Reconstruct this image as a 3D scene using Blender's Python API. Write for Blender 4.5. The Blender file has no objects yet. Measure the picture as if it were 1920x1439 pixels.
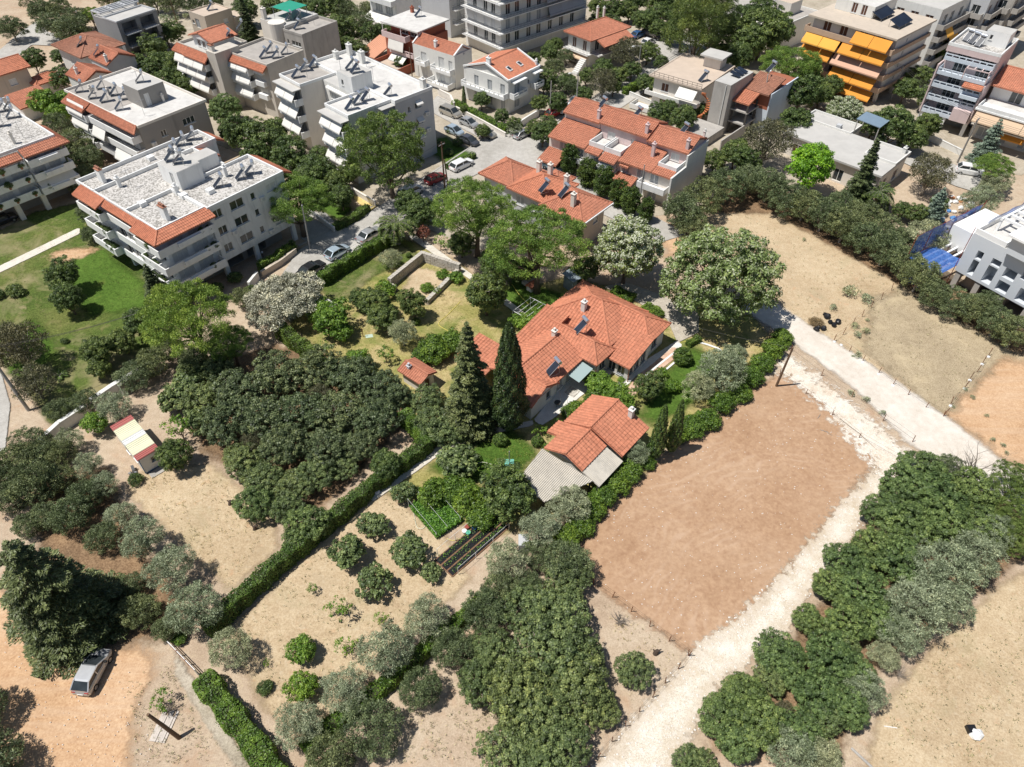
import bpy, bmesh, math, random
import numpy as np
from mathutils import Vector, Matrix

random.seed(7)
RNG = np.random.default_rng(7)
SC = bpy.context.scene
COL = SC.collection
R = math.radians

# ---------------------------------------------------------------- camera
CAM_H, CAM_F = 60.0, 1340.0          # metres above ground, focal length in survey pixels (1920 wide)
cam = bpy.data.cameras.new('camera')
cam.sensor_fit = 'HORIZONTAL'
cam.sensor_width = 36.0
cam.lens = 36.0 * CAM_F / 1920.0
cam.clip_end = 9000
cam.clip_start = 0.5
cam_o = bpy.data.objects.new('camera', cam)
COL.objects.link(cam_o)
cam_o.location = (0, 0, CAM_H)
cam_o.rotation_euler = (R(45), 0, 0)
SC.camera = cam_o

# ---------------------------------------------------------------- sky, sun, exposure
SUN_EL, SHADOW_AZ = 66.0, 14.0       # shadows fall along +X turned 14 degrees towards +Y
world = bpy.data.worlds.new('World')
SC.world = world
world.use_nodes = True
wn = world.node_tree.nodes
sky = wn.new('ShaderNodeTexSky')
sky.sky_type = 'NISHITA'
sky.sun_disc = False
sky.sun_elevation = R(SUN_EL)
sky.sun_rotation = R(270 - SHADOW_AZ)
sky.air_density = 1.0
sky.dust_density = 0.6
wn['Background'].inputs[1].default_value = 0.067
world.node_tree.links.new(sky.outputs[0], wn['Background'].inputs[0])
sun = bpy.data.lights.new('sun', 'SUN')
sun.energy = 4.9
sun.angle = R(0.53)
sun.color = (1.0, 0.965, 0.915)
sun_o = bpy.data.objects.new('sun', sun)
COL.objects.link(sun_o)
_d = Vector((math.cos(R(SHADOW_AZ)) * math.cos(R(SUN_EL)), math.sin(R(SHADOW_AZ)) * math.cos(R(SUN_EL)), -math.sin(R(SUN_EL))))
sun_o.rotation_euler = _d.to_track_quat('-Z', 'Y').to_euler()
sun_o.location = (-40, -10, 120)
SC.view_settings.view_transform = 'Standard'
SC.view_settings.look = 'None'
SC.view_settings.exposure = 0.06
SC.view_settings.gamma = 1.0
SC.cycles.max_bounces = 5
SC.cycles.diffuse_bounces = 3
SC.cycles.transparent_max_bounces = 12
SC.cycles.use_denoising = True

# ---------------------------------------------------------------- survey helper: plan position of a point at height z
_c45 = math.cos(R(45))
def G(px, py, z=0.0):
    u = (px - 960.0) / CAM_F
    v = (719.5 - py) / CAM_F
    d = (u, _c45 * (1 + v), _c45 * (v - 1))
    s = (z - CAM_H) / d[2]
    return Vector((s * d[0], s * d[1], z))
def mpp(px, py, z=0.0):
    """metres per survey pixel, across, at that point"""
    v = (719.5 - py) / CAM_F
    return (CAM_H - z) / (_c45 * (1 - v)) / CAM_F

# ---------------------------------------------------------------- materials
MAT = {}
class NT:
    def __init__(s, name):
        s.m = bpy.data.materials.new(name)
        s.m.use_nodes = True
        s.t = s.m.node_tree
        s.b = s.t.nodes['Principled BSDF']
        s.out = s.t.nodes['Material Output']
    def n(s, typ, **kw):
        x = s.t.nodes.new(typ)
        for k, v in kw.items():
            setattr(x, k, v)
        return x
    def l(s, a, b):
        s.t.links.new(a, b)
    def pos(s):
        return s.n('ShaderNodeNewGeometry').outputs['Position']
    def noise(s, vec, scale, detail=3, rough=.55, dist=0):
        x = s.n('ShaderNodeTexNoise')
        x.inputs['Scale'].default_value = scale
        x.inputs['Detail'].default_value = detail
        x.inputs['Roughness'].default_value = rough
        x.inputs['Distortion'].default_value = dist
        if vec is not None:
            s.l(vec, x.inputs['Vector'])
        return x.outputs[0]
    def ramp(s, fac, stops):
        x = s.n('ShaderNodeValToRGB')
        e = x.color_ramp.elements
        while len(e) < len(stops):
            e.new(.5)
        for i, (p, c) in enumerate(stops):
            e[i].position = p
            e[i].color = (c[0], c[1], c[2], 1) if not isinstance(c, (int, float)) else (c, c, c, 1)
        s.l(fac, x.inputs[0])
        return x.outputs[0]
    def mix(s, fac, a, b, typ='MIX'):
        x = s.n('ShaderNodeMix', data_type='RGBA', blend_type=typ)
        for i, v in ((0, fac), (6, a), (7, b)):
            if isinstance(v, (int, float)):
                x.inputs[i].default_value = v
            elif isinstance(v, (tuple, list)):
                x.inputs[i].default_value = (v[0], v[1], v[2], 1)
            else:
                s.l(v, x.inputs[i])
        return x.outputs[2]
    def math(s, op, a, b=0.0):
        x = s.n('ShaderNodeMath', operation=op)
        for i, v in ((0, a), (1, b)):
            if isinstance(v, (int, float)):
                x.inputs[i].default_value = v
            else:
                s.l(v, x.inputs[i])
        return x.outputs[0]
    def bump(s, h, strength=.3, dist=.05):
        x = s.n('ShaderNodeBump')
        x.inputs['Strength'].default_value = strength
        x.inputs['Distance'].default_value = dist
        s.l(h, x.inputs['Height'])
        s.l(x.outputs[0], s.b.inputs['Normal'])
    def base(s, c, rough=.8, spec=.3, metal=0):
        if isinstance(c, (tuple, list)):
            s.b.inputs['Base Color'].default_value = (c[0], c[1], c[2], 1)
        else:
            s.l(c, s.b.inputs['Base Color'])
        s.b.inputs['Roughness'].default_value = rough
        s.b.inputs['Specular IOR Level'].default_value = spec
        s.b.inputs['Metallic'].default_value = metal

def sc(c, k):
    return tuple(min(1, x * k) for x in c)

def paint(name, c, rough=.75, var=.12, scale=.7, stain=0.0, bump=0.0, spec=.3, metal=0):
    """plain painted / plastered surface with blotches, optional streak stains"""
    if name in MAT:
        return MAT[name]
    t = NT(name)
    p = t.pos()
    a = t.noise(p, scale, 5, .65)
    col = t.ramp(a, [(.3, sc(c, 1 - var)), (.7, sc(c, 1 + var * .6))])
    f = t.noise(p, 9.0, 4, .7)
    col = t.mix(.35 * var * 4 if var < .25 else .5, col, t.ramp(f, [(.35, sc(c, 1 - var)), (.65, sc(c, 1 + var * .4))]))
    if stain:
        mp = t.n('ShaderNodeMapping')
        mp.inputs['Scale'].default_value = (1.1, 1.1, .16)
        t.l(p, mp.inputs[0])
        sn = t.noise(mp.outputs[0], 1.3, 5, .7, .4)
        col = t.mix(t.ramp(sn, [(.5, 0.0), (.78, stain)]), col, sc((.16, .155, .14), 1))
    t.base(col, rough, spec, metal)
    if bump:
        t.bump(f, bump, .03)
    MAT[name] = t.m
    return t.m

def foliage(name, c, c2=None, tip=None, transl=.22, hue=.12):
    """leaf material: per-leaf tint (attribute), per-plant tint (object random), light-coloured tips optional"""
    if name in MAT:
        return MAT[name]
    c2 = c2 or (c[0] * 1.5, c[1] * 1.3, c[2] * .9)
    c, c2 = [(x[0] * 1.42, x[1] * 1.52, x[2] * 1.28) for x in (c, c2)]
    t = NT(name)
    at = t.n('ShaderNodeAttribute', attribute_name='tint')
    oi = t.n('ShaderNodeObjectInfo')
    col = t.ramp(at.outputs['Fac'], [(0.0, sc(c, .42)), (.35, c), (.75, c2), (1.0, (c2[0] * 1.5, c2[1] * 1.38, c2[2] * 1.25))])
    per = t.ramp(oi.outputs['Random'], [(0, (.82, .86, .82)), (.5, (1, 1, 1)), (1, (1.22, 1.12, 1.0))])
    col = t.mix(1.0, col, per, 'MULTIPLY')
    if tip:
        tp = t.n('ShaderNodeAttribute', attribute_name='tip')
        col = t.mix(tp.outputs['Fac'], col, tip)
    t.base(col, .5, .4)
    tr = t.n('ShaderNodeBsdfTranslucent')
    t.l(t.mix(.5, col, (c[0] * 1.6, c[1] * 1.7, c[2] * .6)), tr.inputs[0])
    mx = t.n('ShaderNodeMixShader')
    mx.inputs[0].default_value = transl
    t.l(t.b.outputs[0], mx.inputs[1])
    t.l(tr.outputs[0], mx.inputs[2])
    t.l(mx.outputs[0], t.out.inputs[0])
    MAT[name] = t.m
    return t.m

# ---------------------------------------------------------------- mesh building
class MB:
    def __init__(s):
        s.v = []
        s.f = []
        s.sm = False
    def add(s, vs, fs):
        o = len(s.v)
        s.v.extend([tuple(p) for p in vs])
        s.f.extend([tuple(i + o for i in q) for q in fs])
        return s
    def box(s, x0, x1, y0, y1, z0, z1):
        return s.add([(x0, y0, z0), (x1, y0, z0), (x1, y1, z0), (x0, y1, z0), (x0, y0, z1), (x1, y0, z1), (x1, y1, z1), (x0, y1, z1)],
                     [(3, 2, 1, 0), (4, 5, 6, 7), (0, 1, 5, 4), (1, 2, 6, 5), (2, 3, 7, 6), (3, 0, 4, 7)])
    def prism(s, poly, z0, z1):
        n = len(poly)
        a = sum(poly[i][0] * poly[(i + 1) % n][1] - poly[(i + 1) % n][0] * poly[i][1] for i in range(n))
        if a < 0:
            poly = poly[::-1]
        return s.add([(x, y, z0) for x, y in poly] + [(x, y, z1) for x, y in poly],
                     [tuple(range(n - 1, -1, -1)), tuple(range(n, 2 * n))] + [(i, (i + 1) % n, n + (i + 1) % n, n + i) for i in range(n)])
    def slab(s, pts, th):
        """planar polygon of 3-D points (counter-clockwise seen from above) given thickness th downwards"""
        n = len(pts)
        return s.add(list(pts) + [(p[0], p[1], p[2] - th) for p in pts],
                     [tuple(range(n)), tuple(range(2 * n - 1, n - 1, -1))] + [((i + 1) % n, i, n + i, n + (i + 1) % n) for i in range(n)])
    def bar(s, a, b, w, h=None):
        """square bar from a to b"""
        a, b = Vector(a), Vector(b)
        h = h or w
        d = (b - a).normalized()
        up = Vector((0, 0, 1)) if abs(d.z) < .95 else Vector((1, 0, 0))
        x = d.cross(up).normalized() * (w / 2)
        y = x.cross(d).normalized() * (h / 2)
        return s.add([a - x - y, a + x - y, a + x + y, a - x + y, b - x - y, b + x - y, b + x + y, b - x + y],
                     [(0, 1, 2, 3), (7, 6, 5, 4), (1, 0, 4, 5), (2, 1, 5, 6), (3, 2, 6, 7), (0, 3, 7, 4)])
    def tube(s, pts, rad, n=8, cap=True):
        """tapered round tube through pts; rad is a number or list"""
        pts = [Vector(p) for p in pts]
        if isinstance(rad, (int, float)):
            rad = [rad] * len(pts)
        o = len(s.v)
        ref = None
        for i, p in enumerate(pts):
            d = (pts[min(i + 1, len(pts) - 1)] - pts[max(i - 1, 0)]).normalized()
            if ref is None:
                ref = Vector((1, 0, 0)) if abs(d.x) < .8 else Vector((0, 1, 0))
            x = (ref - d * ref.dot(d)).normalized()
            y = d.cross(x)
            ref = x
            for k in range(n):
                t = 2 * math.pi * k / n
                s.v.append(tuple(p + x * (rad[i] * math.cos(t)) + y * (rad[i] * math.sin(t))))
        for i in range(len(pts) - 1):
            for k in range(n):
                k2 = (k + 1) % n
                s.f.append((o + i * n + k, o + i * n + k2, o + (i + 1) * n + k2, o + (i + 1) * n + k))
        if cap:
            s.f.append(tuple(o + k for k in range(n))[::-1])
            s.f.append(tuple(o + (len(pts) - 1) * n + k for k in range(n)))
        return s
    def mesh(s, name, mat):
        m = bpy.data.meshes.new(name)
        m.from_pydata(s.v, [], s.f)
        m.materials.append(mat)
        if s.sm:
            m.polygons.foreach_set('use_smooth', [True] * len(m.polygons))
        m.update()
        return m
    def build(s, name, mat, parent=None, **kw):
        return obj(name, s.mesh(name, mat), parent, **kw)

def obj(name, mesh, parent=None, loc=None, rz=0, **props):
    o = bpy.data.objects.new(name, mesh)
    COL.objects.link(o)
    if parent is not None:
        o.parent = parent
    if loc is not None:
        o.location = loc
    if rz:
        o.rotation_euler = (0, 0, rz)
    for k, v in props.items():
        o[k] = v
    return o
def thing(name, label, cat, loc=(0, 0, 0), rz=0, group=None):
    o = obj(name, None, None, loc, rz, label=label, category=cat)
    o.empty_display_size = .3
    if group:
        o['group'] = group
    return o
def clone(root, loc, rz=0, scale=None, label=None, group=None):
    """copy of a thing with copies of its parts and sub-parts"""
    def cp(o, par):
        c = o.copy()
        COL.objects.link(c)
        c.parent = par
        for ch in o.children:
            cp(ch, c)
        return c
    r = cp(root, None)
    r.location = loc
    r.rotation_euler = (0, 0, rz)
    if scale is not None:
        r.scale = (scale, scale, scale) if isinstance(scale, (int, float)) else scale
    if label:
        r['label'] = label
    if group:
        r['group'] = group
    return r
# ================================================================ the ground
def sheet_mat(name, stops, scale=.25, fine=(9, .25), speck=None, bump=.25, edge=None, rough=.95, streak=None, extra=None, rings=False, rim=None):
    """ground cover: colour ramp over broad noise, fine grain, optional specks; edge=(amp, noise scale, softness) frays the rim via the 'sd' attribute"""
    t = NT(name)
    p = t.pos()
    a = t.noise(p, scale, 6, .6, .3)
    col = t.ramp(a, stops)
    g = t.noise(p, fine[0], 6, .75)
    col = t.mix(fine[1], col, t.ramp(g, [(.36, (.05, .04, .03)), (.62, (.95, .9, .8))]), 'SOFT_LIGHT')
    g2 = t.noise(p, 1.4, 6, .72)
    col = t.mix(.4, col, t.ramp(g2, [(.3, (.2, .19, .18)), (.7, (.8, .8, .78))]), 'SOFT_LIGHT')
    if streak:
        mp = t.n('ShaderNodeMapping')
        mp.inputs['Rotation'].default_value = (0, 0, R(streak[0]))
        mp.inputs['Scale'].default_value = (.12, 1.5, 1)
        t.l(p, mp.inputs[0])
        s1 = t.noise(mp.outputs[0], 1.0, 4, .6, .6)
        col = t.mix(t.ramp(s1, [(.45, 0.0), (.7, streak[1])]), col, streak[2])
    if rings:
        # curved tracks of the grader
        mp = t.n('ShaderNodeMapping')
        mp.inputs['Location'].default_value = (-31, -22, 0)
        t.l(p, mp.inputs[0])
        w = t.n('ShaderNodeTexWave', wave_type='RINGS', rings_direction='Z')
        w.inputs['Scale'].default_value = .32
        w.inputs['Distortion'].default_value = 26
        w.inputs['Detail'].default_value = 3
        w.inputs['Detail Scale'].default_value = .35
        t.l(mp.outputs[0], w.inputs['Vector'])
        m_ = t.math('MULTIPLY', t.ramp(w.outputs['Fac'], [(.6, 0.0), (1.0, .5)]), t.ramp(t.noise(p, .16, 4), [(.48, 0.0), (.62, 1.0)]))
        col = t.mix(m_, col, (.53, .375, .26))
    if extra:
        for (sca, lo, hi, amt, c) in extra:
            s1 = t.noise(p, sca, 5, .62, .5)
            col = t.mix(t.ramp(s1, [(lo, 0.0), (hi, amt)]), col, c)
    if rim:
        # the cover thins out towards its rim
        at = t.n('ShaderNodeAttribute', attribute_name='sd')
        e_ = t.math('ADD', at.outputs['Fac'], t.math('MULTIPLY', t.math('SUBTRACT', t.noise(p, .6, 4, .65), .5), rim[0] * 1.6))
        mr = t.n('ShaderNodeMapRange')
        mr.inputs['From Min'].default_value = 0
        mr.inputs['From Max'].default_value = rim[0]
        mr.inputs['To Min'].default_value = rim[1]
        mr.inputs['To Max'].default_value = 0
        t.l(e_, mr.inputs['Value'])
        col = t.mix(mr.outputs[0], col, rim[2])
    if speck:
        v = t.n('ShaderNodeTexVoronoi', feature='F1')
        v.inputs['Scale'].default_value = speck[0]
        t.l(p, v.inputs['Vector'])
        m = t.ramp(v.outputs['Distance'], [(speck[1] * .6, 1.0), (speck[1], 0.0)])
        n2 = t.noise(p, .5, 4, .7)
        m = t.math('MULTIPLY', m, t.ramp(n2, [(.42, 0.0), (.62, 1.0)]))
        col = t.mix(m, col, speck[2])
    t.base(col, rough, .12)
    t.bump(g, bump, .06)
    if edge:
        at = t.n('ShaderNodeAttribute', attribute_name='sd')
        e1 = t.noise(p, edge[1], 6, .7)
        e = t.math('ADD', at.outputs['Fac'], t.math('MULTIPLY', t.math('SUBTRACT', e1, .5), edge[0] * 2))
        mr = t.n('ShaderNodeMapRange', interpolation_type='SMOOTHSTEP')
        mr.inputs['From Min'].default_value = -edge[2]
        mr.inputs['From Max'].default_value = edge[2]
        t.l(e, mr.inputs['Value'])
        tr = t.n('ShaderNodeBsdfTransparent')
        mx = t.n('ShaderNodeMixShader')
        t.l(mr.outputs[0], mx.inputs[0])
        t.l(tr.outputs[0], mx.inputs[1])
        t.l(t.b.outputs[0], mx.inputs[2])
        t.l(mx.outputs[0], t.out.inputs[0])
    MAT[name] = t.m
    return t.m

STRAW = sheet_mat('dry_grass_ground', [(.25, (.34, .255, .185)), (.45, (.43, .335, .25)), (.6, (.48, .39, .295)), (.8, (.385, .295, .215))], .12, (7, .35),
                  extra=[(.35, .55, .75, .55, (.44, .25, .14)), (1.7, .56, .7, .4, (.60, .50, .33))])
STRAW_F = sheet_mat('dry_grass_field', [(.25, (.385, .29, .185)), (.5, (.48, .375, .25)), (.75, (.55, .445, .305))], .15, (6, .4), edge=(1.2, .5, .5),
                    extra=[(.25, .52, .72, .6, (.40, .31, .20)), (.9, .6, .72, .5, (.55, .33, .19)), (2.3, .55, .7, .4, (.58, .50, .37)), (.2, .54, .68, .35, (.30, .27, .15))])
GREYFIELD = sheet_mat('burnt_grass_field', [(.3, (.33, .27, .19)), (.6, (.40, .33, .23)), (.8, (.48, .39, .26))], .2, (8, .6), edge=(2.0, .4, .9),
                      extra=[(.3, .55, .7, .6, (.55, .45, .29))])
BROWN = sheet_mat('bare_brown_soil', [(.2, (.345, .212, .128)), (.45, (.405, .258, .162)), (.7, (.455, .302, .197))], .16, (3, .18), edge=(1.6, .7, .5),
                  speck=(1.5, .06, (.62, .52, .41)), rings=True, extra=[(.5, .56, .72, .35, (.31, .18, .105)), (.13, .5, .7, .35, (.47, .33, .22))])
ORANGE = sheet_mat('orange_dirt', [(.25, (.44, .275, .16)), (.5, (.53, .345, .21)), (.75, (.58, .40, .26))], .14, (5, .35), edge=(2.2, .35, .8),
                   streak=(-62, .4, (.58, .43, .30)), speck=(1.6, .05, (.8, .74, .66)), extra=[(.8, .58, .72, .3, (.46, .26, .15))])
GRAVEL = sheet_mat('white_gravel', [(.3, (.52, .455, .37)), (.5, (.65, .60, .525)), (.75, (.73, .695, .635))], .35, (14, .9), edge=(2.0, 1.2, .35), bump=.5,
                   speck=(4, .2, (.40, .33, .25)), rim=(1.6, .65, (.50, .39, .28)), extra=[(.5, .52, .72, .6, (.52, .41, .27)), (3.0, .5, .62, .45, (.74, .71, .66))])
CHALK = sheet_mat('chalk_road', [(.3, (.58, .52, .45)), (.6, (.66, .61, .545)), (.8, (.70, .66, .60))], .3, (10, .3), edge=(.7, .8, .4), bump=.15)
SPILL = sheet_mat('chalk_spill', [(.3, (.60, .51, .42)), (.6, (.70, .65, .58))], .4, (8, .6), edge=(4.0, 1.1, .7), bump=.3)
GRASS = sheet_mat('lawn_grass', [(.28, (.055, .09, .022)), (.5, (.085, .125, .03)), (.7, (.14, .155, .05))], .09, (5, .5), edge=(1.1, .45, .5),
                  extra=[(.13, .48, .62, .85, (.30, .255, .14)), (.55, .56, .7, .6, (.24, .21, .09)), (.3, .6, .7, .5, (.40, .31, .19))])
LUSH = sheet_mat('lush_grass', [(.3, (.055, .11, .018)), (.6, (.082, .148, .026)), (.8, (.115, .16, .04))], .12, (5, .45), edge=(1.6, .3, .9),
                 extra=[(.3, .6, .75, .5, (.20, .22, .05))])
DRYLAWN = sheet_mat('dry_lawn', [(.25, (.20, .20, .06)), (.45, (.31, .28, .11)), (.6, (.42, .34, .18)), (.8, (.47, .36, .22))], .16, (6, .5), edge=(1.2, .4, .7),
                    extra=[(.22, .5, .64, .75, (.13, .18, .035)), (.5, .6, .72, .5, (.50, .36, .21))])
ASPH = sheet_mat('pale_asphalt', [(.3, (.36, .345, .32)), (.55, (.44, .425, .40)), (.75, (.50, .485, .455))], .15, (12, .3), edge=(.12, 2, .08), bump=.1,
                 extra=[(.4, .6, .68, .4, (.36, .345, .32)), (2.5, .62, .66, .25, (.30, .29, .27))])
TERR = sheet_mat('white_terrace', [(.3, (.62, .60, .56)), (.6, (.74, .72, .68))], .5, (10, .4), edge=(.1, 2, .06), bump=.2)
PAVE = sheet_mat('garden_paving', [(.3, (.55, .51, .45)), (.6, (.66, .62, .55)), (.8, (.72, .68, .62))], .5, (10, .4), edge=(.1, 2, .06), bump=.2)
SETTS = sheet_mat('sett_paving', [(.3, (.40, .36, .31)), (.6, (.47, .43, .37))], .6, (10, .5), edge=(.1, 2, .06), bump=.3)
YARD = sheet_mat('yard_concrete', [(.3, (.33, .29, .225)), (.6, (.44, .39, .32))], .3, (8, .4), edge=(.4, 1, .2), bump=.2)
ROSE = sheet_mat('rose_paving', [(.3, (.52, .34, .25)), (.6, (.60, .42, .32))], .6, (12, .3), edge=(.08, 2, .05), bump=.2)
ROSE_Y = sheet_mat('ochre_paving', [(.3, (.55, .42, .16)), (.6, (.62, .50, .22))], .6, (12, .3), edge=(.2, 2, .1), bump=.2)
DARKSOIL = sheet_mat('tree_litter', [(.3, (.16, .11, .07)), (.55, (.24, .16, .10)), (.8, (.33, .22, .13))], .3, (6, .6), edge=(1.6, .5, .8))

def seg_dist(px, py, poly):
    """signed distance (positive inside) of grid points to a closed polygon"""
    d = np.full(px.shape, 1e9)
    ins = np.zeros(px.shape, bool)
    n = len(poly)
    for i in range(n):
        ax, ay = poly[i]
        bx, by = poly[(i + 1) % n]
        ex, ey = bx - ax, by - ay
        t = np.clip(((px - ax) * ex + (py - ay) * ey) / (ex * ex + ey * ey + 1e-12), 0, 1)
        d = np.minimum(d, np.hypot(px - ax - t * ex, py - ay - t * ey))
        c = ((ay > py) != (by > py)) & (px < (bx - ax) * (py - ay) / (by - ay + 1e-12) + ax)
        ins ^= c
    return np.where(ins, d, -d)

LAYER = [0]
def sheet(name, mat, pts, margin=2.0, cell=.6, px=True, z=None, kind='structure', **kw):
    poly = [tuple(G(x, y).xy) for x, y in pts] if px else pts
    xs = [p[0] for p in poly]
    ys = [p[1] for p in poly]
    nx = int((max(xs) - min(xs) + 2 * margin) / cell) + 2
    ny = int((max(ys) - min(ys) + 2 * margin) / cell) + 2
    gx = min(xs) - margin + np.arange(nx) * cell
    gy = min(ys) - margin + np.arange(ny) * cell
    X, Y = np.meshgrid(gx, gy)
    sd = seg_dist(X, Y, poly)
    LAYER[0] += 1
    zz = .004 * LAYER[0] if z is None else z
    keep = sd > -margin
    idx = np.arange(nx * ny).reshape(ny, nx)
    k = keep[:-1, :-1] & keep[1:, :-1] & keep[:-1, 1:] & keep[1:, 1:]
    q = np.stack([idx[:-1, :-1][k], idx[:-1, 1:][k], idx[1:, 1:][k], idx[1:, :-1][k]], 1)
    used = np.unique(q)
    remap = np.zeros(nx * ny, int)
    remap[used] = np.arange(len(used))
    V = np.stack([X.ravel()[used], Y.ravel()[used], np.full(len(used), zz)], 1)
    m = bpy.data.meshes.new(name)
    m.from_pydata(V.tolist(), [], remap[q].tolist())
    a = m.attributes.new('sd', 'FLOAT', 'POINT')
    a.data.foreach_set('value', sd.ravel()[used].astype(np.float32))
    m.materials.append(mat)
    return obj(name, m, None, kind=kind, **kw)

g = MB()
g.add([(-4500, -4500, 0), (4500, -4500, 0), (4500, 4500, 0), (-4500, 4500, 0)], [(0, 1, 2, 3)])
g.build('ground', STRAW, kind='structure')

# town blocks behind: earth / yards between the houses
sheet('earth_yards', YARD, [(380, 260), (900, 470), (1260, 400), (1700, 300), (1920, 330), (2300, -120), (400, -160), (250, 60)], cell=1.5)
sheet('dry_field', STRAW_F, [(1240, 430), (1370, 375), (1480, 400), (1700, 520), (1960, 660), (1980, 900), (1880, 850), (1790, 790), (1560, 640), (1420, 560), (1280, 470)])
sheet('burnt_field', GREYFIELD, [(1640, 560), (1700, 540), (1900, 660), (1860, 700), (1770, 780), (1620, 660)])
sheet('orange_earth_field', ORANGE, [(1880, 670), (1960, 690), (1990, 900), (1890, 860), (1780, 780), (1840, 710)])
sheet('orange_earth_bank', ORANGE, [(1240, 420), (1290, 435), (1300, 480), (1250, 480)], margin=1.5)
sheet('dry_field', STRAW_F, [(1620, 1440), (1650, 1330), (1760, 1200), (1900, 1080), (2000, 1050), (2150, 1500), (1560, 1520)])
sheet('dirt_yard', ORANGE, [(-120, 1080), (30, 1120), (160, 1200), (300, 1230), (260, 1330), (240, 1520), (-200, 1520)])
sheet('orchard_clearing', STRAW_F, [(250, 890), (400, 870), (520, 980), (520, 1030), (430, 1110), (330, 1010), (240, 930)])
sheet('dry_orchard', STRAW_F, [(420, 1190), (620, 1000), (720, 920), (830, 1000), (880, 1090), (760, 1200), (560, 1400), (500, 1330)])
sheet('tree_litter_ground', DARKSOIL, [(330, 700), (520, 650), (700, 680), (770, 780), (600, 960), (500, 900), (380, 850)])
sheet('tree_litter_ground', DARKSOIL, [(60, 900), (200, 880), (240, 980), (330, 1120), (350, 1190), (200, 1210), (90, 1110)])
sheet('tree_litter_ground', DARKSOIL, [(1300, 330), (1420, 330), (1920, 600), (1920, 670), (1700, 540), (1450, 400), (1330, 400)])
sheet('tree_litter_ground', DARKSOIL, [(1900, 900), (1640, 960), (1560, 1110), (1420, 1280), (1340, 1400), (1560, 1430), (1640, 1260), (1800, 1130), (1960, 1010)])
sheet('garden_lawn', DRYLAWN, [(600, 530), (740, 440), (870, 500), (930, 560), (1060, 520), (1240, 560), (1420, 600), (1450, 650), (1300, 790), (1190, 900), (1000, 990), (900, 1000), (820, 960), (720, 920), (810, 830), (760, 760), (640, 690), (540, 610)])
sheet('lush_lawn', LUSH, [(840, 850), (960, 810), (1010, 850), (960, 900), (880, 900), (800, 880)], margin=2.5)
sheet('lush_lawn', LUSH, [(1200, 780), (1290, 650), (1360, 680), (1300, 760), (1230, 800)], margin=2.5)
sheet('lush_lawn', LUSH, [(960, 520), (1010, 540), (1080, 560), (1000, 600), (930, 560)], margin=2.5)
sheet('garden_lawn', GRASS, [(600, 525), (740, 452), (790, 480), (700, 520), (620, 580)], margin=2.5)
sheet('park_lawn', GRASS, [(-220, 560), (60, 400), (150, 380), (290, 470), (380, 540), (330, 640), (220, 720), (100, 800), (-20, 640)])
sheet('lush_lawn', LUSH, [(110, 480), (190, 465), (270, 530), (280, 580), (180, 590), (120, 560)], margin=2.5)
sheet('lush_lawn', LUSH, [(-10, 640), (60, 600), (110, 650), (60, 720), (20, 700)], margin=2.5)
sheet('worn_lawn_patch', ORANGE, [(95, 480), (125, 468), (185, 470), (150, 485), (110, 497)], margin=1.2)
# the dug plot, gravel and chalk tracks
sheet('soil_plot', BROWN, [(1440, 712), (1500, 690), (1640, 860), (1580, 950), (1480, 1070), (1390, 1170), (1300, 1225), (1110, 1098), (1090, 1020), (1130, 960), (1250, 850), (1360, 765)])
sheet('gravel_track', GRAVEL, [(1640, 880), (1700, 850), (1730, 880), (1640, 950), (1600, 1010), (1530, 1090), (1480, 1185), (1350, 1290), (1300, 1380), (1250, 1500), (1060, 1500), (1200, 1330), (1295, 1218), (1390, 1150), (1480, 1060), (1560, 960)])
sheet('chalk_spill', SPILL, [(1450, 690), (1480, 670), (1600, 760), (1740, 880), (1660, 900), (1600, 830), (1540, 760)])
sheet('chalk_road', CHALK, [(1380, 575), (1440, 560), (1560, 640), (1680, 715), (1790, 795), (1880, 868), (1990, 930), (1990, 1040), (1900, 950), (1800, 905), (1700, 828), (1600, 728), (1480, 638)])
# streets
sheet('street', ASPH, [(505, 552), (560, 470), (700, 395), (830, 310), (905, 262), (800, 205), (820, 180), (1000, 262), (1100, 195), (1280, 80), (1420, -40), (1500, -40), (1330, 90), (1170, 200), (1060, 265), (1020, 300), (1290, 440), (1240, 455), (1060, 370), (950, 300), (860, 345), (745, 430), (600, 520), (530, 585)], cell=.8, margin=1)
sheet('lush_lawn', LUSH, [(815, 262), (838, 255), (880, 290), (850, 312), (805, 285)], margin=1.5)
sheet('lush_lawn', LUSH, [(590, 370), (625, 360), (660, 395), (640, 420), (610, 400)], margin=1.5)
sheet('yellow_yard', ROSE_Y, [(640, 350), (665, 352), (710, 385), (690, 400)], margin=1)
sheet('driveway', ASPH, [(560, 395), (610, 400), (650, 440), (620, 470), (565, 450)], margin=1)
sheet('lane', ASPH, [(-140, 640), (0, 690), (20, 760), (10, 850), (-150, 900)], margin=1)
sheet('country_lane', ASPH, [(-60, 150), (0, 95), (40, 60), (70, 40), (90, 60), (140, 80), (150, 90), (60, 85), (20, 120), (-40, 180)], margin=1)
sheet('side_street', ASPH, [(1700, 290), (1790, 310), (1860, 345), (1870, 375), (1790, 350), (1690, 305)], margin=1)
sheet('lane', ASPH, [(1170, 95), (1280, 60), (1330, 110), (1260, 130)], margin=1)
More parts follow.
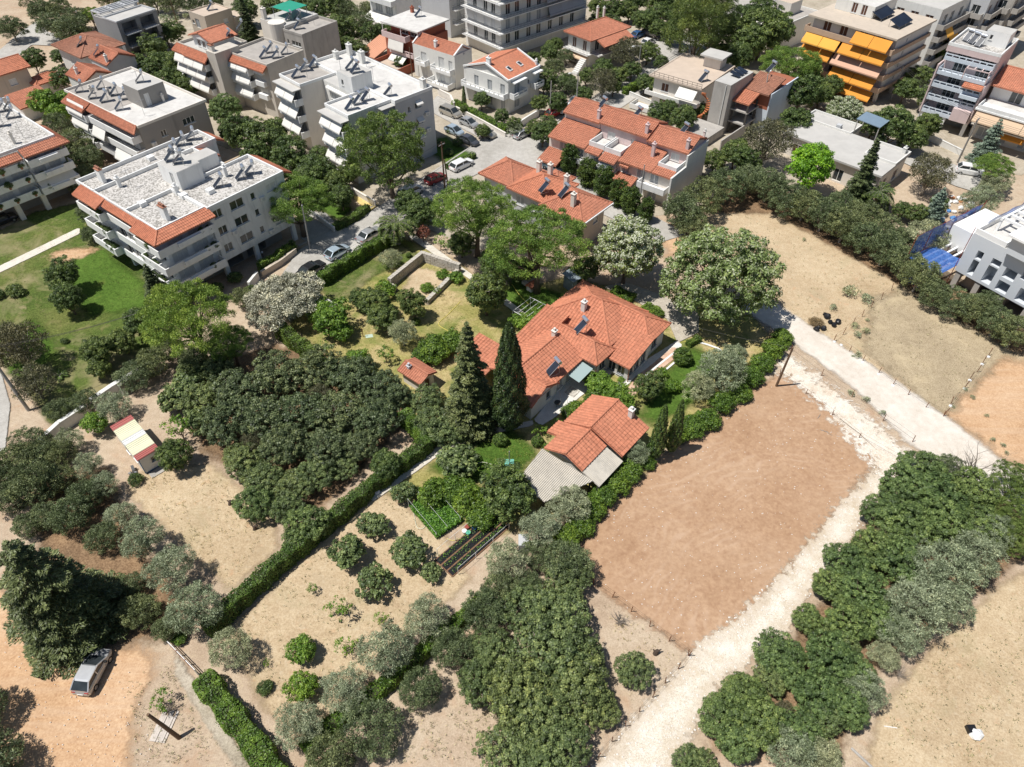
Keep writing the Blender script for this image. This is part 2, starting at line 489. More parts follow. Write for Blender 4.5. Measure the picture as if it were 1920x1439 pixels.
# paths
sheet('stone_path', PAVE, [(-30, 515), (150, 428), (150, 440), (-30, 528)], margin=.6, cell=.4)
sheet('garden_path', PAVE, [(765, 445), (780, 440), (890, 520), (960, 570), (1000, 600), (990, 606), (890, 532)], margin=.6, cell=.4)
sheet('garden_path', PAVE, [(690, 935), (770, 880), (820, 840), (920, 805), (1000, 790), (1000, 800), (925, 815), (830, 850), (775, 890), (700, 942)], margin=.6, cell=.4)
sheet('house_terrace', TERR, [(1000, 790), (1060, 715), (1110, 680), (1150, 700), (1095, 740), (1040, 785), (1015, 800)], margin=.6, cell=.4)
sheet('house_terrace', TERR, [(1130, 745), (1190, 690), (1270, 640), (1280, 650), (1195, 705), (1160, 740)], margin=.6, cell=.4)
sheet('rose_path', ROSE, [(1170, 740), (1190, 712), (1262, 652), (1280, 662), (1205, 722), (1185, 750)], margin=.5, cell=.35)
sheet('sett_drive', SETTS, [(1130, 540), (1170, 530), (1240, 555), (1310, 590), (1310, 625), (1270, 645), (1250, 600), (1180, 560)], margin=.6, cell=.4)
sheet('earth_plot', STRAW_F, [(775, 500), (800, 505), (845, 520), (800, 575), (755, 560)], margin=1, cell=.4)
sheet('worn_path', YARD, [(325, 1210), (345, 1250), (400, 1330), (470, 1440), (440, 1440), (380, 1350), (330, 1265)], margin=1.2, cell=.4)
# ================================================================ vegetation
BARK = paint('bark', (.16, .12, .09), .95, .3, 3, bump=.6)
BARK_G = paint('grey_bark', (.33, .30, .26), .95, .3, 3, bump=.6)
DEADW = paint('dead_wood', (.30, .26, .22), .95, .25, 3)

def unit(a):
    return a / (np.linalg.norm(a, axis=1, keepdims=True) + 1e-9)
def sph(n, rng, zmin=-1.0):
    z = rng.uniform(zmin, 1, n)
    t = rng.uniform(0, 2 * np.pi, n)
    s = np.sqrt(1 - z * z)
    return np.stack([s * np.cos(t), s * np.sin(t), z], 1)

def leaf_mesh(name, mat, P, N, T, size, asp, tint, tip=None):
    """rhombic leaves: centre P, normal N, long axis hint T"""
    n = len(P)
    N = unit(N)
    T = T - N * np.sum(T * N, 1, keepdims=True)
    T = unit(T)
    B = np.cross(N, T)
    size = np.broadcast_to(size, (n,))[:, None]
    asp = np.broadcast_to(asp, (n,))[:, None]
    V = np.empty((n, 4, 3), np.float32)
    V[:, 0] = P + T * size * .5
    V[:, 1] = P + B * size * asp * .5 - N * size * .06
    V[:, 2] = P - T * size * .5
    V[:, 3] = P - B * size * asp * .5 - N * size * .06
    m = bpy.data.meshes.new(name)
    m.vertices.add(4 * n)
    m.loops.add(4 * n)
    m.polygons.add(n)
    m.vertices.foreach_set('co', V.ravel())
    m.loops.foreach_set('vertex_index', np.arange(4 * n, dtype=np.int32))
    m.polygons.foreach_set('loop_start', np.arange(0, 4 * n, 4, dtype=np.int32))
    m.polygons.foreach_set('loop_total', np.full(n, 4, np.int32))
    for nm, arr in (('tint', tint), ('tip', tip)):
        if arr is not None:
            a = m.attributes.new(nm, 'FLOAT', 'POINT')
            a.data.foreach_set('value', np.repeat(np.clip(arr, 0, 1), 4).astype(np.float32))
    m.materials.append(mat)
    m.update(calc_edges=True)
    return m

def lobes(D, rng, amp):
    """uneven outline: a few random bumps over directions D"""
    f = np.zeros(len(D))
    for k in range(7):
        c = sph(1, rng)[0]
        f += rng.uniform(-.6, 1) * np.exp((D @ c - 1) * rng.uniform(3, 9))
    return 1 + amp * f

def clump_crown(name, mat, seed, rx, rz, zc, ncl, rc, per, ls, asp=.55, mode='flat', lob=.28, zmin=-.45, shell=(.62, 1.0), sparse=0., tips=0., umb=False, flat=.8):
    rng = np.random.default_rng(seed)
    # best-candidate placing keeps the clumps apart, so gaps stay between them
    Dc = sph(ncl * 5, rng, zmin)
    rad = lobes(Dc, rng, lob) * rng.uniform(shell[0], shell[1], ncl * 5)
    Cc = Dc * rad[:, None] * np.array([rx - rc * .6, rx - rc * .6, rz - rc * .5])
    sel = [0]
    dm = np.linalg.norm(Cc - Cc[0], axis=1)
    for _ in range(ncl - 1):
        cand = rng.integers(0, len(Cc), 14)
        b_ = cand[np.argmax(dm[cand])]
        sel.append(b_)
        dm = np.minimum(dm, np.linalg.norm(Cc - Cc[b_], axis=1))
    C = Cc[sel]
    if umb:
        C[:, 2] = np.abs(C[:, 2]) * .9 - .25 * rz * (np.hypot(C[:, 0], C[:, 1]) / rx) ** 2
    nin = int(ncl * .3)
    Ci = sph(nin, rng) * rng.uniform(.1, .6, nin)[:, None] * np.array([rx, rx, rz])
    if umb:
        Ci[:, 2] = np.abs(Ci[:, 2]) * .5
    C = np.vstack([C, Ci])
    crad = rc * rng.uniform(.6, 1.3, len(C))
    ctint = rng.uniform(0, 1, len(C))
    PP, NN, TT, tt, tp = [], [], [], [], []
    for i in range(len(C)):
        k = int(per * (crad[i] / rc) ** 2 * (1 - sparse * rng.random()))
        if i >= ncl:
            k = int(k * .7)
        d = sph(k, rng, -.7)
        out = unit(C[i:i + 1])[0]
        w = unit(d + out * .55 + np.array([0, 0, .25]))
        r = crad[i] * rng.uniform(.45, 1.08, k)
        p = C[i] + w * r[:, None] * np.array([1, 1, flat])
        PP.append(p)
        rnd = rng.normal(0, 1, (k, 3))
        if mode == 'spike':           # needles / shoots pointing outwards
            NN.append(rnd)
            TT.append(w + rnd[::-1] * .35)
        else:
            NN.append(w + rnd * .45 + np.array([0, 0, .3]))
            TT.append(rng.normal(0, 1, (k, 3)))
        tt.append(.5 * ctint[i] + .6 * rng.random(k) ** 1.5)
        tp.append((rng.random(k) < tips) * (w[:, 2] > .2) * 1.0)
    P = np.vstack(PP)
    P[:, 2] += zc
    P[:, 2] = np.maximum(P[:, 2], .05)
    n = len(P)
    return leaf_mesh(name, mat, P, np.vstack(NN), np.vstack(TT), ls * rng.uniform(.65, 1.35, n), asp, np.concatenate(tt), np.concatenate(tp) if tips else None), C + np.array([0, 0, zc])

def trunk_mb(C, h, r, seed, nl=9, lean=.12, base=(0, 0)):
    """tapered trunk with limbs running into some crown clumps"""
    rng = np.random.default_rng(seed + 99)
    mb = MB()
    mb.sm = True
    x = y = 0.
    pts, rad = [(0, 0, -.15)], [r * 1.35]
    k = 5
    for i in range(1, k + 1):
        x += rng.uniform(-lean, lean) * h / k
        y += rng.uniform(-lean, lean) * h / k
        pts.append((x, y, h * i / k))
        rad.append(r * (1.05 - .45 * i / k))
    mb.tube(pts, rad, 8)
    idx = rng.permutation(len(C))[:nl]
    for i in idx:
        c = Vector(C[i])
        j = rng.integers(2, k + 1)
        s = Vector(pts[j])
        mid = s.lerp(c, .5) + Vector((rng.uniform(-.2, .2), rng.uniform(-.2, .2), -.12 * h * rng.random()))
        mb.tube([s, mid, c], [r * .45, r * .28, r * .08], 5)
    return mb

PROTO = {}
def proto(kind, variants):
    PROTO[kind] = variants
def clump_tree(kind, n, mat, rx, rz, zc, ncl, rc, per, ls, trunk=(1.2, .16), bark=None, nl=9, **kw):
    vs = []
    for i in range(n):
        m, C = clump_crown(kind + '_crown', mat, hash_(kind) + i * 17, rx, rz, zc, ncl, rc, per, ls, **kw)
        tm = trunk_mb(C, trunk[0], trunk[1], hash_(kind) + i, nl).mesh(kind + '_trunk', bark or BARK)
        vs.append((m, tm))
    PROTO[kind] = dict(v=vs, rx=rx, zc=zc, rz=rz)
def hash_(s):
    return sum((i + 3) * ord(c) for i, c in enumerate(s)) % 9973

L_OLIVE = foliage('olive_leaf', (.15, .165, .112), (.31, .325, .25), transl=.1)
L_OLIVED = foliage('wild_olive_leaf', (.066, .084, .042), (.15, .172, .096), transl=.1)
L_SILVER = foliage('silver_leaf', (.22, .215, .205), (.42, .41, .40), transl=.08)
L_PIST = foliage('pistachio_leaf', (.072, .096, .042), (.165, .195, .085), transl=.2)
L_DARK = foliage('orchard_leaf', (.056, .074, .038), (.135, .158, .085), transl=.18)
L_CAROB = foliage('carob_leaf', (.066, .098, .038), (.14, .185, .072), transl=.2)
L_BROAD = foliage('broad_leaf', (.05, .076, .025), (.115, .148, .05), transl=.22)
L_BRIGHT = foliage('lime_leaf', (.10, .21, .018), (.20, .34, .03), transl=.28)
L_FRESH = foliage('fresh_leaf', (.075, .135, .02), (.16, .235, .04), transl=.25)
L_PINE = foliage('pine_needle', (.088, .146, .028), (.185, .245, .058), transl=.15)
L_PINED = foliage('dark_pine_needle', (.05, .078, .024), (.11, .14, .04), transl=.12)
L_CYP = foliage('cypress_leaf', (.026, .042, .015), (.055, .078, .026), transl=.08)
L_THUJA = foliage('thuja_leaf', (.035, .06, .016), (.085, .12, .03), transl=.1)
L_FIR = foliage('fir_needle', (.048, .062, .026), (.13, .15, .075), transl=.08)
L_BLUE = foliage('blue_spruce_needle', (.11, .145, .135), (.22, .27, .25), transl=.08)
L_LINDEN = foliage('linden_leaf', (.10, .13, .045), (.20, .24, .10), tip=(.42, .46, .28), transl=.2)
L_BLOSSOM = foliage('blossom_leaf', (.09, .12, .04), (.17, .20, .08), tip=(.56, .58, .42), transl=.2)
L_TIPU = foliage('tipu_leaf', (.088, .125, .03), (.185, .22, .075), transl=.22)
L_DRY = foliage('dry_leaf', (.07, .066, .042), (.13, .12, .075), transl=.12)
L_HEDGE = foliage('hedge_leaf', (.055, .098, .016), (.125, .185, .03), transl=.2)
L_HEDGE2 = foliage('box_hedge_leaf', (.05, .085, .018), (.10, .145, .03), transl=.2)
L_RED = foliage('plum_leaf', (.12, .035, .03), (.20, .07, .05), transl=.2)
L_BRUSH = foliage('brushwood', (.13, .09, .06), (.24, .18, .12), transl=.0)
L_VEG = foliage('vegetable_leaf', (.07, .16, .025), (.14, .25, .045), transl=.25)

clump_tree('olive', 3, L_OLIVE, 2.4, 1.9, 2.7, 85, .48, 120, .22, (1.6, .17), BARK_G, asp=.26, mode='spike', lob=.3, zmin=-.5, sparse=.3)
clump_tree('wild_olive', 3, L_OLIVED, 2.6, 2.0, 2.5, 95, .5, 120, .23, (1.4, .15), BARK_G, asp=.3, mode='spike', lob=.3, zmin=-.6, sparse=.3)
clump_tree('silver_olive', 1, L_SILVER, 4.2, 2.6, 3.4, 150, .66, 180, .26, (2.0, .26), BARK_G, asp=.42, mode='spike', lob=.35, zmin=-.4)
clump_tree('pistachio', 3, L_PIST, 3.0, 1.9, 2.5, 130, .45, 115, .21, (1.4, .16), BARK_G, nl=26, asp=.6, lob=.4, zmin=-.4, sparse=.5)
clump_tree('orchard', 3, L_DARK, 3.0, 1.8, 2.6, 125, .46, 115, .21, (1.4, .16), BARK_G, nl=26, asp=.6, lob=.42, zmin=-.35, sparse=.55)
clump_tree('carob', 3, L_CAROB, 3.0, 2.2, 2.6, 150, .46, 115, .20, (1.3, .2), nl=14, asp=.6, lob=.34, zmin=-.5, sparse=.35)
clump_tree('broadleaf', 3, L_BROAD, 2.6, 2.3, 3.2, 105, .52, 115, .22, (1.8, .16), asp=.6, lob=.3, zmin=-.6, sparse=.25)
clump_tree('fig', 3, L_PIST, 2.3, 1.4, 1.9, 55, .5, 60, .32, (1.1, .14), BARK_G, nl=16, asp=.75, lob=.4, zmin=-.2, sparse=.5)
clump_tree('lime_tree', 1, L_BRIGHT, 3.2, 3.0, 4.4, 120, .7, 90, .28, (2.4, .2), asp=.6, lob=.22, zmin=-.6)
clump_tree('citrus', 2, L_FRESH, 1.7, 1.4, 1.8, 60, .45, 75, .22, (.9, .1), asp=.55, lob=.3, zmin=-.6, sparse=.3)
clump_tree('stone_pine', 3, L_PINE, 5.0, 3.6, 7.0, 125, .78, 330, .24, (6.4, .34), BARK, nl=18, asp=.24, mode='spike', lob=.36, zmin=-.3, flat=.7, shell=(.7, 1.05))
clump_tree('tall_pine', 2, L_PINED, 4.6, 5.2, 8.5, 120, .9, 190, .34, (7, .3), BARK, nl=14, asp=.18, mode='spike', lob=.4, zmin=-.7)
clump_tree('linden', 1, L_LINDEN, 5.2, 4.6, 5.6, 240, .72, 105, .30, (2.6, .32), asp=.5, lob=.3, zmin=-.65, tips=.26)
clump_tree('blossom_tree', 1, L_BLOSSOM, 4.6, 3.6, 5.2, 230, .6, 100, .27, (2.4, .28), asp=.6, lob=.2, zmin=-.6, tips=.55)
clump_tree('tipu_tree', 1, L_TIPU, 5.6, 4.8, 6.6, 190, .72, 150, .28, (3, .35), asp=.35, mode='spike', lob=.3, zmin=-.6)
clump_tree('thin_tree', 2, L_DRY, 3.2, 2.8, 3.8, 100, .7, 100, .24, (2.4, .2), BARK_G, nl=34, asp=.4, mode='spike', lob=.35, zmin=-.5, sparse=.4)
clump_tree('thuja', 2, L_THUJA, 1.5, 2.4, 2.45, 90, .45, 85, .24, (.6, .12), asp=.35, mode='spike', lob=.12, zmin=-.95)
clump_tree('plum', 1, L_RED, 1.3, 1.1, 2.0, 30, .4, 50, .2, (1.1, .08), asp=.6, lob=.3, sparse=.4)
clump_tree('ball_shrub', 1, L_HEDGE2, 1.2, 1.05, 1.0, 90, .3, 60, .15, (.4, .08), asp=.6, lob=.04, zmin=-.9, shell=(.9, 1.0))
clump_tree('shrub', 3, L_BROAD, 1.3, .95, .85, 40, .42, 60, .2, (.4, .06), asp=.55, lob=.35, zmin=-.4, sparse=.3)
clump_tree('yellow_shrub', 1, L_FRESH, 1.1, .85, .75, 36, .36, 60, .18, (.3, .05), asp=.5, lob=.3, zmin=-.4)
clump_tree('weed', 2, L_OLIVE, .7, .45, .4, 14, .3, 34, .2, (.2, .03), asp=.3, mode='spike', lob=.4, zmin=0, sparse=.5)
clump_tree('sapling', 2, L_FRESH, 1.2, .9, 1.5, 16, .34, 32, .22, (1.2, .05), nl=12, asp=.5, lob=.5, sparse=.6)
clump_tree('brush', 1, L_BRUSH, 1.6, .55, .35, 30, .5, 60, .5, (.2, .04), asp=.06, mode='spike', lob=.4, zmin=0)
clump_tree('bush_hedge', 3, L_HEDGE, 1.8, 1.3, 1.2, 80, .5, 75, .22, (.6, .08), asp=.55, lob=.3, zmin=-.5, sparse=.2)

def cypress(kind, mat, h, r, seed, ls=.2):
    rng = np.random.default_rng(seed)
    n = int(h * r * 900)
    t = rng.beta(1.15, 1.3, n)
    prof = r * np.clip(np.minimum(1, (t + .02) / .22) ** .6 * (1 - t) ** .55 * 1.25, .03, 2)
    a = rng.uniform(0, 2 * np.pi, n)
    rip = 1 + .10 * np.sin(a * 5 + t * 23) + .08 * np.sin(a * 9 - t * 41) + rng.normal(0, .05, n)
    rr = prof * rip * np.where(rng.random(n) < .75, 1, rng.uniform(.5, 1, n))
    P = np.stack([rr * np.cos(a), rr * np.sin(a), .5 + t * (h - .5)], 1)
    O = np.stack([np.cos(a), np.sin(a), np.full(n, .35)], 1)
    N = O + rng.normal(0, .5, (n, 3))
    T = np.array([0, 0, 1.]) + O * .45 + rng.normal(0, .3, (n, 3))
    tint = .5 * rng.random(n) + .5 * (.5 + .5 * np.sin(a * 6 + t * 30))
    m = leaf_mesh(kind + '_crown', mat, P, N, T, ls * rng.uniform(.6, 1.4, n), .4, tint)
    mb = MB()
    mb.tube([(0, 0, -.1), (0, 0, h * .4), (0, 0, h * .9)], [r * .17, r * .12, .02], 8)
    PROTO[kind] = dict(v=[(m, mb.mesh(kind + '_trunk', BARK_G))], rx=r, zc=h / 2, rz=h / 2, h=h)
cypress('cypress', L_CYP, 16.5, 1.75, 5, .28)
cypress('slim_cypress', L_THUJA, 9.0, .8, 6, .22)

def conifer(kind, mat, h, r, seed, ls=.3, dens=1., z0=.5, droop=.25, nlay=20, taper=.8):
    """tiered conifer: flat sprays along drooping branches"""
    rng = np.random.default_rng(seed)
    PP, NN, TT, tt = [], [], [], []
    mb = MB()
    mb.sm = True
    mb.tube([(0, 0, -.15), (0, 0, h * .5), (0, 0, h * .98)], [r * .075, r * .045, .02], 8)
    for k in range(nlay):
        f = k / (nlay - 1)
        z = z0 + (h - z0) * f ** 1.05
        L = r * (1 - f) ** taper * rng.uniform(.85, 1.1) + .15
        nb = max(4, int(13 * (1 - f * .6)))
        off = rng.random() * 6.28
        for b in range(nb):
            a = off + 6.283 * b / nb + rng.uniform(-.15, .15)
            Lb = L * rng.uniform(.7, 1.15)
            n = int(75 * dens * (Lb + .5))
            t = rng.random(n) ** .7
            wd = .38 * Lb * np.sin(np.clip(t, .08, 1) * 2.6) * .6 + .12
            s = rng.uniform(-1, 1, n) * wd
            x = t * Lb
            zz = z - droop * Lb * t ** 1.6 + .06 * rng.normal(0, 1, n) + .10 * Lb * t
            ca, sa = math.cos(a), math.sin(a)
            P = np.stack([x * ca - s * sa, x * sa + s * ca, zz], 1)
            PP.append(P)
            NN.append(np.array([0, 0, 1.]) + rng.normal(0, .45, (n, 3)))
            sg = np.sign(s)
            TT.append(np.stack([ca - .8 * sg * sa, sa + .8 * sg * ca, np.full(n, -.1)], 1) + rng.normal(0, .25, (n, 3)))
            tt.append(.4 * rng.random() + .6 * rng.random(n))
            mb.tube([(0, 0, z), (Lb * .5 * ca, Lb * .5 * sa, z - droop * .1 * Lb), (Lb * .9 * ca, Lb * .9 * sa, z - droop * .7 * Lb)], [.05, .03, .01], 4, False)
    P = np.vstack(PP)
    P[:, 2] = np.maximum(P[:, 2], .1)
    m = leaf_mesh(kind + '_crown', mat, P, np.vstack(NN), np.vstack(TT), ls * rng.uniform(.6, 1.4, len(P)), .34, np.concatenate(tt))
    PROTO[kind] = dict(v=[(m, mb.mesh(kind + '_trunk', BARK))], rx=r, zc=h / 2, rz=h / 2, h=h)
conifer('fir', L_FIR, 14.5, 5.4, 3, .34, 1.2, taper=.62, droop=.3)
conifer('dark_fir', L_FIR, 16.0, 3.4, 4, .32, 1.2, nlay=26)
conifer('cedar', L_FIR, 9.0, 3.0, 8, .28, 1.2)
conifer('blue_spruce', L_BLUE, 7.0, 2.2, 9, .26, 1.0, nlay=15)

def palm(kind, mat, h, L, nf, seed):
    rng = np.random.default_rng(seed)
    PP, NN, TT = [], [], []
    mb = MB()
    mb.tube([(0, 0, -.1), (0, 0, h * .5), (0, 0, h)], [.28, .24, .26], 9)
    for k in range(nf):
        a = rng.uniform(0, 6.28)
        el = rng.uniform(-.15, 1.2)
        Lf = L * rng.uniform(.8, 1.1)
        ca, sa = math.cos(a), math.sin(a)
        pts = []
        x, z, e = 0., h, el
        for j in range(11):
            pts.append((x * ca, x * sa, z))
            x += math.cos(e) * Lf / 10
            z += math.sin(e) * Lf / 10
            e -= .17
        mb.tube(pts, [.035 - .003 * i for i in range(11)], 4, False)
        for j in range(2, 44):
            f = j / 44 * 9.98
            i = int(f)
            p = np.array(pts[i]) * (1 - f + i) + np.array(pts[i + 1]) * (f - i)
            d = np.array(pts[i + 1]) - np.array(pts[i])
            for s in (-1, 1):
                w = np.array([-sa * s, ca * s, -.35])
                t_ = d / np.linalg.norm(d) * .6 + w
                ln = .55 * Lf * .32 * math.sin(max(.25, j / 44 * 2.9))
                PP.append(p + t_ / np.linalg.norm(t_) * ln * .5)
                TT.append(t_)
                NN.append(np.array([0, 0, 1.]) + rng.normal(0, .25, 3))
    n = len(PP)
    m = leaf_mesh(kind + '_crown', mat, np.array(PP), np.array(NN), np.array(TT), .62 * L / 2.6, .10, rng.random(n))
    PROTO[kind] = dict(v=[(m, mb.mesh(kind + '_trunk', BARK_G))], rx=L, zc=h, rz=1, h=h)
palm('palm', L_BROAD, 2.6, 2.7, 46, 2)
palm('agave', L_FRESH, .15, 1.0, 26, 3)

def bare(kind, h, r, seed, n1=6, spread=.9, mat=None):
    rng = random.Random(seed)
    mb = MB()
    mb.sm = True
    def grow(p, d, L, rad, lev):
        pts, rr = [p], [rad]
        q, dd = p.copy(), d.copy()
        for i in range(4):
            dd = (dd + Vector((rng.uniform(-.22, .22), rng.uniform(-.22, .22), rng.uniform(-.05, .22)))).normalized()
            q = q + dd * (L / 4)
            pts.append(q.copy())
            rr.append(rad * (1 - .2 * (i + 1)))
        mb.tube(pts, rr, 5, False)
        if lev:
            for i in range(4):
                k = rng.randint(1, 4)
                nd = (dd + Vector((rng.uniform(-1, 1), rng.uniform(-1, 1), rng.uniform(-.3, .7))) * .9).normalized()
                grow(pts[k], nd, L * .6, rr[k] * .6, lev - 1)
    for i in range(n1):
        a = 6.28 * i / n1 + rng.uniform(-.3, .3)
        grow(Vector((0, 0, 0)), Vector((math.cos(a) * spread, math.sin(a) * spread, 1)).normalized(), h * .65, r, 2)
    PROTO[kind] = dict(v=[(None, mb.mesh(kind + '_branches', mat or DEADW))], rx=h * .6, zc=h * .5, rz=h * .5, h=h)
bare('dead_tree', 2.2, .09, 4, 7, 1.6)
bare('bare_tree', 5.2, .09, 5, 4, .35, DEADW)
bare('twig_shrub', 2.4, .035, 6, 14, .9, DEADW)

NAMES = dict(olive='olive_tree', wild_olive='olive_tree', silver_olive='olive_tree', pistachio='pistachio_tree', orchard='orchard_tree', carob='carob_tree', broadleaf='broadleaf_tree',
             fig='fig_tree', stone_pine='pine_tree', tall_pine='pine_tree', linden='linden_tree', thin_tree='thin_tree', thuja='thuja_tree', plum='plum_tree', cypress='cypress_tree',
             slim_cypress='cypress_tree', fir='fir_tree', dark_fir='fir_tree', cedar='cedar_tree', blue_spruce='spruce_tree', palm='palm_tree', agave='agave_plant', citrus='citrus_tree',
             weed='weed_plant', brush='brushwood_heap', bush_hedge='hedge_bush', bare_tree='bare_tree')
vr = random.Random(3)
def plant(kind, base, s, label, cat, group=None, sz=None):
    p = PROTO[kind]
    m, tm = p['v'][vr.randrange(len(p['v']))]
    t = thing(NAMES.get(kind, kind), label, cat, (base[0], base[1], 0), vr.uniform(0, 6.28), group)
    t.scale = (s * vr.uniform(.95, 1.05), s * vr.uniform(.95, 1.05), s * (sz or vr.uniform(.9, 1.1)))
    if m is not None:
        obj('crown', m, t)
        obj('trunk', tm, t)
    else:
        obj('branches', tm, t)
    return t
ORD = 'first second third fourth fifth sixth seventh eighth ninth tenth eleventh twelfth thirteenth fourteenth fifteenth sixteenth'.split()
def crowns(kind, label, cat, group, spots, frm=None):
    """spots: visual centre of each crown and its radius, in survey pixels"""
    p = PROTO[kind]
    if frm:
        spots = sorted(spots, key=lambda q: (q[0] - frm[0]) ** 2 + (q[1] - frm[1]) ** 2)
    for k_, (cx, cy, r) in enumerate(spots):
        zc = p['zc']
        for _ in range(3):
            s = r * .91 * mpp(cx, cy, zc) / p['rx']
            zc = p['zc'] * s
        plant(kind, G(cx, cy, zc), s, label.replace('{n}', ORD[min(k_, 15)]), cat, group if len(spots) > 1 else None)
def footed(kind, label, cat, group, spots):
    """spots: foot of the tree in survey pixels and its height in metres"""
    p = PROTO[kind]
    for (bx, by, h) in spots:
        plant(kind, G(bx, by), h / p['h'], label, cat, group if len(spots) > 1 else None, 1.0)

def hedge(label, mat, pts, w, h, group=None, ls=.17, dens=230, wob=.15, name='hedge'):
    """clipped hedge along a survey polyline (foot line), w wide and h high"""
    rng = np.random.default_rng(int(pts[0][0] * 7 + pts[0][1]))
    q = [np.array(G(x, y).xy) for x, y in pts]
    o = q[0]
    PP, NN = [], []
    core = MB()
    for a, b in zip(q[:-1], q[1:]):
        d = b - a
        L = np.linalg.norm(d)
        d = d / L
        nrm = np.array([-d[1], d[0]])
        for face, area in (('t', w * L), ('l', h * L), ('r', h * L), ('e', h * w * 2)):
            n = int(area * dens)
            s = rng.uniform(-.1, L + .1, n)
            if face == 't':
                c, z, N3 = rng.uniform(-w / 2, w / 2, n), np.full(n, h), np.tile([0, 0, 1.], (n, 1))
            elif face == 'e':
                s = np.where(rng.random(n) < .5, -.1, L + .1)
                c, z = rng.uniform(-w / 2, w / 2, n), rng.uniform(0.05, h, n)
                N3 = np.stack([d[0] * np.sign(s - L / 2), d[1] * np.sign(s - L / 2), np.full(n, .3)], 1)
            else:
                sg = 1 if face == 'l' else -1
                c, z = np.full(n, sg * w / 2), rng.uniform(.05, h, n)
                N3 = np.tile([nrm[0] * sg, nrm[1] * sg, .25], (n, 1))
            bul = 1 + wob * (np.sin(s * 2.1 + o[0]) + np.sin(s * .83 + 1.3 * o[1]) * .8 + np.sin(s * 5.3) * .35)
            c = c * bul * (1 - .12 * (z / h) ** 4)
            z = z * (1 + wob * .6 * (np.sin(s * 1.7 + o[1]) + .6 * np.sin(s * 4.1)))
            off = -np.abs(rng.normal(0, .07, n)) + .03 + (rng.random(n) < .05) * rng.uniform(0, .22, n)
            P = np.stack([a[0] + d[0] * s + nrm[0] * c, a[1] + d[1] * s + nrm[1] * c, z], 1) + N3 * off[:, None]
            PP.append(P)
            NN.append(N3 + rng.normal(0, .55, (n, 3)))
        k = .36 * w
        core.add([(a[0] - o[0] + nrm[0] * u - d[0] * e, a[1] - o[1] + nrm[1] * u - d[1] * e, zz) for zz in (-.05, h * .84) for u, e in ((-k, 0), (k, 0))] +
                 [(b[0] - o[0] + nrm[0] * u, b[1] - o[1] + nrm[1] * u, zz) for zz in (-.05, h * .84) for u in (-k, k)],
                 [(0, 4, 5, 1), (2, 3, 7, 6), (0, 2, 6, 4), (1, 5, 7, 3), (0, 1, 3, 2), (4, 6, 7, 5)])
    P = np.vstack(PP)
    P[:, 0] -= o[0]
    P[:, 1] -= o[1]
    P[:, 2] = np.maximum(P[:, 2], .03)
    n = len(P)
    t = thing(name, label, 'hedge', (o[0], o[1], 0), 0, group)
    cl = np.sin(P[:, 0] * 3.1) * np.sin(P[:, 1] * 2.7) * .25 + .25
    obj('foliage', leaf_mesh('hedge_foliage', mat, P, np.vstack(NN), rng.normal(0, 1, (n, 3)), ls * rng.uniform(.7, 1.3, n), .6, cl + .5 * rng.random(n)), t)
    core.build('branch_core', TWIG, t)
    return t
TWIG = paint('twigs', (.045, .05, .022), .95, .3, 5)
# ================================================================ building kit
def tile_mat(name, c, dark):
    t = NT(name)
    p = t.pos()
    v = t.n('ShaderNodeTexVoronoi', feature='F1')
    v.inputs['Scale'].default_value = 3.3
    t.l(p, v.inputs['Vector'])
    h = t.n('ShaderNodeSeparateColor')
    t.l(v.outputs['Color'], h.inputs[0])
    col = t.mix(h.outputs[0], sc(c, .74), sc(c, 1.2))
    a = t.noise(p, .45, 5, .65)
    col = t.mix(t.ramp(a, [(.45, 0.0), (.75, .55)]), col, dark)
    a2 = t.noise(p, 1.6, 5, .7)
    col = t.mix(t.ramp(a2, [(.55, 0.0), (.75, .5)]), col, (c[0] * .62, c[1] * .72, c[2] * .8))
    a3 = t.noise(p, .3, 3, .6)
    col = t.mix(t.ramp(a3, [(.5, 0.0), (.7, .2)]), col, (c[0] * 1.05, c[1] * 1.3, c[2] * 1.4))
    b = t.noise(p, 14, 3, .7)
    col = t.mix(.25, col, t.ramp(b, [(.35, sc(c, .7)), (.65, sc(c, 1.2))]))
    t.base(col, .8, .25)
    MAT[name] = t.m
    return t.m
TILE = tile_mat('terracotta_tiles', (.48, .195, .12), (.36, .155, .10))
TILE_B = tile_mat('bright_terracotta_tiles', (.53, .208, .122), (.43, .175, .108))
TILE_O = tile_mat('old_terracotta_tiles', (.40, .19, .125), (.26, .145, .105))
WHITE = paint('white_paint', (.80, .80, .78), .7, .05, .5, .22)
WHITE_S = paint('stained_white_paint', (.74, .74, .72), .75, .08, .6, .5)
CREAM = paint('cream_plaster', (.74, .69, .62), .8, .06, .5, .18)
OFFW = paint('offwhite_plaster', (.72, .71, .67), .8, .06, .5, .15)
BEIGE = paint('beige_plaster', (.56, .515, .45), .85, .08, .6, .3)
SAND = paint('sand_plaster', (.55, .47, .38), .85, .08, .6, .25)
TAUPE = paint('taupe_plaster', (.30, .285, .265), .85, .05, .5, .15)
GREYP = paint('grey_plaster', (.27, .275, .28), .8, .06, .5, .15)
LGREY = paint('light_grey_plaster', (.52, .53, .54), .8, .06, .5, .1)
CONC = paint('raw_concrete', (.43, .405, .37), .9, .16, .5, .5)
BRICKR = paint('red_brick', (.36, .13, .075), .9, .14, 3.0, .25)
REDP = paint('oxide_red_plaster', (.36, .115, .07), .8, .08, .6, .2)
PINK = paint('pink_plaster', (.66, .52, .50), .8, .06, .6, .2)
BLUEW = paint('pale_blue_plaster', (.60, .66, .72), .8, .05, .6, .15)
NEWW = paint('fresh_white_render', (.84, .84, .83), .8, .03, .6)
ROOFP = paint('pale_roof_paving', (.56, .53, .49), .85, .34, 2.2, bump=.2)
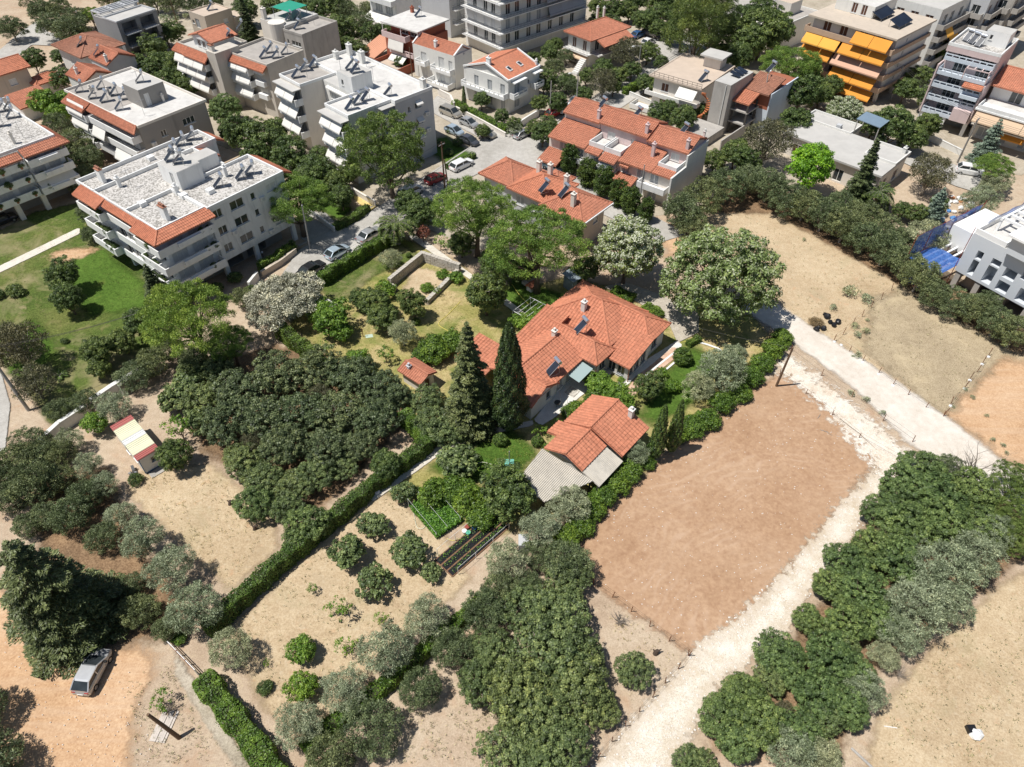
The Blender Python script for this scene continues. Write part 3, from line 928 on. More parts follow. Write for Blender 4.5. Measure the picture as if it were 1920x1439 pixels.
def flake_mat(name, a, c):
    t = NT(name)
    p = t.pos()
    v = t.n('ShaderNodeTexVoronoi', feature='F1')
    v.inputs['Scale'].default_value = 5.5
    t.l(p, v.inputs['Vector'])
    h = t.n('ShaderNodeSeparateColor')
    t.l(v.outputs['Color'], h.inputs[0])
    k = t.math('ADD', t.math('MULTIPLY', h.outputs[0], .6), t.math('MULTIPLY', t.noise(p, .5, 4, .65), .7))
    t.base(t.ramp(k, [(.38, sc(a, .72)), (.55, a), (.72, c)]), .85, .25)
    MAT[name] = t.m
    return t.m
ROOFP = flake_mat('worn_roof_paving', (.35, .33, .30), (.56, .535, .50))
ROOFW = paint('white_roof_coating', (.63, .61, .575), .8, .2, .5, .3)
ROOFG = paint('gravel_roof', (.40, .37, .335), .95, .2, .9, bump=.3)
ROOFC = paint('grey_felt_roof', (.50, .485, .455), .9, .12, .5)
ROOFT = paint('tan_roof', (.55, .45, .36), .9, .12, .6)
SHEET = paint('corrugated_cement', (.55, .51, .44), .85, .15, .5, .35)
METAL = paint('galvanised', (.42, .43, .44), .45, .1, 2, metal=.6)
DMETAL = paint('dark_iron', (.07, .065, .06), .6, .15, 3)
FRAME = paint('white_frame', (.75, .75, .73), .5, .04, 2)
BROWNF = paint('brown_shutter', (.12, .055, .035), .6, .1, 3)
SHUTW = paint('white_shutter', (.66, .66, .64), .6, .05, 3)
SHUTG = paint('grey_shutter', (.38, .40, .41), .6, .06, 3)
AWW = paint('white_awning', (.74, .72, .67), .85, .06, .6)
AWO = paint('orange_awning', (.72, .30, .045), .8, .07, .5)
AWY = paint('yellow_awning', (.78, .40, .07), .8, .06, .5)
AWP = paint('pink_awning', (.66, .40, .28), .85, .05, .5)
AWB = paint('beige_awning', (.64, .47, .32), .85, .05, .5)
AWG = paint('grey_awning', (.33, .36, .40), .85, .08, .6)
VOID = paint('dark_interior', (.03, .03, .03), .9, .1, 1)
def glass_mat(name, c, rough=.08):
    t = NT(name)
    p = t.pos()
    t.base(t.ramp(t.noise(p, .8, 2), [(.4, sc(c, .6)), (.7, c)]), rough, .6)
    MAT[name] = t.m
    return t.m
GLASS = glass_mat('window_glass', (.045, .055, .06))
PANEL = glass_mat('solar_panel', (.018, .026, .045), .38)
TANK = paint('tank_steel', (.62, .65, .70), .25, .05, 3, metal=.75)

WINC = {}
class Bld:
    """a building in its own frame: x runs away from the near corner along `ang`, y to its left; origin at the near corner"""
    def __init__(s, name, label, near, z, ang, cat='building', group=None):
        o = G(near[0], near[1], z)
        s.o = Vector((o.x, o.y, 0))
        s.a = R(ang)
        s.root = thing(name, label, cat, s.o, s.a, group)
    def loc(s, px, py, z=0):
        d = G(px, py, z) - s.o
        c, k = math.cos(s.a), math.sin(s.a)
        return (d.x * c + d.y * k, -d.x * k + d.y * c)
    def w(s, x, y, z=0):
        c, k = math.cos(s.a), math.sin(s.a)
        return Vector((s.o.x + x * c - y * k, s.o.y + x * k + y * c, z))
    def part(s, name, mb, mat, parent=None, **kw):
        return mb.build(name, mat, parent or s.root, **kw)
    # ---- walls with real openings
    def mass(s, x0, x1, y0, y1, z0, z1, mat, holes=None, roof=None, name='wall', frame=None, glass=None, d=.16):
        holes = holes or {}
        mb = MB()
        wins = []
        for side, (ox, oy), u, n, Ln in (('s', (x0, y0), (1, 0), (0, -1), x1 - x0), ('e', (x1, y0), (0, 1), (1, 0), y1 - y0),
                                         ('n', (x1, y1), (-1, 0), (0, 1), x1 - x0), ('w', (x0, y1), (0, -1), (-1, 0), y1 - y0)):
            hs = []
            for h in holes.get(side, []):
                c, zb, w, hh, kind = h
                a = {'s': c - x0, 'e': c - y0, 'n': x1 - c, 'w': y1 - c}[side]
                if a - w / 2 < .02 or a + w / 2 > Ln - .02 or zb < z0 or zb + hh > z1 - .02:
                    continue
                hs.append((a - w / 2, a + w / 2, zb, zb + hh, kind))
            xs = sorted({0, Ln} | {h[0] for h in hs} | {h[1] for h in hs})
            zs = sorted({z0, z1} | {h[2] for h in hs} | {h[3] for h in hs})
            P = lambda a, z, dd=0: (ox + u[0] * a - n[0] * dd, oy + u[1] * a - n[1] * dd, z)
            for i in range(len(xs) - 1):
                for j in range(len(zs) - 1):
                    cx, cz = (xs[i] + xs[i + 1]) / 2, (zs[j] + zs[j + 1]) / 2
                    if any(h[0] < cx < h[1] and h[2] < cz < h[3] for h in hs):
                        continue
                    mb.add([P(xs[i], zs[j]), P(xs[i + 1], zs[j]), P(xs[i + 1], zs[j + 1]), P(xs[i], zs[j + 1])], [(0, 1, 2, 3)])
            for a0, a1, b0, b1, kind in hs:
                dd = 2.2 if kind == 'void' else d
                mb.add([P(a0, b0), P(a1, b0), P(a1, b1), P(a0, b1), P(a0, b0, dd), P(a1, b0, dd), P(a1, b1, dd), P(a0, b1, dd)],
                       [(1, 0, 4, 5), (2, 1, 5, 6), (3, 2, 6, 7), (0, 3, 7, 4), (4, 7, 6, 5)])
                if kind != 'void':
                    wins.append((P((a0 + a1) / 2, b0, d), math.atan2(u[1], u[0]), a1 - a0, b1 - b0, kind))
        mb.add([(x0, y0, z1), (x1, y0, z1), (x1, y1, z1), (x0, y1, z1)], [(0, 1, 2, 3)])
        wl = s.part(name, mb, mat)
        for (p, rz, w, h, kind) in wins:
            s.window(p, rz, w, h, kind, frame or FRAME, glass or GLASS)
        if roof:
            rf = MB().box(x0 + .02, x1 - .02, y0 + .02, y1 - .02, z1 + .004, z1 + .03)
            s.part('roof', rf, roof)
        return wl
    def window(s, p, rz, w, h, kind, frame, glass):
        key = (round(w, 2), round(h, 2), kind, frame.name, glass.name)
        if key not in WINC:
            f = MB()
            t = .07
            f.box(-w / 2, w / 2, -.07, -.004, 0, t).box(-w / 2, w / 2, -.07, -.004, h - t, h).box(-w / 2, -w / 2 + t, -.07, -.004, t, h - t).box(w / 2 - t, w / 2, -.07, -.004, t, h - t)
            n = 1 if w < .9 else (2 if w < 2.1 else (3 if w < 3 else 4))
            for i in range(1, n):
                x = -w / 2 + w * i / n
                f.box(x - .04, x + .04, -.065, -.004, t, h - t)
            q = MB()
            if kind in ('shut', 'bshut', 'gshut', 'half'):
                z0 = t if kind != 'half' else h * .45
                k = max(3, int((h - z0 - t) / .16))
                for i in range(k):
                    a = z0 + (h - t - z0) * i / k
                    b = z0 + (h - t - z0) * (i + 1) / k
                    q.add([(-w / 2 + t, -.03, a), (w / 2 - t, -.03, a), (w / 2 - t, -.045, b), (-w / 2 + t, -.045, b)], [(0, 1, 2, 3)])
                q.add([(-w / 2 + t, -.005, t), (w / 2 - t, -.005, t), (w / 2 - t, -.005, h - t), (-w / 2 + t, -.005, h - t)], [(0, 1, 2, 3)])
            else:
                q.box(-w / 2 + t, w / 2 - t, -.03, -.006, t, h - t)
            sl = MB().box(-w / 2 - .08, w / 2 + .08, -.26, -.075, -.06, .0)
            pm = {'shut': SHUTW, 'half': SHUTW, 'bshut': BROWNF, 'gshut': SHUTG}.get(kind, glass)
            WINC[key] = (f.mesh('window_frame', frame), q.mesh('window_pane', pm), sl.mesh('window_sill', frame))
        fm, qm, sm = WINC[key]
        o = obj('balcony_door' if h > 1.9 else 'window', fm, s.root, p, rz)
        obj('shutter' if kind in ('shut', 'bshut', 'gshut', 'half') else 'pane', qm, o)
        if h <= 1.9:
            obj('sill', sm, o)
        return o
    def parapet(s, x0, x1, y0, y1, z, h=.6, th=.2, mat=None):
        mb = MB()
        mb.box(x0, x1, y0, y0 + th, z, z + h).box(x0, x1, y1 - th, y1, z, z + h).box(x0, x0 + th, y0 + th, y1 - th, z, z + h).box(x1 - th, x1, y0 + th, y1 - th, z, z + h)
        return s.part('parapet', mb, mat or WHITE)
    # ---- balconies: side 's' hangs over y<y0, 'w' over x<x0
    def balcony(s, side, base, a0, a1, z, depth=1.4, rail='solid', mat=None, h=.95, slab=.18, ret=True, rmat=None):
        mat = mat or WHITE
        def T(a0, a1, d0, d1, z0, z1, mb):
            if side == 's':
                mb.box(a0, a1, base - d1, base - d0, z0, z1)
            elif side == 'w':
                mb.box(base - d1, base - d0, a0, a1, z0, z1)
            elif side == 'n':
                mb.box(a0, a1, base + d0, base + d1, z0, z1)
            else:
                mb.box(base + d0, base + d1, a0, a1, z0, z1)
        sl = MB()
        T(a0, a1, .003, depth, z - slab, z, sl)
        o = s.part('balcony', sl, mat)
        r = MB()
        if rail == 'solid':
            T(a0, a1, depth - .14, depth + .003, z + .002, z + h, r)
            T(a0, a0 + .14, .01, depth - .14, z + .002, z + h, r)
            T(a1 - .14, a1, .01, depth - .14, z + .002, z + h, r)
        elif rail == 'slot':
            T(a0, a1, depth - .14, depth + .003, z + .002, z + .45, r)
            T(a0, a1, depth - .12, depth - .01, z + .78, z + .92, r)
            k = max(2, int((a1 - a0) / 1.1))
            for i in range(k + 1):
                a = a0 + (a1 - a0 - .2) * i / k
                T(a, a + .2, depth - .13, depth - .005, z + .45, z + .78, r)
            T(a0, a0 + .14, .01, depth - .14, z + .002, z + .9, r)
            T(a1 - .14, a1, .01, depth - .14, z + .002, z + .9, r)
        else:
            for zz in (.12, .5, h):
                T(a0, a1, depth - .06, depth - .02, z + zz - .03, z + zz, r)
                T(a0, a0 + .04, .02, depth - .06, z + zz - .03, z + zz, r)
                T(a1 - .04, a1, .02, depth - .06, z + zz - .03, z + zz, r)
            k = max(2, int((a1 - a0) / .4))
            for i in range(k + 1):
                a = a0 + (a1 - a0 - .03) * i / k
                T(a, a + .03, depth - .055, depth - .025, z + .01, z + h - .03, r)
        r.build('railing', rmat or (mat if rail != 'bars' else DMETAL), o)
        return o
    def awning(s, side, base, a0, a1, z, out=1.5, drop=1.0, mat=None, n=1, gap=.08):
        """slanting awning sheets with a valance"""
        for i in range(n):
            b0 = a0 + (a1 - a0) * i / n + gap / 2
            b1 = a0 + (a1 - a0) * (i + 1) / n - gap / 2
            def p(a, d, zz):
                return (a, base - d, zz) if side == 's' else (base - d, a, zz)
            A = [p(b0, .04, z), p(b1, .04, z), p(b1, out, z - drop), p(b0, out, z - drop)]
            if side == 'w':
                A = [A[1], A[0], A[3], A[2]]
            mb = MB().slab(A[::-1], .03)
            V = [p(b0, out, z - drop), p(b1, out, z - drop), p(b1, out + .01, z - drop - .22), p(b0, out + .01, z - drop - .22)]
            mb.add(V, [(0, 1, 2, 3)])
            s.part('awning', mb, mat or AWW)
    # ---- roofs
    def tiles(s, faces, mat=None, rib=.32, course=0, ridges=(), name='roof', th=.14, parent=None, sep=False):
        if sep:
            for i, f in enumerate(faces):
                o = s.tiles([f], mat, rib, course, ridges if i == 0 else (), 'tile_skirt', th, parent)
            return o
        mb = MB()
        for f in faces:
            rib_face(mb, f, rib, course)
            mb.slab([(p[0], p[1], p[2] - .03) for p in f], th)
        o = s.part(name, mb, mat or TILE, parent)
        if ridges:
            r = MB()
            for a, b in ridges:
                r.tube([a, b], .13, 6)
            r.build('ridge_tiles', mat or TILE, o)
        return o
    def gable(s, x0, x1, y0, y1, z, h, axis='x', mat=None, wall=None, rib=.32, course=0, over=.0):
        """gabled tile roof; ridge along axis; closes its gables with wall material"""
        if axis == 'x':
            ym = (y0 + y1) / 2
            f = [[(x0 - over, y0, z), (x1 + over, y0, z), (x1 + over, ym, z + h), (x0 - over, ym, z + h)], [(x1 + over, y1, z), (x0 - over, y1, z), (x0 - over, ym, z + h), (x1 + over, ym, z + h)]]
            rd = [((x0 - over, ym, z + h + .05), (x1 + over, ym, z + h + .05))]
            tri = [[(x0 + .2, y0 + .4, z - .1), (x0 + .2, y1 - .4, z - .1), (x0 + .2, ym, z + h - .3)], [(x1 - .2, y0 + .4, z - .1), (x1 - .2, y1 - .4, z - .1), (x1 - .2, ym, z + h - .3)]]
        else:
            xm = (x0 + x1) / 2
            f = [[(x0, y1 + over, z), (x0, y0 - over, z), (xm, y0 - over, z + h), (xm, y1 + over, z + h)], [(x1, y0 - over, z), (x1, y1 + over, z), (xm, y1 + over, z + h), (xm, y0 - over, z + h)]]
            rd = [((xm, y0 - over, z + h + .05), (xm, y1 + over, z + h + .05))]
            tri = [[(x0 + .4, y0 + .2, z - .1), (x1 - .4, y0 + .2, z - .1), (xm, y0 + .2, z + h - .3)], [(x0 + .4, y1 - .2, z - .1), (x1 - .4, y1 - .2, z - .1), (xm, y1 - .2, z + h - .3)]]
        o = s.tiles(f, mat, rib, course, rd)
        if wall:
            for t_ in tri:
                MB().add(t_, [(0, 1, 2)]).build('gable_wall', wall, o)
        return o
    def hip(s, x0, x1, y0, y1, z, h, mat=None, rib=.32, course=0, e0=True, e1=True, axis=None):
        """hipped tile roof; ridge along the longer side; e0/e1 False = gable at that end"""
        if axis is None:
            axis = 'x' if x1 - x0 > y1 - y0 else 'y'
        if axis == 'x':
            ym = (y0 + y1) / 2
            k = (y1 - y0) / 2
            r0, r1 = x0 + (k if e0 else 0), x1 - (k if e1 else 0)
            if r1 < r0:
                r0 = r1 = (r0 + r1) / 2
            A, B = (r0, ym, z + h), (r1, ym, z + h)
            c = [(x0, y0, z), (x1, y0, z), (x1, y1, z), (x0, y1, z)]
            f = [[c[0], c[1], B, A], [c[2], c[3], A, B]]
            if e0:
                f.append([c[3], c[0], A])
            if e1:
                f.append([c[1], c[2], B])
            rd = [(A, B)] + ([(c[0], A), (c[3], A)] if e0 else []) + ([(c[1], B), (c[2], B)] if e1 else [])
        else:
            xm = (x0 + x1) / 2
            k = (x1 - x0) / 2
            r0, r1 = y0 + (k if e0 else 0), y1 - (k if e1 else 0)
            if r1 < r0:
                r0 = r1 = (r0 + r1) / 2
            A, B = (xm, r0, z + h), (xm, r1, z + h)
            c = [(x0, y0, z), (x1, y0, z), (x1, y1, z), (x0, y1, z)]
            f = [[c[1], c[2], B, A], [c[3], c[0], A, B]]
            if e0:
                f.append([c[0], c[1], A])
            if e1:
                f.append([c[2], c[3], B])
            rd = [(A, B)] + ([(c[0], A), (c[1], A)] if e0 else []) + ([(c[2], B), (c[3], B)] if e1 else [])
        rd = [((a[0], a[1], a[2] + .05), (b[0], b[1], b[2] + .05)) for a, b in rd if (Vector(a) - Vector(b)).length > .1]
        return s.tiles([q for q in f if len(q) == 3 or (Vector(q[2]) - Vector(q[3])).length > .05 or True], mat, rib, course, rd)
    def chimney(s, x, y, z, h=1.4, w=.55, mat=None, d=None, pots=1):
        d = d or w
        mb = MB().box(x - w / 2, x + w / 2, y - d / 2, y + d / 2, z - .3, z + h)
        o = s.part('chimney', mb, mat or WHITE)
        c = MB().box(x - w / 2 - .07, x + w / 2 + .07, y - d / 2 - .07, y + d / 2 + .07, z + h + .004, z + h + .1)
        for i in range(pots):
            yy = y + (i - (pots - 1) / 2) * .38
            c.box(x - .13, x + .13, yy - .13, yy + .13, z + h + .102, z + h + .42)
        c.build('chimney_cap', mat or WHITE if pots == 1 else TILE_O, o)
        return o
    def boxpart(s, name, x0, x1, y0, y1, z0, z1, mat, parent=None):
        return s.part(name, MB().box(x0, x1, y0, y1, z0, z1), mat, parent)

def rib_face(mb, pts, w=.32, course=0, rh=.085):
    """convex planar roof face as ribbed pantiles: ribs run up the slope, optional stepped courses"""
    P = [Vector(p) for p in pts]
    n = Vector((0, 0, 0))
    for i in range(len(P)):
        a, b = P[i], P[(i + 1) % len(P)]
        n += Vector(((a.y - b.y) * (a.z + b.z), (a.z - b.z) * (a.x + b.x), (a.x - b.x) * (a.y + b.y)))
    n.normalize()
    if n.z < 0:
        n = -n
    e = Vector((0, 0, 1)).cross(n)
    if e.length < 1e-4:
        e = Vector((1, 0, 0))
    e.normalize()
    s_ = n.cross(e)
    if s_.z < 0:
        s_ = -s_
    c0 = P[0]
    Q = [((p - c0).dot(e), (p - c0).dot(s_)) for p in P]
    a0, a1 = min(q[0] for q in Q), max(q[0] for q in Q)
    k = max(2, int((a1 - a0) / (w / 4)))
    A = sorted(set([a0 + (a1 - a0) * i / k for i in range(k + 1)] + [q[0] for q in Q]))
    cols = []
    for a in A:
        ts = []
        for i in range(len(Q)):
            (ax, at), (bx, bt) = Q[i], Q[(i + 1) % len(Q)]
            if min(ax, bx) - 1e-6 <= a <= max(ax, bx) + 1e-6:
                if abs(bx - ax) < 1e-6:
                    ts += [at, bt]
                else:
                    ts.append(at + (bt - at) * (a - ax) / (bx - ax))
        cols.append((min(ts), max(ts)))
    T0 = min(c[0] for c in cols)
    prof = lambda a: rh * max(0, math.cos(2 * math.pi * (a - a0) / w)) + .012
    nrow = 1
    if course:
        nrow = max(1, int((max(c[1] for c in cols) - T0) / course) + 1)
    for r in range(nrow):
        lo, hi = (T0 + r * course, T0 + (r + 1) * course) if course else (-1e9, 1e9)
        o = len(mb.v)
        ok = []
        for a, (t0, t1) in zip(A, cols):
            b0, b1 = max(t0, lo), min(t1, hi)
            good = b1 > b0 - 1e-6
            if not good:
                b0 = b1 = min(max(lo, t0), t1)
            h = prof(a)
            mb.v.append(tuple(c0 + e * a + s_ * b0 + n * (h + (.035 if course else 0))))
            mb.v.append(tuple(c0 + e * a + s_ * b1 + n * h))
            ok.append(good and b1 - b0 > 1e-4)
        for i in range(len(A) - 1):
            if ok[i] or ok[i + 1]:
                mb.f.append((o + 2 * i, o + 2 * i + 2, o + 2 * i + 3, o + 2 * i + 1))

# ---- solar water heater: a thing of its own, prototype copied
def make_heater():
    t = thing('solar_water_heater', 'solar heater', 'water heater')
    t.location = (0, 0, -50)
    p = MB()
    c, k = math.cos(R(42)), math.sin(R(42))
    A = [(-1.1, -.5, .28), (-1.1 + 2.0 * c, -.5, .28 + 2.0 * k), (-1.1 + 2.0 * c, .5, .28 + 2.0 * k), (-1.1, .5, .28)]
    p.slab(A, .09)
    po = p.build('collector_panel', PANEL, t)
    f = MB()
    for y in (-.5, .5):
        f.bar((-1.1, y, .25), (-1.1 + 2.05 * c, y, .25 + 2.05 * k), .05)
        f.bar((.35, y, .03), (.35, y, 1.75), .05)
        f.bar((-1.1, y, .03), (-1.1, y, .3), .05)
        f.bar((-1.1, y, .05), (.35, y, .05), .05)
    f.build('stand', METAL, t)
    k_ = MB()
    k_.sm = False
    k_.tube([(.38, -.62, 1.92), (.38, -.6, 1.92), (.38, .6, 1.92), (.38, .62, 1.92)], [.2, .28, .28, .2], 12)
    k_.build('tank', TANK, t)
    return t
HEATER = make_heater()
HEAT_USED = [False]
def heaters(b, spots, z, label, group, dirw=208, sc_=.88):
    """spots: local x,y on the roof of building b"""
    for (x, y) in spots:
        loc = b.w(x, y, z)
        rz = R(dirw) + math.pi + vr.uniform(-.16, .16)
        if not HEAT_USED[0]:
            HEAT_USED[0] = True
            r = HEATER
            r.location, r.rotation_euler, r.scale = loc, (0, 0, rz), (sc_, sc_, sc_)
            r['label'] = label
            r['group'] = group
        else:
            r = clone(HEATER, loc, rz, sc_, label, group)
        if len(spots) == 1 and 'group' in r:
            del r['group']

ROOFS, POTS, ACS = [], [], []
# ================================================================ apartment blocks
def rows(xs, zs, w, h, kind):
    return [(x, z, w, h, kind) for x in xs for z in zs]
def pilotis(b, spots, h, mat, r=.3):
    for (x, y) in spots:
        b.part('column', MB().box(x - r, x + r, y - r, y + r, -.1, h), mat)
def skirt_s(b, x0, x1, y0, y1, ze, zt, mat, endw=True, rib=.3, course=0):
    """tile skirt over the s side from wall line y1 down to eave y0, hipped at its x0 corner"""
    f = [[(x0, y0, ze), (x1, y0, ze), (x1, y1, zt), (x0 + (y1 - y0 if endw else 0), y1, zt)]]
    return f

# ---- white block with terracotta skirts
b = Bld('apartment_block', 'white four-storey apartment block with orange tile skirts beside the park lawn', (294, 430), 11.1, 51.6)
B1 = b
F3 = (3.7, 6.4, 9.0)
sw = rows([8.0], (3.8, 6.5, 9.0), 1.3, 1.2, 'win') + rows([11.0], (3.8, 6.5, 9.0), 2.1, 1.25, 'win') + rows([13.6], (3.9, 6.6, 9.1), .7, 1.0, 'win') + rows([16.6], (3.9, 6.6, 9.1), 1.5, 1.1, 'half')
b.mass(0, 6.7, 0, 7.4, 2.7, 10.6, WHITE, {'s': rows([1.6, 4.6], (2.9, 5.6, 8.2), 2.2, 2.1, 'shut'), 'w': rows([1.8], (2.9, 5.6, 8.2), 2.0, 2.1, 'glass')}, ROOFP)
b.mass(6.7, 19, -.5, 7.4, 2.7, 10.6, WHITE_S, {'s': sw}, ROOFP)
b.mass(0, 15.3, 7.4, 15, 2.7, 10.6, WHITE, {'w': rows([9.0, 11], (2.9, 5.6, 8.2), 1.6, 2.1, 'glass')}, ROOFP)
b.mass(0, 19, 15, 19.3, 2.7, 10.6, WHITE, {'w': rows([16.5], (2.9, 5.6, 8.2), 2.0, 2.1, 'shut'), 's': rows([17.2], (3.9, 6.6), .8, 1, 'win')}, ROOFP)
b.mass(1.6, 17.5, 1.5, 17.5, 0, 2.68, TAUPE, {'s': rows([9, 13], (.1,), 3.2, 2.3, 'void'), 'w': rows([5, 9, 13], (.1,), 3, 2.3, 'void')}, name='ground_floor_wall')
pilotis(b, [(.4, .4), (6.9, -.1), (.4, 7), (.4, 12.5), (.4, 18.5), (12, -.1), (18.6, -.1)], 2.69, WHITE)
for z in (2.9, 5.6, 8.3):
    b.balcony('s', 0, -1.6, 6.5, z, 1.6)
    b.balcony('w', 0, .01, 4.0, z, 1.6)
    b.balcony('w', 0, 4.1, 11.8, z, .75)
    b.balcony('w', 0, 12, 17.8, z, 1.7)
    b.boxpart('planter', 1.0, 4.4, -1.95, -1.62, z + .25, z + .85, WHITE)
b.parapet(-.1, 6.75, -.1, 7.4, 10.6, .5)
b.parapet(6.8, 19.05, -.55, 7.35, 10.6, .45)
b.parapet(-.1, 19.05, 14.9, 19.35, 10.6, .55)
b.parapet(-.08, .12, 7.45, 14.85, 10.6, .5, .09)
b.parapet(15.1, 15.3, 7.45, 14.85, 10.6, .55, .09)
f = [[(-1.75, -1.75, 10.2), (7.0, -1.75, 10.2), (7.0, -.12, 10.95), (-.12, -.12, 10.95)],
     [(-1.75, 3.9, 10.2), (-1.75, -1.75, 10.2), (-.12, -.12, 10.95), (-.12, 3.9, 10.95)],
     [(-.9, 11.9, 10.2), (-.9, 4.0, 10.2), (-.12, 4.0, 10.85), (-.12, 11.9, 10.85)],
     [(-1.75, 17.9, 10.2), (-1.75, 12.0, 10.2), (-.12, 12.0, 10.95), (-.12, 17.9, 10.95)],
     [(19.1, -.6, 10.9), (20.4, -.6, 10.2), (20.4, 7.4, 10.2), (19.1, 7.4, 10.9)],
     [(19.1, 14.9, 10.9), (20.4, 14.9, 10.2), (20.4, 19.3, 10.2), (19.1, 19.3, 10.9)],
     [(15.35, 14.85, 10.9), (15.35, 11.5, 10.9), (17.2, 11.5, 10.2), (17.2, 14.85, 10.2)]]
b.tiles(f, TILE_B, .3, .4, [((-1.75, -1.75, 10.24), (-.12, -.12, 11.0))], sep=True)
b.mass(7.7, 11.3, 6.4, 10.9, 10.62, 13.2, WHITE, {'w': [(8, 10.7, .9, 2, 'shut')]}, ROOFC, name='stair_house')
b.mass(11.3, 15.2, 8.5, 10.9, 10.62, 12.4, WHITE, {}, ROOFC, name='stair_house')
for (px, py, p) in ((193, 340, 3), (225, 350, 1), (312, 410, 3), (333, 365, 1), (424, 330, 1), (336, 297, 1)):
    x, y = b.loc(px, py, 10.7)
    b.chimney(x, y, 10.65, 1.3 if p == 1 else 1.8, .45 if p == 1 else .5, WHITE, 1.2 if p == 3 else .45, p)
for (px, py) in ((345, 370), (395, 361), (268, 385), (283, 299)):
    x, y = b.loc(px, py, 10.7)
    b.boxpart('roof_plinth', x - .45, x + .45, y - .45, y + .45, 10.62, 11.2, WHITE)
heaters(b, [b.loc(px, py, 10.65) for px, py in ((362, 262), (343, 272), (328, 285), (415, 350), (456, 335), (473, 326))], 10.63, 'solar water heater on the pale roof of the block with orange skirts', 'heaters on the skirted white block')
heaters(b, [(9.6, 8.2), (9.4, 9.8)], 13.24, 'solar water heater on the stair house of the skirted block', 'heaters on the stair house')

ROOFS.append((b, [(4, 12.5, 10.63), (9.5, 7.2, 13.2), (15, 3, 10.63)]))
POTS.append((b, [(-1.2, 1.0 + .9 * i, z) for z in (2.9, 5.6, 8.3) for i in (0, 1, 3)] + [(-1.2, 12.8 + 1.3 * i, z) for z in (2.9, 5.6, 8.3) for i in range(3)] + [(x, -1.2, z) for z in (2.9, 5.6, 8.3) for x in (4.8, 5.8)], 'potted plant on a balcony of the white block with orange skirts', 'potted plants of the skirted block'))
ACS.append((b, 's', -.5, [(9.4, 5.8), (14.8, 8.4), (14.8, 3.2), (18.2, 5.6)]))
# ---- taupe block behind
b = Bld('apartment_block', 'taupe apartment block with a white terrace roof and red tile skirts', (258, 236), 10, 52)
b.mass(0, 5.8, 0, 20.5, 2.6, 9.6, TAUPE, {'s': [(3.6, 6.9, 1.0, 1.0, 'win'), (3.6, 4.1, 1.0, 1.0, 'win')], 'w': rows([3, 8, 13, 18], (2.8, 5.2, 7.3), 2.2, 1.95, 'shut')}, ROOFW)
b.mass(5.8, 12.3, .5, 22, 2.6, 9.6, TAUPE, {'s': [(8.6, 7.0, 2.2, 1.1, 'win'), (8.6, 4.3, 2.2, 1.1, 'win')]}, ROOFW)
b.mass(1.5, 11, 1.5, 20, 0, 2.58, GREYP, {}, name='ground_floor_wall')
pilotis(b, [(.4, .4), (.4, 7), (.4, 14), (.4, 20)], 2.59, CREAM)
b.boxpart('roof', .1, 6.6, 9.0, 21.9, 9.64, 9.66, ROOFG)
for z in (2.8, 5.1, 7.4):
    b.balcony('w', 0, .4, 13.2, z, 1.5)
    b.balcony('w', 0, 13.5, 19.5, z, 1.9)
    b.awning('w', -1.2, 14, 19.2, z + 2.3, .9, 1.5, AWW, 1)
b.awning('w', -1.2, 9, 12.8, 7.3, 1.0, 1.6, AWW, 1)
b.awning('w', -1.2, 3, 7.5, 4.9, 1.1, 1.6, AWW, 1)
b.parapet(-.1, 12.35, -.1, 22.1, 9.6, .4, .18, CREAM)
b.tiles([[(-1.3, 13.3, 9.2), (-1.3, -.6, 9.2), (-.12, .4, 9.95), (-.12, 13.3, 9.95)], [(-2.0, 20.2, 9.0), (-2.0, 13.6, 9.0), (-.12, 13.6, 9.9), (-.12, 20.2, 9.9)]], TILE, .3, .4, [((-1.3, -.6, 9.24), (-.12, .4, 9.98))], sep=True)
b.mass(4.5, 9.0, 5.6, 10.2, 9.62, 12.5, TAUPE, {'s': [(5.6, 9.7, .9, 2.0, 'shut')]}, ROOFC, name='stair_house')
for px, py in ((205, 178), (307, 190), (172, 175)):
    x, y = b.loc(px, py, 9.7)
    b.chimney(x, y, 9.65, 1.0, .35, CREAM)
heaters(b, [b.loc(px, py, 9.7) for px, py in ((153, 172), (178, 184), (200, 190), (193, 166), (218, 178), (235, 186), (228, 205))], 9.68, 'solar water heater on the crowded gravel part of the taupe block roof', 'heaters on the taupe block')
heaters(b, [(6.8, 8.0)], 12.55, 'solar water heater on the stair house of the taupe block', None)

ROOFS.append((b, [(3, 3, 9.63), (9, 14, 9.63)]))
ACS.append((b, 's', 0, [(1.4, 6.2)]))
# ---- left edge block with long curved balconies
b = Bld('apartment_block', 'white block with deep planted balconies standing on columns at the park lawn', (34, 275), 10, 50)
b.mass(-10, -.2, 0, 18, 2.7, 9.4, WHITE, {'s': rows([-8, -4.6, -1.8], (2.9, 5.2, 7.3), 2.0, 1.95, 'shut')}, ROOFP)
b.mass(-.2, 5.2, -.3, 18, 2.7, 9.6, WHITE, {'s': rows([1.2, 3.6], (2.9, 5.2, 7.3), 1.8, 1.95, 'shut')}, ROOFP)
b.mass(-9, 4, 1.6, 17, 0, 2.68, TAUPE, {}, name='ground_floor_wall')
pilotis(b, [(-8.5, -.9), (-4.3, -.9), (-.4, -.9), (4.6, -.9)], 2.69, CREAM, .35)
for z in (2.9, 5.2, 7.4):
    b.balcony('s', 0, -10, -.5, z, 1.5)
    b.balcony('s', -.3, -.3, 5.6, z, 1.7)
    b.boxpart('planter', 1.2, 4.0, -2.35, -2.02, z + .2, z + .8, WHITE)
b.parapet(-10.05, 5.25, -.35, 18.05, 9.62, .45, .2)
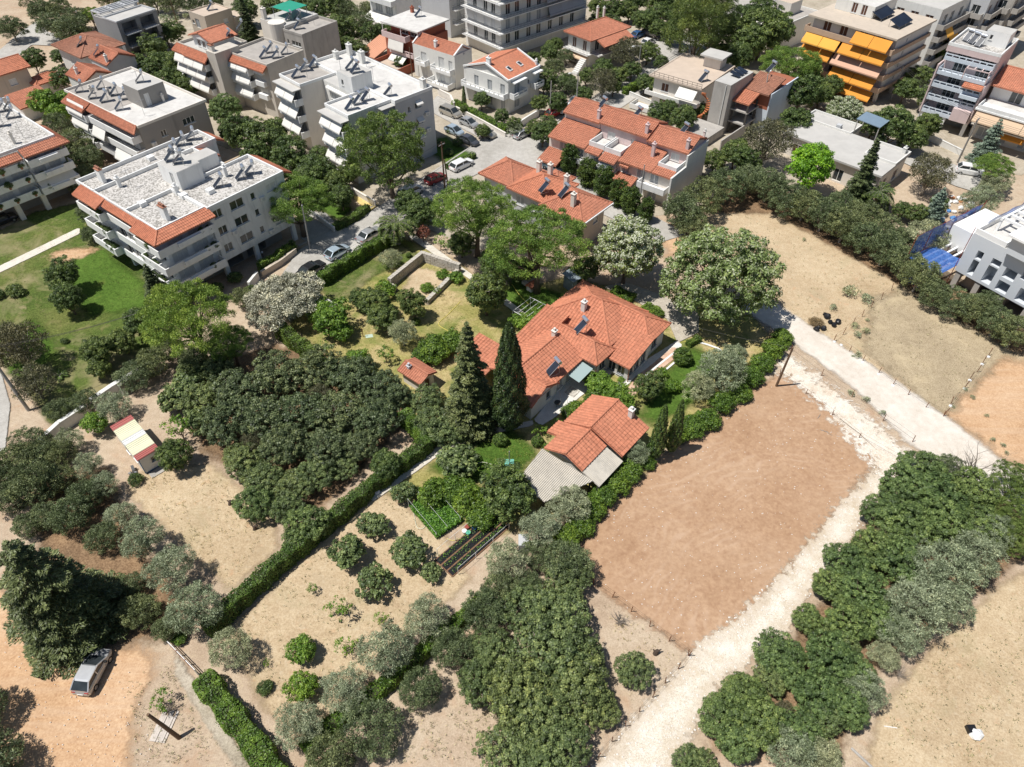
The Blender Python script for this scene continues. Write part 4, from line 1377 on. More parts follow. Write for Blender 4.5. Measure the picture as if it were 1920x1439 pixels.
b.tiles([[(-.4, -1.9, 8.95), (6.4, -1.9, 8.95), (5.25, -.4, 9.75), (-.4, -.4, 9.75)], [(6.4, -1.9, 8.95), (6.4, 6, 8.95), (5.25, 6, 9.75), (5.25, -.4, 9.75)],
         [(-10, -1.6, 8.8), (-.6, -1.6, 8.8), (-.6, -.4, 9.5), (-10, -.4, 9.5)]], TILE, .3, .4, sep=True)
b.chimney(*b.loc(28, 270, 9.6), 9.62, 1.6, .4, CREAM, .4)
b.awning('s', -.5, -.2, 5.4, 4.8, 1.5, 1.1, AWW)
heaters(b, [b.loc(px, py, 9.7) for px, py in ((8, 208), (25, 220), (3, 236), (20, 205))], 9.65, 'solar water heater on the roof of the block with planted balconies', 'heaters on the planted-balcony block')

ROOFS.append((b, [(2, 3, 9.63), (-5, 6, 9.63)]))
POTS.append((b, [(x, -1.5, z) for z in (2.9, 5.2, 7.4) for x in (-6.5, -4, -1.3, 1.0, 4.6)], 'potted plant on a deep balcony of the block on columns', 'potted plants of the block on columns'))
# ---- beige blocks with red skirts
b = Bld('apartment_block', 'beige block with a red roof-top room and white canvas awnings', (402, 103), 10.6, 52)
b.mass(0, 5.2, -.2, 2.6, 0, 10.8, BEIGE, {}, name='stair_shaft')
b.mass(.6, 9, 2.6, 12.6, 0, 9.4, BEIGE, {'w': rows([4, 7.5, 10.5], (2.9, 5.2, 7.2), 2.0, 1.95, 'gshut')}, ROOFC)
for z in (2.8, 5.1, 7.3):
    b.balcony('w', .6, 2.7, 12.3, z, 1.5)
for z in (5.0, 7.3, 9.1):
    b.awning('w', -.6, 3, 12, z, 1.0, 1.5, AWW, 3)
b.parapet(.55, 9, 2.7, 12.65, 9.42, .5, .18, BEIGE)
b.tiles([[(-1.2, 9, 8.9), (-1.2, 2.0, 8.9), (.5, 2.7, 9.8), (.5, 9, 9.8)], [(-1.0, 12.8, 8.9), (-1.0, 9.1, 8.9), (.5, 9.1, 9.8), (.5, 12.8, 9.8)]], TILE_B, .3, .4, sep=True)
b.mass(2.2, 7, 3.6, 9.6, 9.44, 11.4, WHITE, {'w': rows([5, 6.5, 8], (9.7,), 1.0, 1.2, 'bshut')}, name='roof_room')
b.gable(1.6, 7.6, 3.0, 10.2, 11.42, 1.1, 'x', TILE, WHITE)
b.chimney(.6, 1.4, 10.8, 1.0, .6, CREAM, 1.1, 3)
heaters(b, [b.loc(430, 75, 10.8), b.loc(455, 65, 10)], 10.86, 'solar water heater beside the red roof-top room', 'heaters beside the red roof-top room')

b = Bld('apartment_block', 'narrow beige block with rounded white window hoods', (500, 122), 10, 54)
b.mass(0, 8.6, 0, 11, 0, 9.6, BEIGE, {'w': rows([6.5, 9], (3.0, 5.4, 7.5), 1.8, 1.9, 'gshut'), 's': []}, ROOFG)
for z in (2.9, 5.3, 7.5):
    b.balcony('w', 0, 4.4, 10.6, z, 1.3)
    b.awning('w', -.5, 4.6, 10.4, z + 1.9, 1.0, 1.3, AWW, 2)
    b.boxpart('window_hood', -.7, -.01, 1.2, 3.6, z + .5, z + 1.4, WHITE)
b.parapet(-.05, 8.65, -.05, 11.05, 9.62, .45, .18, BEIGE)
b.tiles([[(-1.2, 10.8, 8.95), (-1.2, 0, 8.95), (-.06, 0, 9.75), (-.06, 10.8, 9.75)]], TILE_B, .3, .4)
heaters(b, [b.loc(px, py, 9.7) for px, py in ((497, 108), (508, 98), (520, 108), (537, 101))], 9.66, 'solar water heater on the narrow beige block', 'heaters on the narrow beige block')

b = Bld('apartment_block', 'grey concrete block with a round stair tower and green roof canopy', (566, 66), 9, 54)
b.mass(0, 9.5, 0, 5.5, 0, 8.6, CONC, {'w': [(2.2, 6.4, 2.6, .9, 'win'), (4.6, 6.4, .5, .9, 'win'), (2.2, 3.4, 2.6, .9, 'win')]}, ROOFG)
b.mass(.5, 9.5, 5.5, 13, 0, 9.4, CREAM, {'w': []}, ROOFC)
tw = MB()
tw.tube([(.3, 7.6, -.1), (.3, 7.6, 9.9)], 1.7, 20)
tw.sm = False
b.part('stair_tower', tw, CREAM)
b.parapet(-.05, 9.5, -.05, 5.5, 8.62, .5, .18, CONC)
b.boxpart('roof_canopy', 3.0, 8.0, 6.6, 11.8, 11.2, 11.26, paint('green_canopy', (.03, .30, .20), .6, .08, 1))
for x, y in ((3.2, 6.8), (7.8, 6.8), (3.2, 11.6), (7.8, 11.6)):
    b.part('canopy_post', MB().bar((x, y, 9.42), (x, y, 11.19), .08), METAL)
b.chimney(1.0, 12.0, 9.4, 2.0, .8, CREAM, .8)
heaters(b, [b.loc(560, 55, 8.6)], 8.66, 'solar water heater on the gravel roof beside the round stair tower', None)
heaters(b, [(3.4, 7.0), (4.8, 5.9)], 9.45, 'solar water heater behind the round stair tower', 'heaters behind the stair tower')

ROOFS.append((b, [(6, 3, 8.63), (2, 10, 9.42)]))
# ---- stepped grey-white block in the middle
b = Bld('apartment_block', 'stepped pale apartment block with two awning-hung wings and a courtyard', (652, 217), 11.6, 45)
b.mass(0, 8.2, 0, 6.2, 0, 11.2, WHITE_S, {'w': rows([1.6, 4.6], (2.9, 5.7, 8.4), 2.0, 2.0, 'gshut'), 's': [(5.2, 9.2, .5, .9, 'win')]}, ROOFW)
b.mass(8.2, 16, -1.1, 22, 0, 11.2, LGREY, {'s': rows([12.8], (3.6, 6.4, 9.1), 1.3, .9, 'win') + [(10.9, 9, .5, .9, 'win')]}, ROOFW)
b.mass(1.2, 8.2, 15, 21.2, 0, 11.2, CREAM, {'w': rows([16.6, 19.6], (2.9, 5.7, 8.4), 2.0, 2.0, 'gshut'), 's': []}, ROOFG)
b.mass(5.6, 9.6, 6.25, 10.2, 11.21, 14, WHITE, {'s': [], 'w': [(9, 12, .6, .9, 'win')]}, ROOFC, name='stair_house')
b.mass(5.6, 8.15, 6.25, 14.95, 0, 11.2, OFFW, {'w': rows([8, 12.5], (3.2, 6, 8.6), 1.5, 1.0, 'shut')}, ROOFC)
for z in (2.8, 5.6, 8.4):
    b.balcony('w', 0, -.2, 6.1, z, 1.5, 'solid')
    b.balcony('w', 1.2, 15, 21.1, z, 1.5, 'solid')
    b.balcony('s', 0, 5.6, 8.15, z, 1.1, 'solid')
    b.awning('w', -.7, .2, 5.8, z + 2.35, 1.2, 1.55, AWW, 2)
    b.awning('w', .5, 15.3, 20.8, z + 2.35, 1.2, 1.55, AWW, 2)
    b.awning('s', -1.12, 12.1, 13.5, z + 2.0, .7, .45, AWW)
    b.awning('w', 5.6, 7.2, 13.8, z + 2.3, .5, .25, AWW)
b.awning('s', -.6, 5.8, 8.1, 10.9, .9, 1.0, AWG)
for (a0, a1, x0) in ((-.2, 6.2, -1.6), (15, 21.2, -.4)):
    b.boxpart('balcony_canopy', x0, x0 + 1.59, a0, a1, 10.75, 10.9, ROOFC)
b.boxpart('balcony_canopy', 5.5, 8.19, -1.3, -.01, 10.95, 11.08, ROOFC)
b.parapet(-.04, 8.2, -.05, 6.25, 11.22, .4, .18, WHITE)
b.parapet(1.15, 8.2, 14.95, 21.25, 11.22, .45, .18, WHITE)
b.parapet(8.22, 16.05, -1.15, 22.05, 11.22, .5, .18, WHITE)
b.tiles([[(16.06, -1.1, 11.6), (17.5, -1.1, 10.8), (17.5, 22, 10.8), (16.06, 22, 11.6)]], ROOFC, .3)
for x, y, h in ((15.2, 20.5, 1.8), (14.6, 16, 1.9), (15.2, .2, 1.5), (12.5, 20.8, 1.2)):
    b.chimney(x, y, 11.25, h, .7, OFFW, .9)
heaters(b, [b.loc(px, py, 11.25) for px, py in ((659, 205), (673, 195), (688, 188), (730, 180))], 11.25, 'solar water heater on the white wing of the stepped block', 'heaters on the white wing')
heaters(b, [b.loc(px, py, 11.25) for px, py in ((558, 145), (573, 133), (590, 126))], 11.25, 'solar water heater on the gravel wing of the stepped block', 'heaters on the gravel wing')
heaters(b, [(7.4, 7.2), (7.6, 8.8)], 14.05, 'solar water heater on the stair house of the stepped block', 'heaters on the stepped block stair house')

ROOFS.append((b, [(11, 8, 11.23), (4, 17, 11.23), (14, 14, 11.23), (6, 9.5, 14.03)]))
ACS.append((b, 's', -1.1, [(14.4, 4.6), (14.4, 7.4), (11.2, 6.3)]))
POTS.append((b, [(-1.1, y, z) for z in (2.8, 5.6, 8.4) for y in (.6, 5.4)], 'potted plant behind the awnings of the stepped block', 'potted plants of the stepped block'))
# ---- dark grey cube
b = Bld('cube_house', 'dark grey cube house with recessed balconies and a roof frame', (218, 42), 8.5, 56, 'house')
b.mass(0, 9.5, 0, 8.5, 0, 8.3, GREYP, {'s': rows([2.6, 6.9], (1.0, 3.6, 6.0), 3.3, 1.95, 'void')}, ROOFC)
for z in (3.4, 5.9):
    b.balcony('s', 0, .9, 4.3, z, 1.0, 'bars', LGREY)
    b.balcony('s', 0, 5.3, 8.6, z, 1.0, 'bars', LGREY)
b.parapet(-.04, 9.54, -.04, 5, 8.32, .3, .2, LGREY)
fr = MB()
for y in (5.4, 6.4, 7.4, 8.3):
    fr.bar((0, y, 9.2), (9.4, y, 9.2), .25)
for x in (.1, 3.2, 6.3, 9.3):
    fr.bar((x, 5.2, 9.2), (x, 8.4, 9.2), .24)
    fr.bar((x, 8.3, 8.3), (x, 8.3, 9.1), .24)
b.part('roof_frame', fr, LGREY)
b.chimney(9.0, 6.2, 8.3, 2.2, .5, LGREY)
# ================================================================ houses of the left quarter
b = Bld('tiled_house', 'old wide tiled roof house below the dark grey cube', (153, 108), 6.5, 52, 'house')
b.mass(.4, 8.6, .4, 10.4, 0, 6.5, OFFW, {'w': rows([3, 6], (1, 3.6), 1.4, 1.4, 'shut')})
b.hip(-.4, 9.2, -.3, 11, 6.5, 1.9, TILE_O, .3, .4)
heaters(b, [(2.2, 3.2)], 7.1, 'solar water heater on the old wide tiled roof', None)
b = Bld('tiled_house', 'gabled house with a grey gable next to the old tiled roof', (200, 123), 6.5, 52, 'house')
b.mass(.1, 5.9, .1, 6.2, 0, 6.5, LGREY, {'s': [(3, 3.4, 1.2, 1.2, 'shut')]})
b.gable(-.1, 6.1, -.1, 6.4, 6.5, 1.4, 'y', TILE, LGREY, .3, .4)
b.chimney(.6, .5, 6.5, 1.5, .45, OFFW)
heaters(b, [(1.2, 4.4)], 7.0, 'solar water heater on the gabled house with a grey gable', None)
b = Bld('tiled_house', 'small gabled house behind the crowded taupe block roof', (158, 156), 6.5, 52, 'house')
b.mass(.1, 5.5, .1, 6.3, 0, 6.5, OFFW, {'w': [(3, 3.5, 1.6, 1.3, 'shut')]})
b.gable(-.1, 5.7, -.1, 6.5, 6.5, 1.3, 'y', TILE, OFFW, .3, .4)
b.chimney(.9, 3.6, 6.5, 1.5, .45, OFFW)
b = Bld('tiled_house', 'sand-walled house with a bright tile roof near the country lane', (36, 127), 6, 52, 'house')
b.mass(-7, 1.4, .4, 6, 0, 5.7, SAND, {'s': [(-2, 3.2, 1.4, 1.2, 'shut')]})
b.gable(-7.5, 2, -.2, 6.4, 5.7, 1.5, 'x', TILE_B, SAND, .3, .4)
b.chimney(-1.5, 4.4, 6.5, 2.0, .6, WHITE, .5, 1)
b = Bld('tiled_annex', 'low white annex with a ribbed tile roof behind the corner block', (91, 182), 3, 52, 'house')
b.mass(-5.2, .4, .2, 4.6, 0, 2.6, WHITE)
b.tiles([[(-5.6, -.2, 2.6), (.8, -.2, 2.6), (.8, 5, 3.8), (-5.6, 5, 3.8)]], TILE, .34, .4)
b.boxpart('terrace_wall', -6, .4, 5.2, 5.4, 0, 3.4, WHITE)
b = Bld('tiled_annex', 'low annex with an orange tile roof half hidden by garden trees', (66, 158), 3, 52, 'house')
b.mass(.2, 5.4, .2, 3.8, 0, 2.7, CREAM)
b.hip(-.2, 5.8, -.2, 4.2, 2.7, .9, TILE_B, .3, .4)
b = Bld('tan_house', 'tan flat-roofed house at the edge of the ochre fields', (383, 32), 6.0, 52, 'house')
b.mass(0, 7, 0, 6, 0, 5.8, SAND, {'w': [(3.4, 3.0, 1.6, 1.9, 'gshut'), (5, 3.6, .8, .8, 'win')], 's': [(5, 3.4, 1.2, 1, 'shut')]}, ROOFT)
b.mass(7, 10.5, -.6, 3.6, 0, 4.2, SAND, {}, ROOFT)
b.parapet(0, 7, 0, 6, 5.83, .25, .15, SAND)
heaters(b, [(4, 3)], 5.85, 'solar water heater on the tan flat roof', None)

# ================================================================ middle quarter
b = Bld('brick_villa', 'oxide red villa with a dazzling white flat roof canopy', (785, 60), 8.2, 52, 'house')
b.mass(0, 9, .4, 10, 0, 6.0, REDP, {'w': rows([6.5], (.5, 3.4), 1.8, 2.1, 'gshut'), 's': [(2, .6, 1.2, 2, 'shut')]})
b.mass(1.5, 9, 1, 9.6, 6.0, 7.9, REDP, {'w': rows([3, 5.5], (6.2,), 2, 1.5, 'glass')}, name='upper_wall')
b.boxpart('canopy_roof', -.4, 9.4, 0, 10.6, 7.95, 8.2, ROOFW)
for x, y in ((-.2, .2), (-.2, 5), (-.2, 10.3)):
    b.part('canopy_post', MB().bar((x, y, 6.0), (x, y, 7.94), .12), WHITE)
b.balcony('w', 0, 2.6, 9.4, 6.0, 1.5, 'solid', PINK)
b.balcony('w', 0, .8, 7.6, 3.2, 1.4, 'slot', PINK)
b.awning('w', -1.4, 3.2, 7.6, 5.8, .5, 1.7, AWW)
b.awning('w', -1.2, 2.8, 7.2, 2.9, 1.4, .9, AWW)
b.chimney(7.6, 9.0, 8.2, 1.0, .6, REDP)
b.boxpart('terrace', -5.5, -.02, 2.2, 9.6, 0, .9, ROOFT)
for x0, x1, y0, y1 in ((-5.7, -5.5, 2, 9.8), (-5.5, 0, 2.0, 2.2), (-5.5, 0, 9.6, 9.8)):
    b.boxpart('garden_wall', x0, x1, y0, y1, 0, 1.7, REDP)
b.tiles([[(-3.5, 15.5, 1.6), (-3.5, 10.4, 1.6), (3.5, 10.4, 3.4), (3.5, 15.5, 3.4)]], paint('smooth_tile_roof', (.60, .30, .19), .8, .06, 1), .5, name='annex_roof')
heaters(b, [(6.6, 6.0)], 8.25, 'solar collector on the dazzling white canopy roof', None)

b = Bld('gabled_house', 'cream house with rounded balconies and a plain red gable roof', (852, 105), 6.5, 52, 'house')
b.mass(0, 5.2, 0, 11.3, 0, 6.4, OFFW, {'w': rows([1.2], (.4, 3.2), 1.0, 2.0, 'shut') + rows([3.6], (.4, 3.2), 1.5, 2.2, 'shut') + rows([8.4], (.4, 3.2), 1.5, 2.1, 'shut'), 's': [(2.8, 6.0, .3, .3, 'win')]})
b.gable(.05, 5.15, .05, 11.2, 6.35, 1.3, 'y', TILE, OFFW, .3, .4)
cp = MB()
for y in (0., 11.1):
    cp.bar((-.02, y + .1, 6.42), (2.6, y + .1, 7.82), .3)
    cp.bar((2.6, y + .1, 7.82), (5.22, y + .1, 6.42), .3)
b.part('gable_coping', cp, WHITE)
for y0, y1, z in ((.2, 5.6, 3.0), (7, 9.8, 3.2)):
    b.balcony('w', 0, y0, y1, z, 1.3, 'slot', WHITE)
b.balcony('w', 0, .2, 6, .4, 2.2, 'slot', WHITE)
b.chimney(.8, 5.6, 6.5, 1.3, .55, WHITE)

b = Bld('gabled_house', 'white house with two skylights and corner balconies at the street', (953, 150), 6.5, 50, 'house')
b.mass(0, 9.3, 0, 11.2, 0, 6.3, OFFW, {'w': rows([1.4, 4.6, 8.0], (.5, 3.3), 1.1, 2.0, 'gshut'), 's': rows([2.6], (.5, 3.2), 1.6, 2.1, 'gshut') + [(6, 3.9, .5, .8, 'win')]})
b.gable(.05, 9.25, .05, 11.15, 6.2, 1.9, 'x', TILE_B, OFFW, .3, .4)
for a, c in (((0, -.02, 6.3), (0, 5.6, 8.2)), ((0, 5.6, 8.2), (0, 11.22, 6.3)), ((9.3, -.02, 6.3), (9.3, 5.6, 8.2)), ((0, -.05, 6.3), (9.3, -.05, 6.3))):
    b.part('gable_coping', MB().bar(a, c, .3, .3), WHITE)
g_ = MB()
for x in (2.5, 5.6):
    g_.slab([(x, 1.7, 6.92), (x + .7, 1.7, 6.92), (x + .7, 2.8, 7.30), (x, 2.8, 7.30)], .12)
sky_ = MB()
for x in (2.5, 5.6):
    o_ = b.part('skylight', MB().slab([(x, 1.6, 6.98), (x + .8, 1.6, 6.98), (x + .8, 2.8, 7.39), (x, 2.8, 7.39)], .16), WHITE)
    MB().slab([(x + .1, 1.75, 7.06), (x + .7, 1.75, 7.06), (x + .7, 2.65, 7.37), (x + .1, 2.65, 7.37)], .05).build('pane', GLASS, o_)
b.balcony('w', 0, .1, 11, 3.1, 1.2, 'slot', WHITE)
b.balcony('s', 0, .2, 4.2, 3.1, 1.3, 'slot', WHITE)
b.balcony('s', 0, 6.6, 9.2, 3.1, 1.3, 'slot', WHITE)
b.boxpart('canopy', .8, 4.4, -1.0, -.01, 5.6, 5.8, WHITE)
b.boxpart('canopy', 6.8, 9.2, -1.0, -.01, 5.6, 5.8, WHITE)
b.chimney(.5, 5.2, 7.6, 1.4, .45, WHITE, .9)
b.chimney(9.0, .6, 6.3, .9, .35, WHITE)

# ---- long grey balcony block
b = Bld('apartment_block', 'long grey apartment block ringed by iron-railed balconies', (940, 112), 0, 42)
fl = (2.8, 5.7, 8.6, 11.5)
b.mass(0, 26, 0, 12, 0, 14.4, OFFW, {'s': sum([rows([2, 4.6, 8, 11, 14.5, 18, 21.5], (z + .1,), 1.3, 2.1, 'gshut' if i % 2 else 'glass') for i, z in enumerate(fl)], []), 'w': sum([rows([2.5, 5, 8.5], (z + .1,), 1.3, 2.1, 'shut' if i % 2 else 'glass') for i, z in enumerate(fl)], [])}, ROOFC)
for z in fl:
    b.balcony('s', 0, -1.4, 25, z, 1.4, 'bars', WHITE)
    b.balcony('w', 0, .01, 11.6, z, 1.4, 'bars', WHITE)
b.boxpart('roof', -1.2, 26, -1.2, 12, 14.44, 14.7, ROOFC)
b.awning('s', -.7, 12, 19, 11.2, .75, 1.9, AWG, 2)
b.awning('s', -.7, 13, 24, 8.3, .75, 1.9, AWG, 3)
b = Bld('apartment_block', 'plain white block with side balconies behind the red villa', (846, 72), 0, 50)
b.mass(0, 8, 0, 9, 0, 16, LGREY, {'s': sum([rows([3, 6], (z,), 1.2, 2.0, 'gshut') for z in (3, 6, 9, 12)], [])}, ROOFC)
for z in (2.9, 5.9, 8.9, 11.9):
    b.balcony('s', 0, .8, 7.6, z, 1.3, 'bars', WHITE)
b = Bld('apartment_block', 'white block with a planted roof terrace and low awnings', (748, 62), 0, 50)
b.mass(0, 10, 0, 9, 0, 9, WHITE, {'w': rows([2.5, 6], (.4, 3.4), 2.4, 2.1, 'gshut')}, ROOFC)
b.balcony('w', 0, 0, 9, 6.0, 1.5, 'solid')
b.awning('w', -.3, .5, 8.8, 3.2, 2.6, 1.0, AWW, 2)
# ---- hip-roofed villa
b = Bld('hip_roofed_villa', 'two-storey villa with a wide hipped tile roof by the far street', (1108, 76), 6.0, 42, 'house')
b.mass(.8, 11, .8, 7.2, 0, 5.9, OFFW, {'w': rows([2.4, 5.4], (3.1,), 1.1, 2.0, 'bshut') + rows([5], (.3,), 1.2, 2.0, 'bshut'), 's': rows([3, 6, 9], (3.1,), 1.3, 2.0, 'glass')})
b.hip(-.2, 12.2, -.3, 7.8, 5.9, 1.9, TILE, .3, .4)
b.tiles([[(1.5, -2.6, 4.9), (10.5, -2.6, 4.9), (10.5, -.2, 5.8), (1.5, -.2, 5.8)]], TILE, .3, .4, name='porch_roof')
b.balcony('w', .8, .2, 7.4, 2.9, 1.3, 'bars', OFFW)
b.balcony('s', .8, 1.2, 10.8, 2.9, 2.4, 'bars', OFFW)
b.awning('w', .6, .6, 6.8, 2.6, 1.4, .7, AWB, 2)
st = MB()
for i in range(9):
    st.box(-1.9 - .3 * i, -1.6 - .3 * i, -.6, .9, 0, 2.7 - .28 * i)
b.part('outside_stair', st, OFFW)
b.chimney(9.0, 6.8, 7.0, 1.8, .4, OFFW)
b.chimney(10.2, 6.0, 7.0, 1.6, .4, OFFW)
# ---- flat two-storey house
b = Bld('flat_roofed_house', 'two-storey flat-roofed house with railing and a white awning', (1315, 167), 6.4, 52, 'house')
b.mass(.8, 13, .3, 10, 0, 6.0, CREAM, {'w': rows([7.6, 3.2], (.7, 3.7), 1.5, 1.5, 'bshut') + [(1.4, .2, 1.0, 2.0, 'bshut')]}, ROOFT)
b.boxpart('roof_slab', 0, 13.8, -.1, 10.8, 6.04, 6.3, ROOFT)
b.balcony('w', .8, 0, 11, 3.1, 1.4, 'solid', OFFW, .5)
b.balcony('w', .8, 2, 13, .35, 3.0, 'solid', OFFW, .7)
b.awning('w', -.4, .4, 4.2, 5.9, 1.5, 1.3, AWW)
rl = MB()
for z in (6.7, 7.1):
    rl.bar((.1, 0, z), (.1, 10.7, z), .05).bar((.1, 10.7, z), (13.6, 10.7, z), .05)
for i in range(12):
    rl.bar((.1, 10.7 * i / 11, 6.3), (.1, 10.7 * i / 11, 7.1), .05)
b.part('roof_railing', rl, DMETAL)
b.boxpart('stair_house_roof', 9.2, 13.2, .8, 5.4, 8.3, 8.6, ROOFC)
b.mass(10, 12.6, 1.4, 4.8, 6.32, 8.28, CREAM, {}, name='stair_house')
ss = MB()
for i in range(20):
    t_ = i * .42
    ss.add([(.2 + 1.0 * math.cos(t_) * k, -1.2 + 1.0 * math.sin(t_) * k, .3 * i + dz) for k, tt in ((.15, 0), (1, 0)) for dz in (0, .12)] +
           [(.2 + math.cos(t_ + .45) * k, -1.2 + math.sin(t_ + .45) * k, .3 * i + dz) for k in (.15, 1) for dz in (0, .12)],
           [(0, 1, 3, 2), (4, 6, 7, 5), (1, 5, 7, 3), (0, 2, 6, 4), (2, 3, 7, 6)])
b.part('spiral_stair', ss, paint('rust_red_steel', (.50, .17, .07), .6, .1, 2))
heaters(b, [(3.6, 1.4)], 6.32, 'solar water heater on the tan flat roof of the awning house', None)
# ---- concrete tower with brick shell
b = Bld('unfinished_building', 'unfinished concrete tower with bare brick rooms and a patch of tile roof', (1371, 160), 9, 48)
b.mass(0, 8, 0, 3.2, 0, 8.9, CONC, {}, ROOFC)
b.mass(6, 16, -5, 0, 0, 4.0, BLUEW, {'w': [(-2.4, 2.2, 1.4, 1.0, 'win')]}, ROOFC, name='white_wall')
b.mass(6, 16, -5, 0, 4.0, 6.8, BRICKR, {'w': [(-1.4, 4.3, 1.2, 2.0, 'void')]}, name='brick_wall')
b.boxpart('side_wall', 5.9, 16.1, -5.25, -5.02, 0, 7.0, BLUEW)
b.tiles([[(5.2, 0.1, 6.9), (5.2, -5.0, 6.9), (11, -5.0, 8.2), (11, .1, 8.2)]], TILE_O, .3, .4)
b.tiles([[(1.6, -.1, 5.9), (1.6, -3.4, 5.9), (5.1, -3.4, 6.9), (5.1, -.1, 6.9)]], TILE_B, .4, .4, name='porch_roof')
for z in (2.0, 4.2):
    b.boxpart('floor_slab', 1.6, 5.9, -3.4, -.02, z, z + .25, CONC)
for x, y in ((1.8, -3.2), (1.8, -.4), (5.0, -3.2)):
    b.part('column', MB().box(x - .15, x + .15, y - .15, y + .15, 0, 5.8), DMETAL)
b.part('drain_pipe', MB().tube([(-.12, .8, 0), (-.12, .8, 8.8)], .07, 8), OFFW)
b.boxpart('yard_slab', -6, -.1, -.5, 5, 0, 1.6, CONC)
b.boxpart('yard_wall', -6.2, 3.5, -3.4, -3.2, 0, 2.2, CONC)
pl = MB()
for i in range(3):
    pl.slab([(3.4 + i * 1.2, .5, 9.25), (4.4 + i * 1.2, .5, 9.25), (4.4 + i * 1.2, 2.4, 9.65), (3.4 + i * 1.2, 2.4, 9.65)], .08)
b.part('roof_collectors', pl, PANEL)
heaters(b, [(11.8, -1.6)], 8.25, 'solar water heater on the frame above the brick rooms', None)

# ---- row houses
b = Bld('row_house_terrace', 'terrace of three row houses with stepped tile roofs and white roof terraces', (1263, 333), 5.0, 52, 'house')
b.mass(0, 10, 0, 23.4, 0, 4.9, CREAM, {'w': rows([3.2, 5.6, 11.8, 14.2, 20.5], (.3, 2.9), 1.5, 1.8, 'gshut') + rows([8.4, 17.2], (3.0,), 1.3, 1.2, 'gshut'), 's': rows([3, 7], (2.8,), .6, .6, 'shut')})
for i, (y0, y1, zz) in enumerate(((0.02, 7.2, 7.3), (7.3, 16.2, 7.7), (16.3, 23.3, 7.5))):
    b.mass(4.2, 9.95, y0, y1, 4.92, zz, PINK if i < 2 else CREAM, {'w': rows([y0 + 2.2, y1 - 2.2], (5.3,), 1.5, 1.2, 'shut')}, name='upper_wall')
    b.gable(3.7, 10.4, y0 - .1, y1 + .1, zz, 1.3, 'y', TILE, PINK, .34, .42)
    b.chimney(4.6, y0 + .6, zz + .2, 1.5, .5, PINK)
b.part('end_wall', MB().prism([(-1.2, -.3), (10.2, -.3), (10.2, -.02), (-1.2, -.02)], 0, 5.4), OFFW)
b.part('end_wall', MB().prism([(3.4, -.3), (10.2, -.3), (10.2, -.02), (3.4, -.02)], 5.402, 7.2), OFFW)
lo = [[(-.6, 0, 4.9), (4.15, 0, 6.5)]]
def lowroof(y0, y1, x0=-.6, z0=4.9, x1=4.15, z1=6.4, nm='front_roof'):
    b.tiles([[(x0, y1, z0), (x0, y0, z0), (x1, y0, z1), (x1, y1, z1)]], TILE, .34, .42, name=nm)
lowroof(3.6, 9.6)
lowroof(.1, 3.5, -.6, 4.9, 1.0, 5.4)
lowroof(16.0, 23.3)
lowroof(9.7, 12.6, -1.6, 4.6, .2, 5.2)
lowroof(13.0, 15.8, -.9, 4.7, .4, 5.2)
for (y0, y1, x0) in ((.2, 3.4, 1.0), (9.7, 12.7, .2), (12.9, 15.8, .4)):
    b.boxpart('roof_terrace', x0, 4.1, y0, y1, 4.92, 5.1, ROOFW)
    pz = MB().box(x0, 4.1, y0, y0 + .15, 5.1, 6.0).box(x0, 4.1, y1 - .15, y1, 5.1, 6.0).box(x0, x0 + .15, y0 + .15, y1 - .15, 5.1, 6.0)
    b.part('terrace_wall', pz, WHITE)
for (y0, y1, dp) in ((.4, 5.2, 1.8), (10.0, 13.0, 1.8), (14.4, 17.6, 1.4)):
    b.balcony('w', 0, y0, y1, 2.6, dp, 'solid', WHITE, .8)
for (y0, y1) in ((6.0, 9.6), (19.5, 23.3)):
    lowroof(y0, y1, -3.4, 1.9, -.05, 2.9, 'porch_roof')
    for y in (y0 + .3, y1 - .3):
        b.part('porch_post', MB().box(-3.2, -3.0, y - .1, y + .1, 0, 1.9), DMETAL)
for (y0, y1) in ((7.6, 9.2), (17.9, 19.2)):
    lowroof(y0, y1, -.8, 4.35, -.02, 4.7, 'window_roof')
b.awning('w', -1.2, 10.6, 12.4, 4.5, .5, 1.4, AWG)
b.chimney(2.4, 5.2, 5.9, 2.0, .5, PINK)
b.chimney(9.6, .4, 7.6, 1.0, .3, OFFW)
heaters(b, [(7.8, 3.0)], 8.0, 'solar water heater on the lowest tile roof of the row houses', None)
heaters(b, [(7.6, 11.4)], 8.4, 'solar water heater on the middle tile roof of the row houses', None)
heaters(b, [(7.4, 18.0)], 8.3, 'solar water heater on the far tile roof of the row houses', None)

# ---- red roofs behind the pines
b = Bld('tiled_house', 'sand-walled house with clustered red hip roofs behind the umbrella pines', (1087, 416), 5.5, 50, 'house')
b.mass(.5, 6.6, .3, 6.6, 0, 5.4, SAND, {'s': [(4.5, 3, 1, 1, 'shut')], 'w': rows([3], (3,), 1.4, 1.2, 'gshut')})
b.hip(-.2, 7.2, -.6, 7.2, 5.4, 2.0, TILE, .32, .4)
b.mass(1.5, 8, 7, 13.5, 0, 5.2, LGREY, {'w': rows([9, 12], (2.8,), 1.4, 1.4, 'gshut')})
b.hip(.9, 8.6, 6.4, 14.2, 5.2, 1.9, TILE_B, .32, .4)
b.mass(2.5, 8, 14.2, 20, 0, 4.8, LGREY)
b.hip(1.9, 8.6, 13.6, 20.8, 4.8, 1.9, TILE, .32, .4)
b.mass(7, 10, 9, 12, 0, 4.6, LGREY)
b.hip(6.4, 10.6, 8.4, 12.4, 4.7, 1.2, TILE, .32, .4)
b.boxpart('gutter', -.3, 7.3, -.8, -.62, 5.2, 5.42, WHITE)
